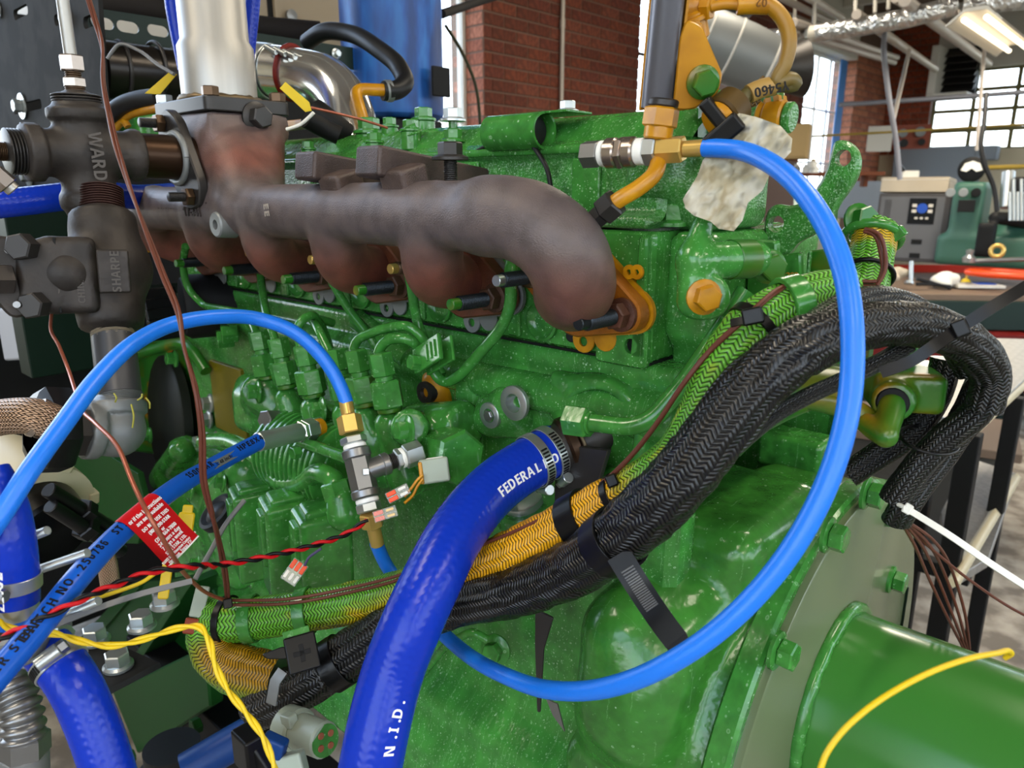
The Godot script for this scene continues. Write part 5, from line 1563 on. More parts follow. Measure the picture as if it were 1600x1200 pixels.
func wiring() -> void:
	var green := Color(0.36, 0.64, 0.18)
	var amber := Color(0.92, 0.66, 0.10)
	# coloured sleeve, green at the top right, ochre over the middle
	var cs := thing("painted_loom", "braided wiring loom oversprayed green and ochre running diagonally behind the black one", "wiring loom")
	var p := spline(path([1330, 452, 0.66, 1270, 462, 0.655, 1215, 486, 0.648, 1165, 526, 0.642, 1125, 582, 0.642, 1094, 645, 0.65, 1052, 706, 0.67, 1000, 752, 0.695, 945, 792, 0.725, 880, 828, 0.755, 810, 862, 0.785, 740, 890, 0.815, 660, 915, 0.84, 580, 937, 0.86, 500, 951, 0.868, 420, 963, 0.872, 355, 968, 0.875, 322, 962, 0.885]), 7)
	var rad := []
	var keys := [0.019, 0.02, 0.0221, 0.0238, 0.0221, 0.0196, 0.015, 0.0191, 0.0268, 0.0271, 0.0264, 0.0261, 0.0252, 0.0247, 0.0242, 0.0238, 0.0255, 0.0217]
	for i in p.size(): rad.append(lerpf(keys[i / 7], keys[mini(i / 7 + 1, 17)], (i % 7) / 7.0))
	var nz := FastNoiseLite.new()
	nz.frequency = 2.5
	var shade := func(t: float, a: float) -> Color:
		var am := smoothstep(0.36, 0.43, t + 0.02 * sin(a)) * (1.0 - smoothstep(0.66, 0.82, t + 0.09 * cos(a + 0.8)))
		am += 0.45 * smoothstep(0.2, 0.6, nz.get_noise_2d(t * 8.0, cos(a) * 0.6)) * smoothstep(0.1, 0.3, t)
		return green.lerp(amber, clampf(am, 0, 1))
	loom(cs, "braided_sleeve", p, rad, M.coloured_braid, 7, 0.08, 4, shade)
	var gr := pd(1236, 477, 0.648)
	var gd: Vector3 = p[8] - p[5]
	part(cs, "green_sleeve_ring", ring(MB.new(), gr - gd.normalized() * 0.009, gd, 0.0215, 0.0265, 0.018, 40), M.green_paint_clean, "wide glossy green clamp ring")
	for i in [[100, 0.0262], [108, 0.0262]]: tie_ring(cs, "green_band", p, i[0], i[1], 0.014, M.green_paint_clean)
	var sl := thing("painted_loom_branch", "short fat end of painted loom curling down at lower left, ochre at its mouth", "wiring loom")
	var q := spline(path([330, 968, 0.885, 332, 1000, 0.88, 352, 1034, 0.872, 392, 1052, 0.862, 440, 1062, 0.852]), 8)
	loom(sl, "braided_sleeve", q, 0.029, M.coloured_braid, 5, 0.10, 9, func(t: float, a: float) -> Color: return green.lerp(Color(0.62, 0.46, 0.08), clampf(smoothstep(0.1, 0.4, t) * (0.5 - 0.9 * sin(a + 0.6)), 0, 1)))
	# black loom
	var bl := thing("black_loom", "thick black braided wiring loom crossing the picture from right edge to bottom left", "wiring loom")
	var b := spline(path([1535, 640, 0.66, 1548, 590, 0.65, 1522, 545, 0.635, 1460, 514, 0.62, 1390, 505, 0.605, 1315, 518, 0.592, 1245, 548, 0.585, 1185, 598, 0.582, 1132, 660, 0.585, 1072, 738, 0.6, 1012, 800, 0.63, 950, 852, 0.675, 880, 895, 0.725, 795, 926, 0.775, 700, 947, 0.815, 622, 975, 0.828, 560, 1014, 0.83, 500, 1052, 0.832, 440, 1088, 0.838, 395, 1112, 0.845]), 7)
	var br := []
	var kb := [0.015, 0.0165, 0.0175, 0.0185, 0.0185, 0.0205, 0.0236, 0.0239, 0.0243, 0.0253, 0.0266, 0.0271, 0.0265, 0.0258, 0.0252, 0.025, 0.0272, 0.0269, 0.0255, 0.0222]
	for i in b.size(): br.append(lerpf(kb[i / 7], kb[mini(i / 7 + 1, 19)], (i % 7) / 7.0))
	loom(bl, "braided_sleeve", b, br, M.black_braid, 7, 0.11, 2)
	loom(bl, "upper_branch", spline(path([1275, 512, 0.60, 1320, 482, 0.62, 1365, 470, 0.64, 1410, 478, 0.66, 1448, 500, 0.67, 1490, 535, 0.675, 1520, 580, 0.68]), 7), 0.0135, M.black_braid, 5, 0.1, 6)
	loom(bl, "lower_branch", spline(path([1090, 760, 0.60, 1140, 708, 0.60, 1200, 655, 0.60, 1260, 620, 0.61, 1330, 588, 0.62, 1385, 560, 0.625, 1420, 538, 0.63]), 7), 0.0072, M.black_braid, 4, 0.06, 7)
	var legs := [["black cable leg from the loom's end down to the flywheel housing, left of three", [1480, 560, 0.72, 1462, 620, 0.73, 1425, 672, 0.74, 1370, 712, 0.75, 1325, 742, 0.76]], ["black cable leg hanging to the white cable tie, middle of three", [1552, 590, 0.66, 1530, 640, 0.67, 1470, 690, 0.69, 1425, 740, 0.70, 1395, 785, 0.71]], ["black cable leg behind the white tag, right of three", [1545, 570, 0.70, 1510, 650, 0.71, 1478, 700, 0.72, 1440, 750, 0.72, 1412, 790, 0.72, 1400, 812, 0.73]]]
	for i in 3:
		var t := thing("black_cable_leg", legs[i][0], "cable", "black cable legs at the right")
		loom(t, "braided_sleeve", spline(path(legs[i][1]), 8), 0.0135, M.black_braid, 3, 0.12, 20 + i)
	var ti := thing("thin_cable_tie", "thin dark cable tie looped round the black cable legs", "cable tie")
	var tr := []
	for k in 33:
		var a := TAU * k / 32
		tr.append(pd(1452 + cos(a) * 46, 688 + sin(a) * 20 + cos(a) * 10, 0.695 + 0.035 * sin(a) * -1.0))
	part(ti, "loop", tube(MB.new(), tr, 0.0016, 8, false), M.black_plastic)
	# big ties
	var bt := thing("wide_black_tie", "wide black cable tie round both looms, its ribbed tail pointing down right", "cable tie")
	var bi := 77
	tie_ring(bt, "black_band", b, 76, 0.0285, 0.026, M.black_plastic)
	tie_ring(bt, "loom_band", p, 60, 0.0285, 0.024, M.black_plastic)
	var tail := spline(path([966, 866, 0.63, 990, 905, 0.625, 1016, 945, 0.625, 1042, 982, 0.625, 1056, 1000, 0.625]), 6)
	var fc := (Fi * eye - tail[10]).normalized() as Vector3
	var btt := part(bt, "tail", strap(MB.new(), tail, fc, 0.0215, 0.0026), M.black_plastic)
	part(btt, "round_tip", rod(MB.new(), tail[-1] + fc * 0.0013, tail[-1] - fc * 0.0013, 0.0107, 20), M.black_plastic)
	var teeth := MB.new()
	for k in 18:
		var ti2 := 4.0 + k * 0.5
		var c: Vector3 = tail[int(ti2)].lerp(tail[int(ti2) + 1], ti2 - int(ti2))
		var td: Vector3 = (tail[int(ti2) + 1] - tail[int(ti2)]).normalized()
		var n := (fc - td * fc.dot(td)).normalized()
		box(teeth, Transform3D(Basis(td, n.cross(td), n), c + n * 0.0014), Vector3(0.0014, 0.012, 0.0014), 0.0003)
	part(btt, "teeth", teeth, mat("tie_teeth", Color(0.3, 0.3, 0.3), 0.3), "row of shiny ribs")
	var st := thing("small_black_tie", "small black cable tie with a square head on the ochre stretch of the loom", "cable tie")
	tie_ring(st, "band", p, 53, 0.0225, 0.009, M.black_plastic)
	part(st, "head", box(MB.new(), frame(pd(956, 751, 0.69), pd(956, 751, 0.2) - pd(956, 751, 0.69), Vector3(-0.6, 1, 0)), Vector3(0.011, 0.012, 0.009), 0.002), M.black_plastic)
	text(st, "C 96", pd(968, 772, 0.69), pd(976, 788, 0.69) - pd(960, 762, 0.69), Vector3(1, 0.6, 0), 0.005, M.tie_teeth, 0.0005)
	var t9 := thing("lower_black_tie", "small black cable tie binding the brown leads to the green end of the loom", "cable tie")
	tie_ring(t9, "band", p, 112, 0.0265, 0.008, M.black_plastic)
	part(t9, "head", box(MB.new(), frame(pd(356, 943, 0.835), pd(356, 943, 0.2) - pd(356, 943, 0.835)), Vector3(0.01, 0.011, 0.009), 0.0015), M.black_plastic)
	var rp2 := thing("red_grey_plug", "small red and grey wire plug left of the green loom end", "connector")
	var rx2 := frame(pd(312, 940, 0.87), pd(312, 940, 0.2) - pd(312, 940, 0.87), Vector3(0.6, 1, 0))
	part(rp2, "grey_body", box(MB.new(), rx2, Vector3(0.016, 0.036, 0.012), 0.002), M.grey_plastic)
	part(rp2, "red_nose", box(MB.new(), rx2.translated_local(Vector3(-0.002, -0.028, 0)), Vector3(0.017, 0.018, 0.012), 0.002), mat("rust_plastic", Color(0.5, 0.2, 0.12), 0.45))
	var s2 := thing("upper_black_tie", "black cable tie with a chunky head on the green stretch of the loom", "cable tie")
	tie_ring(s2, "band", p, 19, 0.0245, 0.009, M.black_plastic)
	part(s2, "head", box(MB.new(), frame(pd(1176, 494, 0.605), pd(1176, 494, 0.2) - pd(1176, 494, 0.605), Vector3(-0.3, 1, 0)), Vector3(0.017, 0.014, 0.012), 0.002), M.black_plastic)
	part(s2, "tail", strap(MB.new(), spline(path([1170, 500, 0.605, 1155, 502, 0.61, 1142, 505, 0.615]), 4), Vector3(0, 0.5, 1), 0.007, 0.002), M.black_plastic)
	var lt := thing("long_black_tie", "long black cable tie slanting across the right end of the black loom", "cable tie")
	part(lt, "strap_tail", strap(MB.new(), spline(path([1496, 515, 0.585, 1550, 480, 0.575, 1605, 447, 0.57, 1640, 425, 0.57]), 6), fc, 0.0095, 0.002), M.black_plastic)
	part(lt, "strap_body", strap(MB.new(), spline(path([1376, 582, 0.60, 1420, 566, 0.592, 1460, 540, 0.585, 1500, 512, 0.585]), 6), fc, 0.0095, 0.002), M.black_plastic)
	part(lt, "head", box(MB.new(), frame(pd(1501, 513, 0.582), pd(1501, 513, 0.2) - pd(1501, 513, 0.582), Vector3(-0.6, 1, 0)), Vector3(0.012, 0.014, 0.009), 0.002), M.black_plastic)
	var wt := thing("white_cable_tie", "white cable tie on the black cable leg, its tail running off the right edge", "cable tie")
	part(wt, "tail", strap(MB.new(), spline(path([1412, 792, 0.70, 1480, 834, 0.68, 1550, 882, 0.67, 1640, 940, 0.66]), 6), fc, 0.0062, 0.0016), M.white_plastic)
	part(wt, "head", box(MB.new(), frame(pd(1418, 795, 0.695), pd(1418, 795, 0.2) - pd(1418, 795, 0.695), Vector3(0.4, 1, 0)), Vector3(0.008, 0.01, 0.007), 0.0015), M.white_plastic)
	part(wt, "loop", tube(MB.new(), spline(path([1414, 793, 0.69, 1400, 786, 0.70, 1396, 776, 0.715]), 5), 0.0022, 8), M.white_plastic)
	var pt := thing("white_paper_tag", "white paper tag with black square codes behind the black cable legs", "tag")
	var pp := []
	for e in [[1498, 622], [1524, 618], [1519, 668], [1486, 680], [1476, 690], [1466, 686], [1480, 650]]: pp.append(e)
	var px := frame(pd(1500, 650, 0.74), pd(1500, 650, 0.2) - pd(1500, 650, 0.74))
	var poly := []
	for e in pp:
		var l := px.affine_inverse() * pd(e[0], e[1], 0.74)
		poly.append(Vector2(l.x, l.y))
	part(pt, "paper", prism(MB.new(), poly, px, 0.0008), M.white_plastic)
	text(pt, "1551", pd(1494, 668, 0.736), pd(1508, 664, 0.736) - pd(1494, 668, 0.736), Vector3(0.2, 1, 0), 0.006, M.black_print, 0.0004)
	# brown thermocouple wires
	var tc := thing("long_brown_wire", "brown thermocouple lead hanging from the top edge past the tee down to the painted loom", "wire")
	var w1 := spline(path([132, -20, 0.86, 148, 30, 0.86, 160, 75, 0.85, 161, 125, 0.84, 172, 185, 0.82, 181, 225, 0.80, 200, 285, 0.78, 222, 345, 0.76, 255, 430, 0.74, 279, 490, 0.72, 288, 545, 0.70, 305, 605, 0.68, 315, 670, 0.685, 318, 750, 0.70, 333, 810, 0.73, 345, 860, 0.77, 353, 905, 0.81, 356, 942, 0.85]), 6)
	part(tc, "lead", tube(MB.new(), twist(w1, 0.0, 0.0016, 0.4), 0.0019, 8), M.brown_wire)
	part(tc, "lead", tube(MB.new(), twist(w1, PI, 0.0016, 0.4), 0.0019, 8), M.brown_wire)
	var t2 := thing("copper_wire", "thin copper coloured wire dropping from under the valve to the painted loom", "wire")
	part(t2, "lead", tube(MB.new(), spline(path([81, 488, 0.95, 79, 512, 0.94, 92, 540, 0.92, 106, 575, 0.90, 118, 612, 0.86, 128, 640, 0.82, 152, 664, 0.76, 185, 700, 0.72, 210, 760, 0.69, 238, 815, 0.67, 262, 855, 0.685, 300, 908, 0.77, 335, 932, 0.83, 358, 940, 0.85]), 6), 0.0022, 8), M.copper)
	var t3 := thing("brown_loom_leads", "pair of brown leads running along the painted loom from lower left to upper right", "wire")
	for k in 2:
		var o := k * 7.0
		part(t3, "lead", tube(MB.new(), spline(path([358, 938 + o, 0.848, 450, 936 + o, 0.845, 540, 920 + o, 0.84, 620, 900 + o, 0.825, 720, 862 + o * 0.5, 0.80, 800, 832, 0.765 + 0.004 * k, 890, 787 + k * 3, 0.735, 948, 748 + k * 3, 0.705, 985, 712 + k * 3, 0.685, 1030, 655 + k * 3, 0.66, 1068, 598 + k * 3, 0.64, 1108, 548 + k * 3, 0.63, 1165, 495 + k * 4, 0.612, 1215, 452 + k * 4, 0.63, 1250, 440 + k * 3, 0.65, 1310, 440 + k * 6, 0.67, 1370, 440 + k * 8, 0.66]), 6), 0.0019, 8), M.brown_wire)
	part(t3, "loop_lead", tube(MB.new(), spline(path([1370, 446, 0.66, 1382, 425, 0.66, 1383, 395, 0.66, 1372, 365, 0.66, 1352, 358, 0.67]), 6), 0.0019, 8), M.brown_wire)
	part(t3, "loop_lead", tube(MB.new(), spline(path([1372, 440, 0.665, 1378, 425, 0.665, 1376, 395, 0.665, 1364, 366, 0.665, 1350, 362, 0.67]), 6), 0.0019, 8), M.brown_wire)
	var t4 := thing("hanging_brown_wires", "bunch of brown wires hanging beside the black stand leg at lower right", "wire")
	for k in 4:
		part(t4, "lead", tube(MB.new(), spline(path([1408 + k * 3, 815, 0.80, 1428 + k * 9, 850 - k * 3, 0.86, 1452 + k * 12, 905 - k * 4, 0.95, 1478 + k * 10, 960, 1.0, 1506 + k * 3, 1014, 1.05]), 6), 0.002, 8), M.brown_wire)
	part(t4, "stray_lead", tube(MB.new(), spline(path([1420, 825, 0.84, 1470, 870, 0.9, 1520, 910, 0.95, 1580, 950, 1.0, 1660, 990, 1.05]), 6), 0.002, 8), M.brown_wire)
	# red and black pair
	var rbk := thing("red_black_pair", "twisted red and black wire pair running from the clear connector to the left edge", "wire")
	var rp := spline(path([574, 812, 0.835, 545, 832, 0.825, 490, 852, 0.80, 425, 868, 0.77, 350, 882, 0.735, 290, 886, 0.68, 240, 893, 0.66, 180, 914, 0.63, 120, 940, 0.60, 60, 970, 0.585, -30, 1012, 0.57]), 12)
	part(rbk, "red_wire", tube(MB.new(), twist(rp, 0.0, 0.0019, 0.034), 0.0019, 8), M.red_wire)
	part(rbk, "black_wire", tube(MB.new(), twist(rp, PI, 0.0019, 0.034), 0.0019, 8), M.black_plastic)
	# yellow wires
	var yw := thing("yellow_wire", "yellow twisted wire waving across the lower left to the bottom edge", "wire")
	var yp := spline(path([-20, 945, 0.60, 8, 978, 0.61, 40, 988, 0.615, 85, 990, 0.62, 130, 1003, 0.625, 175, 1009, 0.63, 230, 997, 0.64, 280, 981, 0.65, 312, 980, 0.65, 326, 1000, 0.645, 334, 1032, 0.64, 352, 1072, 0.635, 385, 1115, 0.63, 410, 1150, 0.625, 435, 1220, 0.62]), 9)
	for k in 2: part(yw, "strand", tube(MB.new(), twist(yp, PI * k, 0.0015, 0.05), 0.0019, 8), M.yellow)
	var y2 := thing("yellow_wire_tail", "short yellow wire beside the red and black pair at lower left", "wire")
	part(y2, "strand", tube(MB.new(), spline(path([118, 938, 0.66, 150, 934, 0.66, 190, 922, 0.67, 225, 908, 0.68, 242, 896, 0.69]), 6), 0.002, 8), M.yellow)
	var y3 := thing("yellow_wire_on_pipe", "yellow wire lying over the big green pipe at lower right", "wire")
	part(y3, "strand", tube(MB.new(), spline(path([1278, 1215, 0.46, 1290, 1180, 0.46, 1312, 1148, 0.462, 1350, 1112, 0.465, 1400, 1078, 0.47, 1450, 1052, 0.475, 1510, 1030, 0.485, 1560, 1020, 0.50, 1577, 1017, 0.51, 1580, 1022, 0.515, 1570, 1028, 0.52]), 6), 0.0019, 10), M.yellow)
	var gy := thing("grey_strip", "dull grey flat cable lying diagonally at lower left", "cable")
	part(gy, "jacket", strap(MB.new(), spline(path([-20, 1020, 0.62, 60, 988, 0.63, 140, 955, 0.645, 220, 928, 0.66, 300, 908, 0.68]), 6), fc, 0.005, 0.0025), M.grey_wire)
	var g2 := thing("grey_round_lead", "thin grey lead rising behind the yellow tag wire", "wire")
	part(g2, "jacket", tube(MB.new(), spline(path([305, 905, 0.80, 330, 860, 0.82, 352, 820, 0.84, 382, 782, 0.86]), 6), 0.0028, 8), M.grey_wire)
	var y5 := thing("yellow_connector", "yellow plastic plug with a short lead behind the red tag", "connector")
	var yx := frame(pd(290, 820, 0.82), pd(290, 820, 0.2) - pd(290, 820, 0.82), Vector3(0.5, 1, 0))
	part(y5, "plug_body", box(MB.new(), yx, Vector3(0.017, 0.028, 0.014), 0.003), M.yellow)
	part(y5, "plug_neck", box(MB.new(), yx.translated_local(Vector3(0.0, 0.016, 0)), Vector3(0.011, 0.012, 0.011), 0.002), M.yellow)
	part(y5, "plug_tail", box(MB.new(), yx.translated_local(Vector3(-0.012, -0.05, 0)), Vector3(0.011, 0.06, 0.009), 0.002), M.yellow)
	# grey two-wire plug and lever connectors
	var gp := thing("grey_wire_plug", "grey two-wire plug on an ochre lead, in front of the big green nut", "connector")
	var gx := frame(pd(679, 735, 0.86), pd(650, 740, 0.2) - pd(679, 735, 0.86), Vector3(-0.15, 1, 0))
	part(gp, "plug_body", box(MB.new(), gx, Vector3(0.034, 0.029, 0.024), 0.003), M.grey_plastic)
	part(gp, "ochre_face", box(MB.new(), gx.translated_local(Vector3(-0.0155, -0.001, 0.0)), Vector3(0.005, 0.026, 0.027), 0.002), M.ochre_paint)
	part(gp, "latch", box(MB.new(), gx.translated_local(Vector3(0.002, 0.0125, 0.006)), Vector3(0.02, 0.005, 0.008), 0.001), M.white_plastic)
	for k in 2: part(gp, "ochre_lead", tube(MB.new(), spline(path([661, 742 + k * 6, 0.84, 652, 750 + k * 10, 0.84, 645, 760 + k * 14, 0.838, 632, 776 + k * 10, 0.832]), 5), 0.0017, 8), M.ochre_paint)
	lever_block("clear lever connector with orange levers standing just below the grey plug", frame(pd(622, 771, 0.83), pd(600, 740, 0.2) - pd(622, 771, 0.83), Vector3(-0.8, 1, 0)).rotated_local(Vector3(0, 0, 1), 0.0), 2, true)
	lever_block("clear lever connector lying on the twisted pair's end", frame(pd(602, 803, 0.832), pd(600, 790, 0.2) - pd(602, 803, 0.832), Vector3(-0.4, 1, 0)), 2, false)
	lever_block("three-way clear lever connector with orange levers above the painted loom", frame(pd(460, 894, 0.85), pd(462, 890, 0.2) - pd(460, 894, 0.85), Vector3(1, -0.02, 0)), 3, true)
	var wl := thing("bare_wire_end", "short purple grey wire with a bare white end above the three-way connector", "wire")
	part(wl, "jacket", tube(MB.new(), spline(path([476, 884, 0.85, 482, 872, 0.85, 492, 864, 0.85, 502, 857, 0.85]), 4), 0.0016, 8), mat("purple_wire", Color(0.28, 0.25, 0.38), 0.4))
	# low black mount and grey connector
	var mt := thing("black_tie_mount", "black square tie mount with a cross shaped hole, between the two looms at lower left", "tie mount")
	var mx := frame(pd(472, 1020, 0.79), pd(472, 1020, 0.2) - pd(472, 1020, 0.79), Vector3(-0.2, 1, 0))
	var mb2 := part(mt, "mount_body", box(MB.new(), mx, Vector3(0.033, 0.038, 0.016), 0.002), M.black_plastic)
	part(mb2, "cross_hole", box(MB.new(), mx.translated_local(Vector3(0, 0, 0.0078)), Vector3(0.018, 0.005, 0.001), 0.0003), M.matt_black)
	part(mb2, "cross_hole", box(MB.new(), mx.translated_local(Vector3(0, 0, 0.0078)), Vector3(0.005, 0.018, 0.001), 0.0003), M.matt_black)
	part(mt, "top_lip", box(MB.new(), mx.translated_local(Vector3(-0.002, 0.022, -0.002)), Vector3(0.028, 0.008, 0.012), 0.001), M.green_paint_clean)
	part(mt, "wing", prism(MB.new(), rounded([Vector2(0, 0), Vector2(-0.012, 0.008), Vector2(-0.034, 0.006), Vector2(-0.03, 0.0), Vector2(-0.01, -0.006)], 0.003), mx.translated_local(Vector3(-0.006, 0.004, 0.0)), 0.004, 0.001), M.black_plastic)
	tie_ring(mt, "loom_band", b, 116, 0.0285, 0.02, M.black_plastic)
	text(mt, "CTA", pd(496, 1060, 0.79), pd(506, 1074, 0.79) - pd(488, 1046, 0.79), Vector3(1, 0.5, 0), 0.009, M.tie_teeth, 0.0005)
	var gt := thing("ribbed_grey_tail", "pale ribbed cable tie tail crossing the black loom at lower left", "cable tie")
	part(gt, "strap_tail", strap(MB.new(), path([442, 1048, 0.795, 430, 1065, 0.79, 424, 1100, 0.795]), fc, 0.012, 0.002), M.galvanised)
	var gc := thing("grey_four_pin_connector", "pale grey-green four-pin connector body at the bottom, left of the thick blue hose", "connector")
	var cx2 := frame(pd(482, 1148, 0.78), pd(520, 1165, 0.2) - pd(482, 1148, 0.78), Vector3(0.25, 1, 0))
	var cy: Vector3 = pd(518, 1160, 0.755) - pd(442, 1135, 0.81)
	part(gc, "rear_shell", rod(MB.new(), pd(446, 1134, 0.80), pd(470, 1142, 0.785), 0.0225, 22), M.grey_plastic)
	part(gc, "front_shell", rod(MB.new(), pd(468, 1142, 0.785), pd(508, 1157, 0.76), 0.0185, 22), M.grey_plastic)
	part(gc, "latch", box(MB.new(), Transform3D(Basis(cy.normalized(), cy.normalized().cross(OUT).cross(cy.normalized()).normalized() * -1.0, cy.normalized().cross(OUT).normalized()).orthonormalized(), pd(452, 1125, 0.775)), Vector3(0.016, 0.012, 0.014), 0.002), M.grey_plastic)
	var fe := pd(508, 1157, 0.76)
	var fd := part(gc, "face_disc", rod(MB.new(), fe, fe + cy.normalized() * 0.001, 0.0165, 22), M.green_paint_clean, "green painted end face")
	for k in 4:
		var o := side_of(cy).rotated(cy.normalized(), k * PI / 2 + 0.5) * 0.0085
		part(fd, "pin_hole", rod(MB.new(), fe + o, fe + o + cy.normalized() * 0.0022, 0.0036, 12), M.copper)
# ---- pipework at the left and the test stand's front end
func exhaust_sampling() -> void:
	var te := thing("pipe_tee", "dark cast iron pipe tee with raised lettering at upper left", "pipe tee")
	var c := Vector3(-0.715, 0.224, 0.295)
	var X := Vector3(0, 0, 1)      # towards the left of the picture
	var rt := -X
	var up := Vector3.UP
	part(te, "tee_casting", cast(MB.new(), [["c", c + up * 0.05, c - up * 0.07, 0.033, 0.033, 0.0], ["c", c, c + X * 0.06, 0.032, 0.030, 0.012], ["c", c, c - X * 0.055, 0.032, 0.032, 0.012],
		["d", c + up * 0.043, c + up * 0.058, 0.039, 0.003, 0.006], ["d", c + X * 0.052, c + X * 0.072, 0.037, 0.003, 0.006], ["d", c - X * 0.058, c - X * 0.072, 0.036, 0.003, 0.006], ["d", c - up * 0.052, c - up * 0.072, 0.038, 0.003, 0.006]], 0.004), M.black_iron)
	var tf := (Fi * eye - c).normalized()
	text(te, "WARD", c + (pd(152, 244, 1.0) - pd(132, 240, 1.0)) + tf * 0.0325, Vector3(0.04, -1, 0), tf.cross(Vector3(0.04, -1, 0)), 0.016, mat("worn_letters", Color(0.29, 0.265, 0.245), 0.5, 0.3), 0.003)
	part(te, "top_bushing", thread(MB.new(), c + up * 0.058, up, 0.030, 0.018, 0.0035, 24), M.black_iron)
	part(te, "side_bushing", thread(MB.new(), c + X * 0.07, X, 0.029, 0.022, 0.0035, 24), M.dark_steel)
	var th := thing("thermowell", "slim stainless thermowell with nickel nuts standing on the dark tee", "probe")
	chain(th, c + up * 0.074, c + up * 0.124, [["neck", 0.0, 0.25, 0.0125, "t", M.bronze], ["lower_nut", 0.2, 0.45, 0.0145, "h", M.nickel], ["thread", 0.45, 0.6, 0.010, "t", M.bronze], ["upper_nut", 0.6, 1.0, 0.0155, "h", M.nickel]])
	chain(th, c + up * 0.124, c + up * 0.235, [["tube", 0.0, 0.93, 0.0078, "r", M.stainless], ["yellow_tape", 0.93, 1.0, 0.0088, "r", M.yellow]])
	var sp := thing("side_compression_fitting", "nickel compression fitting screwed into the left side of the dark tee", "pipe fitting")
	chain(sp, c + X * 0.09, c + X * 0.155, [["thread", 0.0, 0.25, 0.012, "t", M.bronze], ["nut", 0.2, 0.5, 0.0155, "h", M.nickel], ["nut", 0.6, 1.0, 0.0165, "h", M.zinc], ["neck", 0.45, 0.62, 0.011, "r", M.bronze]])
	var s2 := thing("left_edge_fitting", "bright fitting end and tube at the left edge below the side fitting", "pipe fitting")
	chain(s2, pd(-20, 262, 0.9), pd(22, 298, 0.92), [["nut", 0.2, 0.8, 0.0135, "h", M.nickel], ["tube_end", 0.7, 1.0, 0.009, "r", M.stainless]])
	var ni := thing("brown_nipple", "short brown heat-stained pipe nipple between the tee and the welded flange", "pipe")
	var n1 := Vector3(-0.712, 0.222, 0.155)
	part(ni, "pipe_wall", lathe(MB.new(), c - X * 0.07, n1 - (c - X * 0.07), [[0, 0.031], [(n1 - c).length(), 0.032], [(n1 - c).length(), 0.0]], 30), M.burnt_steel)
	var sf := thing("side_flange", "dark oval steel flange with studs bolting the brown nipple to the manifold riser", "flange")
	var fx := Transform3D(Basis(Vector3(1, 0, 0), up, Vector3(0, 0, 1)), n1 + X * 0.002)
	part(sf, "plate", prism(MB.new(), rounded([Vector2(-0.045, 0.062), Vector2(-0.02, 0.072), Vector2(0.01, 0.055), Vector2(0.062, -0.035), Vector2(0.055, -0.068), Vector2(0.02, -0.075), Vector2(-0.015, -0.05), Vector2(-0.06, 0.03)], 0.012), fx, 0.014, 0.002), M.dark_steel)
	var wp := []
	for k in 33: wp.append(fx * Vector3(cos(TAU * k / 32) * 0.035, sin(TAU * k / 32) * 0.035, 0.016))
	part(sf, "weld_bead", tube(MB.new(), wp, 0.005, 8, false), M.galvanised)
	for k in [Vector3(-0.035, 0.05, 0.014), Vector3(0.035, -0.055, 0.014)]:
		part(sf, "nut", hexa(MB.new(), fx * k, fx.basis.z, 0.0135, 0.012), M.bronze)
		part(sf, "stud", thread(MB.new(), fx * k, fx.basis.z, 0.007, 0.034, 0.0018), M.dark_steel)
	var va := thing("gate_valve", "dark forged gate valve body with a raised name plate at the left", "valve")
	var v0 := pd(160, 335, 1.0)
	var v1 := pd(175, 512, 0.98)
	var vm := v0.lerp(v1, 0.5)
	var L := (pd(60, 430, 0.9) - vm).normalized()
	part(va, "valve_body", cast(MB.new(), [["c", v0 + (v1 - v0) * 0.16, v1 - (v1 - v0) * 0.16, 0.040, 0.040, 0.0], ["d", v0, v0.lerp(v1, 0.3), 0.040, 0.004, 0.01], ["d", v1.lerp(v0, 0.25), v1, 0.038, 0.004, 0.01],
		["c", vm - L * 0.01, vm - L * 0.012, 0.047, 0.047, 0.02], ["c", vm, vm + L * 0.06, 0.04, 0.035, 0.02]], 0.0045), M.black_iron)
	var face := (Fi * eye - vm).normalized()
	var vdir := (v0 - v1).normalized()
	var pc := pd(178, 424, 0.925)
	var pf := frame(pc, face, vdir)
	part(va, "name_plate", box(MB.new(), pf, Vector3(0.036, 0.054, 0.006), 0.003), M.black_iron)
	text(va, "SHARPE", pf * Vector3(0.002, 0, 0.004), pf.basis.y, -pf.basis.x, 0.0105, mat("worn_letters", Color(0.30, 0.27, 0.25), 0.5, 0.3), 0.002)
	var bo := thing("valve_bonnet", "dark bolted bonnet and yoke on the left side of the gate valve", "valve bonnet")
	var bc := pd(95, 430, 0.94)
	var bf := frame(bc, face, vdir)
	part(bo, "bonnet_block", cast(MB.new(), [["b", bc + bf.basis.x * 0.012, Vector3(0.03, 0.048, 0.036), 0.01, bf.basis, 0.0], ["b", bc - bf.basis.x * 0.022, Vector3(0.022, 0.044, 0.036), 0.008, bf.basis, 0.008], ["c", bc - bf.basis.x * 0.03, bc - bf.basis.x * 0.065, 0.024, 0.02, 0.012]], 0.004), M.black_iron)
	part(bo, "joint_line", box(MB.new(), bf.translated_local(Vector3(-0.002, 0, 0.0)), Vector3(0.003, 0.092, 0.0735), 0.0005), M.matt_black)
	for k in [Vector3(-0.03, 0.034, 0.032), Vector3(-0.024, -0.036, 0.032)]:
		part(bo, "bonnet_bolt", hexa(MB.new(), bf * k, (bf.basis.z - bf.basis.x * 0.5), 0.0165, 0.022, 0.2), M.dark_steel)
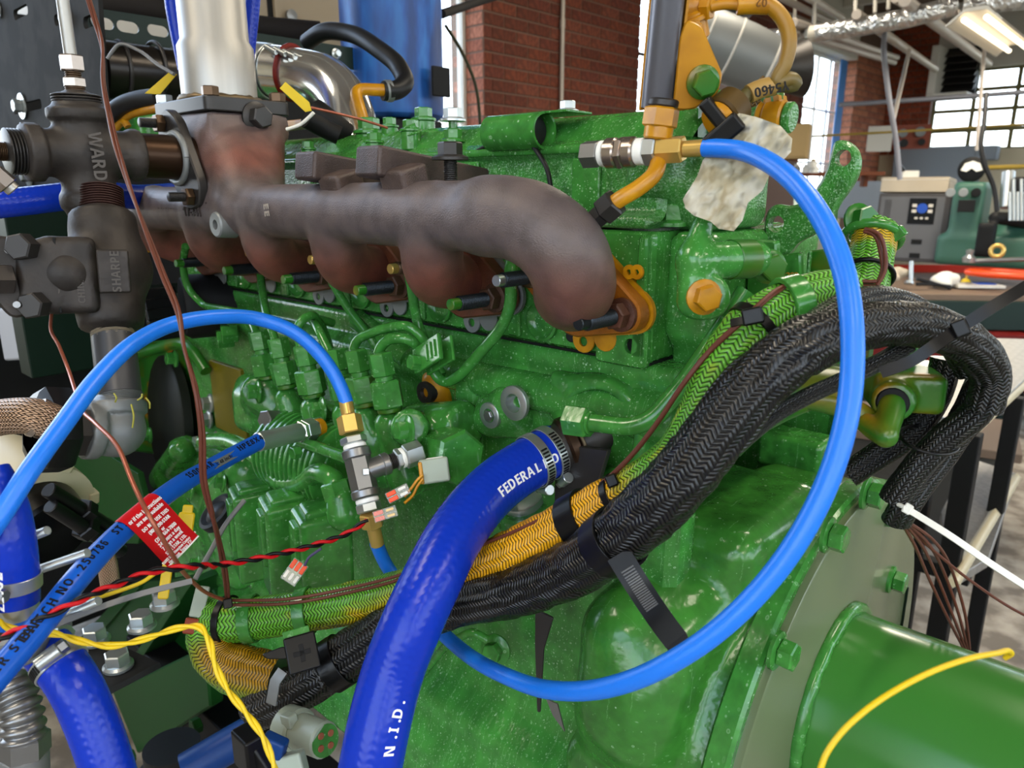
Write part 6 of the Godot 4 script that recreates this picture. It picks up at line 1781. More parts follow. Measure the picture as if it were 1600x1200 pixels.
	part(bo, "yoke", prism(MB.new(), rounded([Vector2(0.02, 0.045), Vector2(-0.02, 0.05), Vector2(-0.03, 0.02), Vector2(-0.02, 0.0), Vector2(-0.02, -0.03), Vector2(-0.005, -0.052), Vector2(0.02, -0.045)], 0.01), frame(pd(22, 432, 0.91), face, vdir), 0.02, 0.003), M.black_iron)
	for q in [[13, 391], [26, 476]]: part(bo, "yoke_pin", rod(MB.new(), pd(q[0], q[1], 0.905), pd(q[0], q[1], 0.88), 0.0045, 14), M.steel)
	part(bo, "gland_nut", hexa(MB.new(), pd(18, 436, 0.89), pd(-40, 436, 0.86) - pd(18, 436, 0.89), 0.019, 0.06), M.black_iron)
	text(bo, "CHINA", bf * Vector3(0.022, -0.018, 0.0365), bf.basis.y, -bf.basis.x, 0.008, M.worn_letters, 0.0016)
	text(bo, "C", bf * Vector3(-0.005, -0.02, 0.0365), bf.basis.y, -bf.basis.x, 0.009, M.worn_letters, 0.0016)
	var rn := thing("rusty_nipple", "rusty threaded nipple between the tee and the gate valve", "pipe")
	part(rn, "thread", thread(MB.new(), v0 + (v0 - v1).normalized() * -0.004, (v0 - v1), 0.0285, 0.04, 0.0032, 26), mat("rust_red", Color(0.23, 0.13, 0.11), 0.55, 0.3))
	var pp := thing("grey_pipe", "grey steel pipe with taped threads hanging below the gate valve", "pipe")
	var p1 := pd(190, 640, 0.955)
	chain(pp, v1.lerp(v0, 0.05), p1, [["taped_thread", 0.0, 0.2, 0.0265, "t", mat("taped_thread", Color(0.55, 0.50, 0.42), 0.6)], ["pipe_wall", 0.15, 0.86, 0.0265, "r", mat("pipe_grey", Color(0.30, 0.30, 0.31), 0.38, 0.5)], ["lower_thread", 0.84, 1.0, 0.0275, "t", M.galvanised]])
	var el := thing("galvanised_elbow", "galvanised pipe elbow with yellow thread fibres, under the grey pipe", "pipe elbow")
	var ec := pd(182, 672, 0.95)
	var ed := (pd(95, 672, 0.9) - ec).normalized()
	var eu := (v0 - v1).normalized()
	part(el, "elbow_casting", cast(MB.new(), [["c", ec + eu * 0.02, ec, 0.033, 0.034, 0.0], ["c", ec, ec + ed * 0.025, 0.034, 0.032, 0.004], ["d", ec + eu * 0.018, ec + eu * 0.036, 0.0385, 0.003, 0.002], ["d", ec + ed * 0.022, ec + ed * 0.04, 0.037, 0.003, 0.002]], 0.003), M.galvanised)
	var fib := MB.new()
	for f in [[205, 632, 207, 668], [228, 622, 234, 638], [180, 628, 178, 615], [215, 625, 222, 616]]:
		tube(fib, spline(path([f[0], f[1], 0.905, (f[0] + f[2]) / 2.0 + 3, (f[1] + f[3]) / 2.0, 0.9, f[2], f[3], 0.905]), 4), 0.0011, 6)
	part(el, "thread_fibres", fib, mat("hemp", Color(0.62, 0.60, 0.22), 0.7), "loose yellow sealing fibres")
	var un := thing("black_union_nut", "large black octagonal union nut on the galvanised elbow", "pipe union")
	var u0 := ec + ed * 0.035
	part(un, "inner_hex", lathe(MB.new(), u0, ed, [[0, 0], [0, 0.033], [0.025, 0.033], [0.025, 0]], 6, true), M.dark_steel)
	part(un, "outer_nut", lathe(MB.new(), u0 + ed * 0.022, ed, [[0, 0.03], [0, 0.05], [0.004, 0.053], [0.03, 0.053], [0.036, 0.046], [0.04, 0.03]], 8, true), mat("black_oxide", Color(0.09, 0.09, 0.095), 0.4, 0.5))
	var bh := thing("braided_steel_hose", "bronze coloured braided metal hose running off the left edge", "hose")
	var b0 := pd(88, 662, 0.86)
	part(bh, "braid", tube(MB.new(), spline([b0, pd(60, 652, 0.85), pd(20, 650, 0.85), pd(-40, 662, 0.85)], 8), 0.021, 26), M.steel_braid)
	chain(bh, pd(100, 668, 0.87), pd(52, 650, 0.85), [["end_sleeve", 0.0, 0.75, 0.0225, "r", M.burnt_steel], ["end_ring", 0.7, 1.0, 0.0235, "r", M.nickel]])
	var lb := thing("small_green_pipe_end", "short bright green pipe end behind the grey pipe", "pipe")
	part(lb, "pipe_wall", rod(MB.new(), pd(144, 612, 1.15), pd(200, 622, 1.2), 0.017, 18), M.green_paint_clean)
func front_end() -> void:
	var bp := thing("slotted_black_plate", "black steel plate with slots and washered bolts in the upper left corner", "plate")
	var pl := plate([-30, -20, 152, -20, 158, 60, 166, 180, 160, 262, 105, 292, -30, 292], "w", 0.10)
	var hl := []
	for s in [[32, 19, 26], [98, 27, 32], [140, 33, 20], [42, 167, 60], [50, 277, 50]]:
		var q := pw(s[0], s[1], 0.10)
		var l := absf(pw(s[0] + s[2], s[1], 0.10).x - q.x)
		hl.append(slot(Vector2(q.x, q.y), l * 0.75, 0.0105, 0.0))
	part(bp, "plate_body", prism(MB.new(), pl[0], pl[1].translated_local(Vector3(0, 0, -0.008)), 0.008, 0.001, hl), M.dark_plate)
	for s in [[-2, 15, 0.013], [105, 28, 0.013], [35, 166, 0.020], [45, 275, 0.018]]:
		var q := pw(s[0], s[1], 0.102)
		part(bp, "washer", ring(MB.new(), q, OUT, 0.004, s[2] * 1.45, 0.003, 28), M.zinc)
		part(bp, "bolt", bolt(MB.new(), q + OUT * 0.003, OUT, s[2] * 0.75, 0), M.zinc)
	var ut := thing("green_strut_rail", "dark green slotted strut rail running behind the silver pipe", "rail")
	var st := plate([120, 8, 470, 62, 575, 78, 575, 112, 470, 98, 120, 55], "u", -1.32)
	var sh := []
	for s in [[200, 42], [247, 48], [160, 36]]:
		var q := pu(s[0], s[1], -1.32)
		sh.append(slot(Vector2(-q.z, q.y), 0.022, 0.0115, -0.02))
	part(ut, "rail_web", prism(MB.new(), st[0], st[1].translated_local(Vector3(0, 0, -0.004)), 0.004, 0.0, sh), M.dark_green_steel)
	var q0 := pu(120, 55, -1.32)
	var q1 := pu(575, 112, -1.32)
	part(ut, "rail_flange", abox(MB.new(), Vector3(-1.36, q0.y - 0.002, q1.z), Vector3(-1.318, q0.y + 0.002, q0.z), 0.001), M.dark_green_steel)
	for s in [[152, 34], [525, 84]]: part(ut, "rail_bolt", bolt(MB.new(), pu(s[0], s[1], -1.318), REAR, 0.009), M.zinc)
	var bx := thing("black_charge_pipe", "dark steel pipe section behind the tee and silver pipe", "pipe")
	part(bx, "pipe_wall", rod(MB.new(), pu(150, 108, -1.22), pu(285, 122, -1.22), 0.055, 32), mat("smoked_steel", Color(0.17, 0.155, 0.145), 0.3, 0.7))
	for s in [188, 242]: part(bx, "weld_ring", tube(MB.new(), ring_path(pu(s, 112, -1.22), OUT, 0.056), 0.004, 8, false), M.dark_steel)
	part(bx, "dark_mouth", rod(MB.new(), pu(268, 122, -1.22), pu(300, 126, -1.22), 0.062, 32), M.black_rubber)
	var ch := thing("chrome_elbow", "polished chrome intake elbow with a red joint ring, right of the silver pipe", "pipe elbow")
	part(ch, "elbow_wall", tube(MB.new(), spline(path([380, 108, 1.42, 430, 112, 1.40, 470, 118, 1.38, 510, 130, 1.35, 535, 158, 1.33, 548, 195, 1.32, 556, 250, 1.32]), 9), 0.047, 34), M.chrome)
	part(ch, "red_joint", tube(MB.new(), ring_path(pd(456, 114, 1.385), pd(480, 118, 1.375) - pd(430, 112, 1.40), 0.048), 0.004, 8, false), mat("red_rubber", Color(0.42, 0.10, 0.07), 0.5))
	for k in 4: part(ch, "clamp_screw", rod(MB.new(), pd(415 + k * 14, 72 + k * 4, 1.34), pd(432 + k * 14, 82 + k * 3, 1.33), 0.005, 10), M.zinc)
	part(ch, "clamp_band", ring(MB.new(), pd(405, 110, 1.41), pd(480, 118, 1.375) - pd(430, 112, 1.40), 0.047, 0.05, 0.03, 34), M.zinc)
	var bt := thing("blue_tank", "tall weathered blue cylinder tank behind the engine", "tank")
	var tb := pd(617, 188, 2.1)
	part(bt, "tank_wall", lathe(MB.new(), tb - Vector3(0, 0.0, 0), Vector3.UP, [[0, 0], [0, 0.125], [0.01, 0.138], [0.02, 0.140], [0.8, 0.140]], 56), M.blue_tank)
	part(bt, "black_bracket", abox(MB.new(), pd(674, 150, 1.97), pd(704, 106, 1.99), 0.004), M.matt_black)
	part(bt, "black_foot", abox(MB.new(), pd(600, 232, 2.02), pd(692, 190, 2.10), 0.006), M.matt_black)
	part(bt, "tank_leg", abox(MB.new(), Vector3(tb.x - 0.05, -1.37, tb.z - 0.05), Vector3(tb.x + 0.05, tb.y, tb.z + 0.05), 0.006), M.matt_black)
	var bh := thing("black_rubber_hose", "black rubber hose arching in front of the blue tank onto the ochre pipe", "hose")
	part(bh, "hose_wall", tube(MB.new(), spline(path([480, 66, 1.52, 505, 50, 1.48, 545, 52, 1.44, 590, 76, 1.38, 625, 108, 1.34, 632, 130, 1.32, 615, 142, 1.30, 598, 142, 1.29]), 8), 0.0165, 18), M.black_rubber)
	part(bh, "spring_clip", ring(MB.new(), pd(612, 142, 1.30), pd(598, 142, 1.29) - pd(620, 140, 1.30), 0.0165, 0.0185, 0.008, 24), M.galvanised)
	part(bh, "spring_clip", ring(MB.new(), pd(606, 142, 1.295), pd(598, 142, 1.29) - pd(620, 140, 1.30), 0.0165, 0.0185, 0.004, 24), M.galvanised)
	var yp := thing("ochre_breather_pipe", "bent ochre pipe rising out of the rocker cover to the black hose", "pipe")
	part(yp, "steel_tube", tube(MB.new(), bent(path([604, 141, 1.29, 553, 139, 1.27, 562, 170, 1.26, 578, 225, 1.26]), 0.03, 7), 0.0105, 16), M.ochre_paint)
	var cb := thing("beige_cabinet", "beige sheet metal cabinet behind the strut rail", "cabinet")
	var u := -2.3
	part(cb, "cabinet_body", abox(MB.new(), pu(20, 100, u - 0.3), pu(560, -60, u), 0.006), mat("beige", Color(0.60, 0.54, 0.45), 0.55))
	part(cb, "door_panel", abox(MB.new(), pu(428, 46, u), pu(560, -60, u + 0.02), 0.004), M.beige)
	part(cb, "door_gap", abox(MB.new(), pu(420, 46, u), pu(427, -60, u + 0.004), 0.001), M.matt_black)
	part(cb, "lower_panel", abox(MB.new(), pu(-20, 330, u - 0.2), pu(565, 100, u - 0.02), 0.004), M.matt_black)
	part(cb, "knob", lathe(MB.new(), pu(450, 26, u + 0.02), REAR, [[0, 0.012], [0.012, 0.012], [0.016, 0.022], [0.03, 0.022], [0.032, 0.0]], 20), M.steel)
	part(cb, "white_panel", abox(MB.new(), pu(160, 100, u), pu(420, 62, u + 0.01), 0.003), M.white_steel)
	for k in 9: part(cb, "vent_slot", abox(MB.new(), pu(222 + k * 7, 88, u + 0.008), pu(225 + k * 7, 68, u + 0.013), 0.001), M.matt_black)
	var db := thing("dark_duct", "dark lagged pipe along the cabinet behind the strut rail", "pipe")
	part(db, "lagging", tube(MB.new(), spline(path([160, 5, 2.1, 240, 14, 2.15, 330, 32, 2.2, 420, 45, 2.25, 500, 52, 2.3]), 6), 0.035, 16), mat("lagging", Color(0.12, 0.105, 0.10), 0.8))
	for q in [["blue hose standing just left of the silver pipe", [267, -20, 1.22, 272, 20, 1.23, 280, 62, 1.24, 290, 110, 1.25]], ["blue hose standing just right of the silver pipe", [396, -20, 1.22, 393, 20, 1.23, 388, 68, 1.24, 385, 110, 1.25]]]:
		var t := thing("upright_blue_hose", q[0], "hose", "blue hoses behind the silver pipe")
		part(t, "hose_wall", tube(MB.new(), spline(path(q[1]), 5), 0.0125, 16), M.blue_silicone)
	# labels and small leads
	for q in [["yellow cable label left of the outlet flange", [[226, 146], [264, 113], [277, 116], [250, 148]], 1.2], ["yellow printed cable label right of the outlet flange", [[437, 138], [446, 128], [484, 160], [488, 174], [478, 176]], 1.0]]:
		var t := thing("yellow_label", q[0], "label", "yellow cable labels")
		var f := frame(pd(q[1][0][0], q[1][0][1], q[2]), Fi * eye - pd(q[1][0][0], q[1][0][1], q[2]))
		var poly := []
		for e in q[1]:
			var l: Vector3 = f.affine_inverse() * pd(e[0], e[1], q[2])
			poly.append(Vector2(l.x, l.y))
		part(t, "label_strip", prism(MB.new(), poly, f, 0.002, 0.0004), M.yellow)
	var sl := thing("brown_rail_lead", "thin brown lead from the right-hand yellow label to the rocker cover", "wire")
	part(sl, "lead", tube(MB.new(), spline(path([486, 168, 1.0, 530, 178, 1.02, 575, 190, 1.05, 605, 200, 1.08]), 5), 0.0018, 8), M.copper)
	var s3 := thing("grey_rail_lead", "grey lead arching over the dark charge pipe", "wire")
	part(s3, "lead", tube(MB.new(), spline(path([168, 92, 1.25, 185, 70, 1.25, 215, 78, 1.24, 245, 100, 1.22, 272, 116, 1.2]), 5), 0.0028, 8), M.grey_wire)
	var s4 := thing("black_conduit_hose", "black ribbed conduit with an ochre cable below the left yellow label", "cable")
	part(s4, "conduit", tube(MB.new(), spline(path([165, 185, 1.28, 190, 165, 1.26, 220, 155, 1.24, 250, 152, 1.22]), 6), 0.0145, 16), M.black_rubber)
	part(s4, "ochre_cable", tube(MB.new(), spline(path([178, 200, 1.3, 195, 182, 1.28, 225, 172, 1.25, 255, 168, 1.22]), 6), 0.0085, 12), M.ochre_paint)
	var s5 := thing("black_braided_hose", "black braided hose crossing the slotted plate behind the fitting", "hose")
	part(s5, "hose_wall", tube(MB.new(), spline(path([-20, 212, 1.05, 20, 222, 1.06, 60, 222, 1.1, 110, 218, 1.2]), 6), 0.0085, 14), M.black_rubber)
	var gb := thing("green_valve_block", "bright green casting with round caps behind the brown nipple", "engine casting")
	part(gb, "casting", cast(MB.new(), [["b", pw(225, 205, 0.0), Vector3(0.1, 0.03, 0.05), 0.015, Basis(), 0.0], ["c", pw(207, 200, 0.03), pw(207, 184, 0.03), 0.016, 0.016, 0.01], ["c", pw(226, 202, 0.03), pw(226, 192, 0.03), 0.013, 0.013, 0.01]], 0.006), M.green_paint_clean)
	part(gb, "yellow_lead", tube(MB.new(), spline(path([180, 195, 1.3, 195, 190, 1.28, 200, 198, 1.28], "d"), 4), 0.006, 10), M.ochre_paint)
	var jk := thing("dark_corner_harness", "black corrugated loom and ochre bracket between the flange and rocker cover", "cable")
	part(jk, "conduit", tube(MB.new(), spline(path([492, 172, 1.18, 515, 190, 1.18, 540, 210, 1.2]), 5), 0.019, 16), M.matt_black)
	part(jk, "conduit", tube(MB.new(), spline(path([478, 185, 1.1, 505, 200, 1.12, 530, 212, 1.13]), 5), 0.014, 14), M.matt_black)
	part(jk, "ochre_bracket", abox(MB.new(), pw(452, 205, -0.1), pw(500, 182, -0.06), 0.004), M.ochre_paint)
	part(jk, "tie_lead", tube(MB.new(), spline(path([448, 202, 1.02, 470, 194, 1.01, 490, 176, 1.0]), 5), 0.0025, 8), M.white_plastic)
	var oy := thing("ochre_plug_cluster", "cluster of ochre sensor plugs seen between valve and manifold", "connector")
	for q in [[212, 355, 0.014], [222, 372, 0.012], [218, 345, 0.010], [230, 385, 0.012], [206, 338, 0.012], [226, 350, 0.009]]:
		part(oy, "plug", box(MB.new(), Transform3D(Basis(Vector3(0.3, 1, 0.2).normalized(), q[0] * 0.3), pd(q[0], q[1], 1.45)), Vector3(q[2] * 2.6, q[2] * 1.8, q[2] * 2), 0.003), M.ochre_paint)
	var dc := thing("alternator_drum", "black finned drum with a dark face seen left of the fuel pipes", "alternator")
	part(dc, "drum", lathe(MB.new(), pd(285, 480, 1.42), Vector3(-0.3, 0, 1), [[-0.12, 0], [-0.12, 0.062], [-0.01, 0.062], [0, 0.055], [0, 0]], 36), M.matt_black)
	for k in 5: part(dc, "fin", box(MB.new(), Transform3D(Basis(Vector3(0, 0, 1), 0.2), pd(248 + k * 3, 458 + k * 16, 1.38)), Vector3(0.012, 0.02, 0.06), 0.002), M.black_plastic)
	# stand frames behind the pipework
	for q in [["dark green square post behind the grey pipe, left of two", 50, 74, 300, 592, 1.5], ["dark green square post behind the grey pipe, right of two", 90, 118, 300, 560, 1.75]]:
		var t := thing("green_frame_post", q[0], "post", "dark green frame posts")
		part(t, "post_tube", abox(MB.new(), pd(q[1], q[4], q[5]), pd(q[2], q[3], q[5]) - Vector3(0.03, 0, 0.03), 0.003), M.dark_green_steel)
	var ab := thing("grey_ribbed_box", "light grey ribbed plastic box behind the valve", "box")
	var af := frame(pd(38, 520, 1.62), pd(38, 520, 0.3) - pd(38, 520, 1.62))
	part(ab, "box_shell", box(MB.new(), af * Transform3D(Basis(Vector3.UP, 0.4), Vector3.ZERO), Vector3(0.068, 0.115, 0.08), 0.006), mat("box_grey", Color(0.62, 0.63, 0.66), 0.45))
	for k in 5: part(ab, "dark_groove", box(MB.new(), af * Transform3D(Basis(Vector3.UP, 0.4), Vector3(0, 0, 0)) * Transform3D(Basis(), Vector3(-0.016 + k * 0.006, 0.008, 0.04)), Vector3(0.002, 0.08, 0.001), 0.0003), M.matt_black)
	part(ab, "lid", box(MB.new(), af * Transform3D(Basis(Vector3.UP, 0.4), Vector3(0.006, 0.066, 0)), Vector3(0.05, 0.022, 0.06), 0.004), M.box_grey)
	var bk := thing("black_radiator_core", "large black cooling pack in shadow behind the left pipework", "radiator")
	part(bk, "core", abox(MB.new(), pd(-120, 980, 2.3), pd(420, 264, 2.3) - Vector3(0.2, 0, 0.2), 0.01), M.matt_black)
	part(bk, "side_frame", abox(MB.new(), pd(-140, 470, 2.2), pd(330, 452, 2.2), 0.004), M.dark_green_steel)
	part(bk, "side_frame", abox(MB.new(), pd(-140, 420, 2.2), pd(60, 300, 2.2), 0.004), M.dark_green_steel)
	# cream pump
	var cp := thing("cream_motor", "cream cast motor housing with a black end at the left edge", "motor")
	var m0 := pd(72, 822, 1.12)
	var md := (m0 - pd(-10, 738, 1.2)).normalized()
	part(cp, "cream_shell", lathe(MB.new(), m0 - md * 0.2, md, [[0, 0], [0, 0.04], [0.03, 0.072], [0.12, 0.082], [0.15, 0.082], [0.155, 0.087], [0.172, 0.087], [0.172, 0.06], [0.172, 0]], 44), M.cream_metal)
	part(cp, "black_end", lathe(MB.new(), m0 - md * 0.03, md, [[0, 0.062], [0.05, 0.058], [0.055, 0.052], [0.05, 0.0]], 40), mat("black_enamel", Color(0.02, 0.02, 0.022), 0.25))
	for k in 6:
		var s := side_of(md).rotated(md, k * TAU / 6)
		part(cp, "clamp_ear", box(MB.new(), Transform3D(Basis(md, s, md.cross(s)), m0 - md * 0.035 + s * 0.086), Vector3(0.02, 0.016, 0.022), 0.003), M.cream_metal)
	var gp := thing("green_stand_plate", "dark green upright plate of the stand beside the cream motor", "plate")
	var gl := plate([98, 690, 160, 705, 215, 740, 230, 800, 215, 850, 124, 846], "w", 0.16)
	part(gp, "plate_body", prism(MB.new(), gl[0], gl[1].translated_local(Vector3(0, 0, -0.012)), 0.012, 0.001), mat("deep_green", Color(0.05, 0.26, 0.06), 0.35))
	for q in [["black stud with nut through the green plate, upper", 75, 765, 180, 830], ["black stud with nut through the green plate, lower", 78, 790, 190, 862]]:
		var t := thing("black_stud", q[0], "stud", "black studs in the green plate")
		part(t, "shank", rod(MB.new(), pd(q[1], q[2], 0.97), pd(q[3], q[4], 1.08), 0.0105, 16), M.black_oxide)
		part(t, "nut", hexa(MB.new(), pd(q[1] + 50, q[2] + 31, 1.02), pd(q[3], q[4], 1.08) - pd(q[1], q[2], 0.97), 0.018, 0.018), M.black_oxide)
	var bc := thing("braided_drain", "short braided hose end under the lettered blue hose", "hose")
	part(bc, "braid", tube(MB.new(), path([162, 862, 0.98, 168, 880, 0.97, 174, 925, 0.96]), 0.012, 16), M.steel_braid)
	# engine mount
	var em := thing("engine_mount", "green engine mounting bracket with gusset plates and zinc bolts at lower left", "mounting bracket")
	var dg: Material = M.deep_green
	for e in [[[112, 1010, 205, 912, 218, 918, 130, 1020], 0.10], [[175, 1072, 292, 905, 300, 912, 185, 1082], 0.16]]:
		var g := plate(e[0], "w", e[1])
		part(em, "gusset_edge", prism(MB.new(), g[0], g[1].translated_local(Vector3(0, 0, -0.14)), 0.14, 0.001), dg)
	var g1 := plate([120, 1000, 210, 915, 300, 905, 330, 985, 330, 1110, 205, 1190, 170, 1100], "w", 0.12)
	part(em, "side_plate", prism(MB.new(), g1[0], g1[1].translated_local(Vector3(0, 0, -0.13)), 0.1, 0.003), dg)
	var g2 := plate([175, 1080, 320, 1010, 328, 1105, 215, 1178], "w", 0.175)
	part(em, "foot_block", prism(MB.new(), g2[0], g2[1].translated_local(Vector3(0, 0, -0.03)), 0.03, 0.004), dg)
	part(em, "pad_plate", prism(MB.new(), plate([95, 1005, 150, 990, 250, 1035, 160, 1082, 70, 1065], "v", -0.50)[0], plate([0, 0], "v", -0.50)[1].translated_local(Vector3(0, 0, -0.01)), 0.01, 0.001), M.dark_plate)
	for q in [[150, 1002, -0.498], [185, 1042, -0.498], [222, 980, -0.47], [258, 945, -0.43]]:
		part(em, "mount_bolt", bolt(MB.new(), pv(q[0], q[1], q[2]), Vector3.UP, 0.0175, 1.2), M.zinc)
	for q in [[313, 1130], [210, 1178]]: part(em, "foot_bolt", bolt(MB.new(), pw(q[0], q[1], 0.176), OUT, 0.016, 0), dg)
	var rm := thing("rubber_mount", "black round rubber mount under the green foot block", "mount")
	part(rm, "disc", lathe(MB.new(), pv(278, 1235, -0.92), Vector3.UP, [[0, 0], [0, 0.06], [0.01, 0.066], [0.05, 0.066], [0.06, 0.05], [0.1, 0.05], [0.1, 0]], 30), M.black_rubber)
	var bs := thing("stand_beam", "dark steel beam of the test stand at the bottom left", "beam")
	part(bs, "beam_tube", abox(MB.new(), Vector3(-1.3, -0.95, 0.05), Vector3(0.1, -0.85, 0.16), 0.004), M.matt_black)
	for k in [-1.2, -0.1]: part(bs, "beam_leg", abox(MB.new(), Vector3(k - 0.05, -1.372, 0.05), Vector3(k + 0.05, -0.95, 0.16), 0.004), M.matt_black)
	var bd := thing("blue_drain_pipe", "blue pipe lying under the engine at the bottom edge", "pipe")
	part(bd, "pipe_wall", tube(MB.new(), path([290, 1205, 1.25, 340, 1175, 1.27, 400, 1140, 1.3]), 0.03, 20), mat("pipe_blue", Color(0.07, 0.22, 0.45), 0.4))
	var bl := thing("black_plug_cluster", "black loom plugs with blue clips hanging below the grey four-pin connector", "connector")
	for q in [[390, 1170, 0.022, 0], [412, 1190, 0.02, 1], [428, 1165, 0.014, 2], [455, 1195, 0.016, 3]]:
		part(bl, "plug", box(MB.new(), Transform3D(Basis(Vector3(0.2, 0.4, 1).normalized(), q[3] * 0.7), pd(q[0], q[1], 0.72)), Vector3(q[2] * 1.4, q[2] * 1.8, q[2]), 0.003), M.black_plastic if q[3] < 2 else (M.pipe_blue if q[3] == 2 else M.grey_plastic))
func ring_path(c: Vector3, dir: Vector3, r: float) -> Array:
	var s := side_of(dir)
	var o := []
	for k in 41: o.append(c + s.rotated(dir.normalized(), TAU * k / 40) * r)
	return o
# ---- brackets at the flywheel end
func rear_brackets() -> void:
	var pb := thing("pipe_standoff", "glossy green standoff arm with an ochre bolt at the rear of the cylinder head", "bracket")
	var a := pd(1092, 408, 0.70)
	var b := pd(1176, 404, 0.735)
	part(pb, "arm", cast(MB.new(), [["c", a, b, 0.0185, 0.0185, 0.0], ["c", pd(1082, 408, 0.70), pd(1085, 470, 0.705), 0.014, 0.017, 0.008], ["c", pd(1082, 405, 0.70), pd(1098, 352, 0.70), 0.014, 0.010, 0.008], ["d", pd(1100, 464, 0.715), pd(1106, 464, 0.69), 0.022, 0.004, 0.006]], 0.0032), M.green_paint)
	part(pb, "collar", ring(MB.new(), a.lerp(b, 0.55), b - a, 0.015, 0.0195, 0.028, 28), M.green_ochre_paint)
	part(pb, "ochre_bolt", bolt(MB.new(), pd(1099, 464, 0.69), Vector3(0.75, 0.05, 0.66), 0.0125, 1.35), M.ochre_paint)
	var wp := thing("bolted_wall_plate", "green upright plate with a hex bolt at the end of the standoff arm", "plate")
	var w1 := plate([1170, 378, 1180, 374, 1214, 376, 1214, 480, 1165, 484], "w", -0.1)
	part(wp, "plate_body", prism(MB.new(), rounded(w1[0], 0.004), w1[1].translated_local(Vector3(0, 0, -0.01)), 0.012, 0.002), M.green_paint_clean)
	var w2 := plate([1208, 400, 1250, 394, 1252, 440, 1210, 448], "w", -0.13)
	part(wp, "side_wing", prism(MB.new(), rounded(w2[0], 0.004), w2[1].translated_local(Vector3(0, 0, -0.01)), 0.01, 0.002), M.green_paint_clean)
	part(wp, "hex_bolt", bolt(MB.new(), pd(1200, 416, 0.745), Vector3(0.7, 0, 0.7), 0.0135, 1.3), M.green_ochre_paint)
	text(wp, "R3 2203", pd(1226, 430, 0.79), pd(1238, 430, 0.785) - pd(1215, 430, 0.795), Vector3.UP, 0.006, M.green_ochre_paint, 0.001)
	var sp := thing("second_wall_plate", "green plate with a pale worn edge between standoff plate and blue line", "plate")
	var s1 := plate([1262, 392, 1300, 388, 1340, 384, 1345, 455, 1258, 462], "w", -0.17)
	part(sp, "plate_body", prism(MB.new(), rounded(s1[0], 0.004), s1[1].translated_local(Vector3(0, 0, -0.01)), 0.012, 0.002), M.green_ochre_paint)
	part(sp, "worn_edge", abox(MB.new(), pw(1258, 460, -0.155), pw(1268, 392, -0.15), 0.002), M.green_paint_spotted)
	var lb := thing("lifting_bracket", "green curved lifting plate with two holes, spotted with paint, right of the masking tape", "bracket")
	var l1 := plate([1302, 220, 1318, 218, 1334, 228, 1342, 246, 1340, 270, 1326, 296, 1308, 318, 1298, 345, 1272, 366, 1246, 378, 1232, 398, 1208, 404, 1196, 385, 1192, 350, 1198, 328, 1212, 318, 1228, 322, 1246, 320, 1272, 300, 1290, 268], "w", -0.15)
	var h1 := pw(1317, 247, -0.15)
	var h2 := pw(1212, 350, -0.15)
	part(lb, "plate_body", prism(MB.new(), rounded(l1[0], 0.01, 3), l1[1].translated_local(Vector3(0, 0, -0.014)), 0.014, 0.003, [circle(Vector2(h1.x, h1.y), 0.0085, 20), circle(Vector2(h2.x, h2.y), 0.0095, 20)]), M.green_paint_spotted)
	var cl := thing("loom_clamp_stack", "green clamps and bolts holding the short painted loom at the right of the blue line", "clamp")
	for q in [[1322, 322, 1340, 385, -0.22], [1296, 330, 1310, 400, -0.2]]:
		part(cl, "tab", abox(MB.new(), pw(q[0], q[3], q[4]), pw(q[2], q[1], q[4] - 0.008), 0.003), M.green_ochre_paint)
	part(cl, "clamp_bolt", bolt(MB.new(), pd(1340, 344, 0.80), Vector3(0.8, 0.2, 0.5), 0.013, 1.4), M.green_ochre_paint)
	part(cl, "strap_ring", tube(MB.new(), ring_path(pd(1362, 372, 0.80), pd(1366, 360, 0.80) - pd(1352, 440, 0.78), 0.028), 0.005, 10, false), M.green_paint_clean)
	part(cl, "strap_tail", box(MB.new(), Transform3D(Basis(Vector3(0, 0, 1), 0.7), pd(1396, 370, 0.78)), Vector3(0.026, 0.012, 0.01), 0.002), M.green_paint_clean)
	var lm := thing("short_painted_loom", "short upright length of green and ochre loom under the clamps", "wiring loom")
	loom(lm, "braided_sleeve", spline(path([1368, 358, 0.80, 1364, 385, 0.79, 1358, 420, 0.775, 1350, 462, 0.76]), 8), 0.0225, M.coloured_braid, 6, 0.06, 31, func(t: float, a: float) -> Color: return Color(0.36, 0.64, 0.18).lerp(Color(0.92, 0.66, 0.10), 0.8 * smoothstep(0.1, 0.25, t) * (1.0 - smoothstep(0.35, 0.5, t))))
	part(lm, "black_band", tube(MB.new(), ring_path(pd(1356, 430, 0.77), pd(1364, 385, 0.79) - pd(1350, 462, 0.76), 0.0245), 0.0025, 8, false), M.black_plastic)
	var st := thing("green_stay_pipe", "green pipe slanting from the rear bracket to the hex nut above the blue hose", "pipe")
	part(st, "steel_tube", tube(MB.new(), bent(path([1165, 455, 0.72, 1110, 540, 0.725, 1068, 600, 0.73, 1020, 655, 0.735, 985, 668, 0.745, 920, 660, 0.77]), 0.05, 7), 0.0095, 18), M.green_paint_clean)
	chain(st, pd(925, 661, 0.768), pd(886, 656, 0.785), [["collar", 0.0, 0.15, 0.013, "r", M.green_paint_clean], ["hex_nut", 0.1, 1.0, 0.0175, "h", M.green_paint_clean]])
	# second painted loom under the black one
	var ul := thing("lower_painted_cable", "wrinkled green and ochre wrapped cable under the black loom at the right", "cable")
	loom(ul, "wrapping", spline(path([1130, 688, 0.72, 1180, 645, 0.715, 1230, 618, 0.71, 1280, 605, 0.71, 1320, 612, 0.71]), 8), 0.0215, M.green_ochre_paint, 3, 0.05, 41)
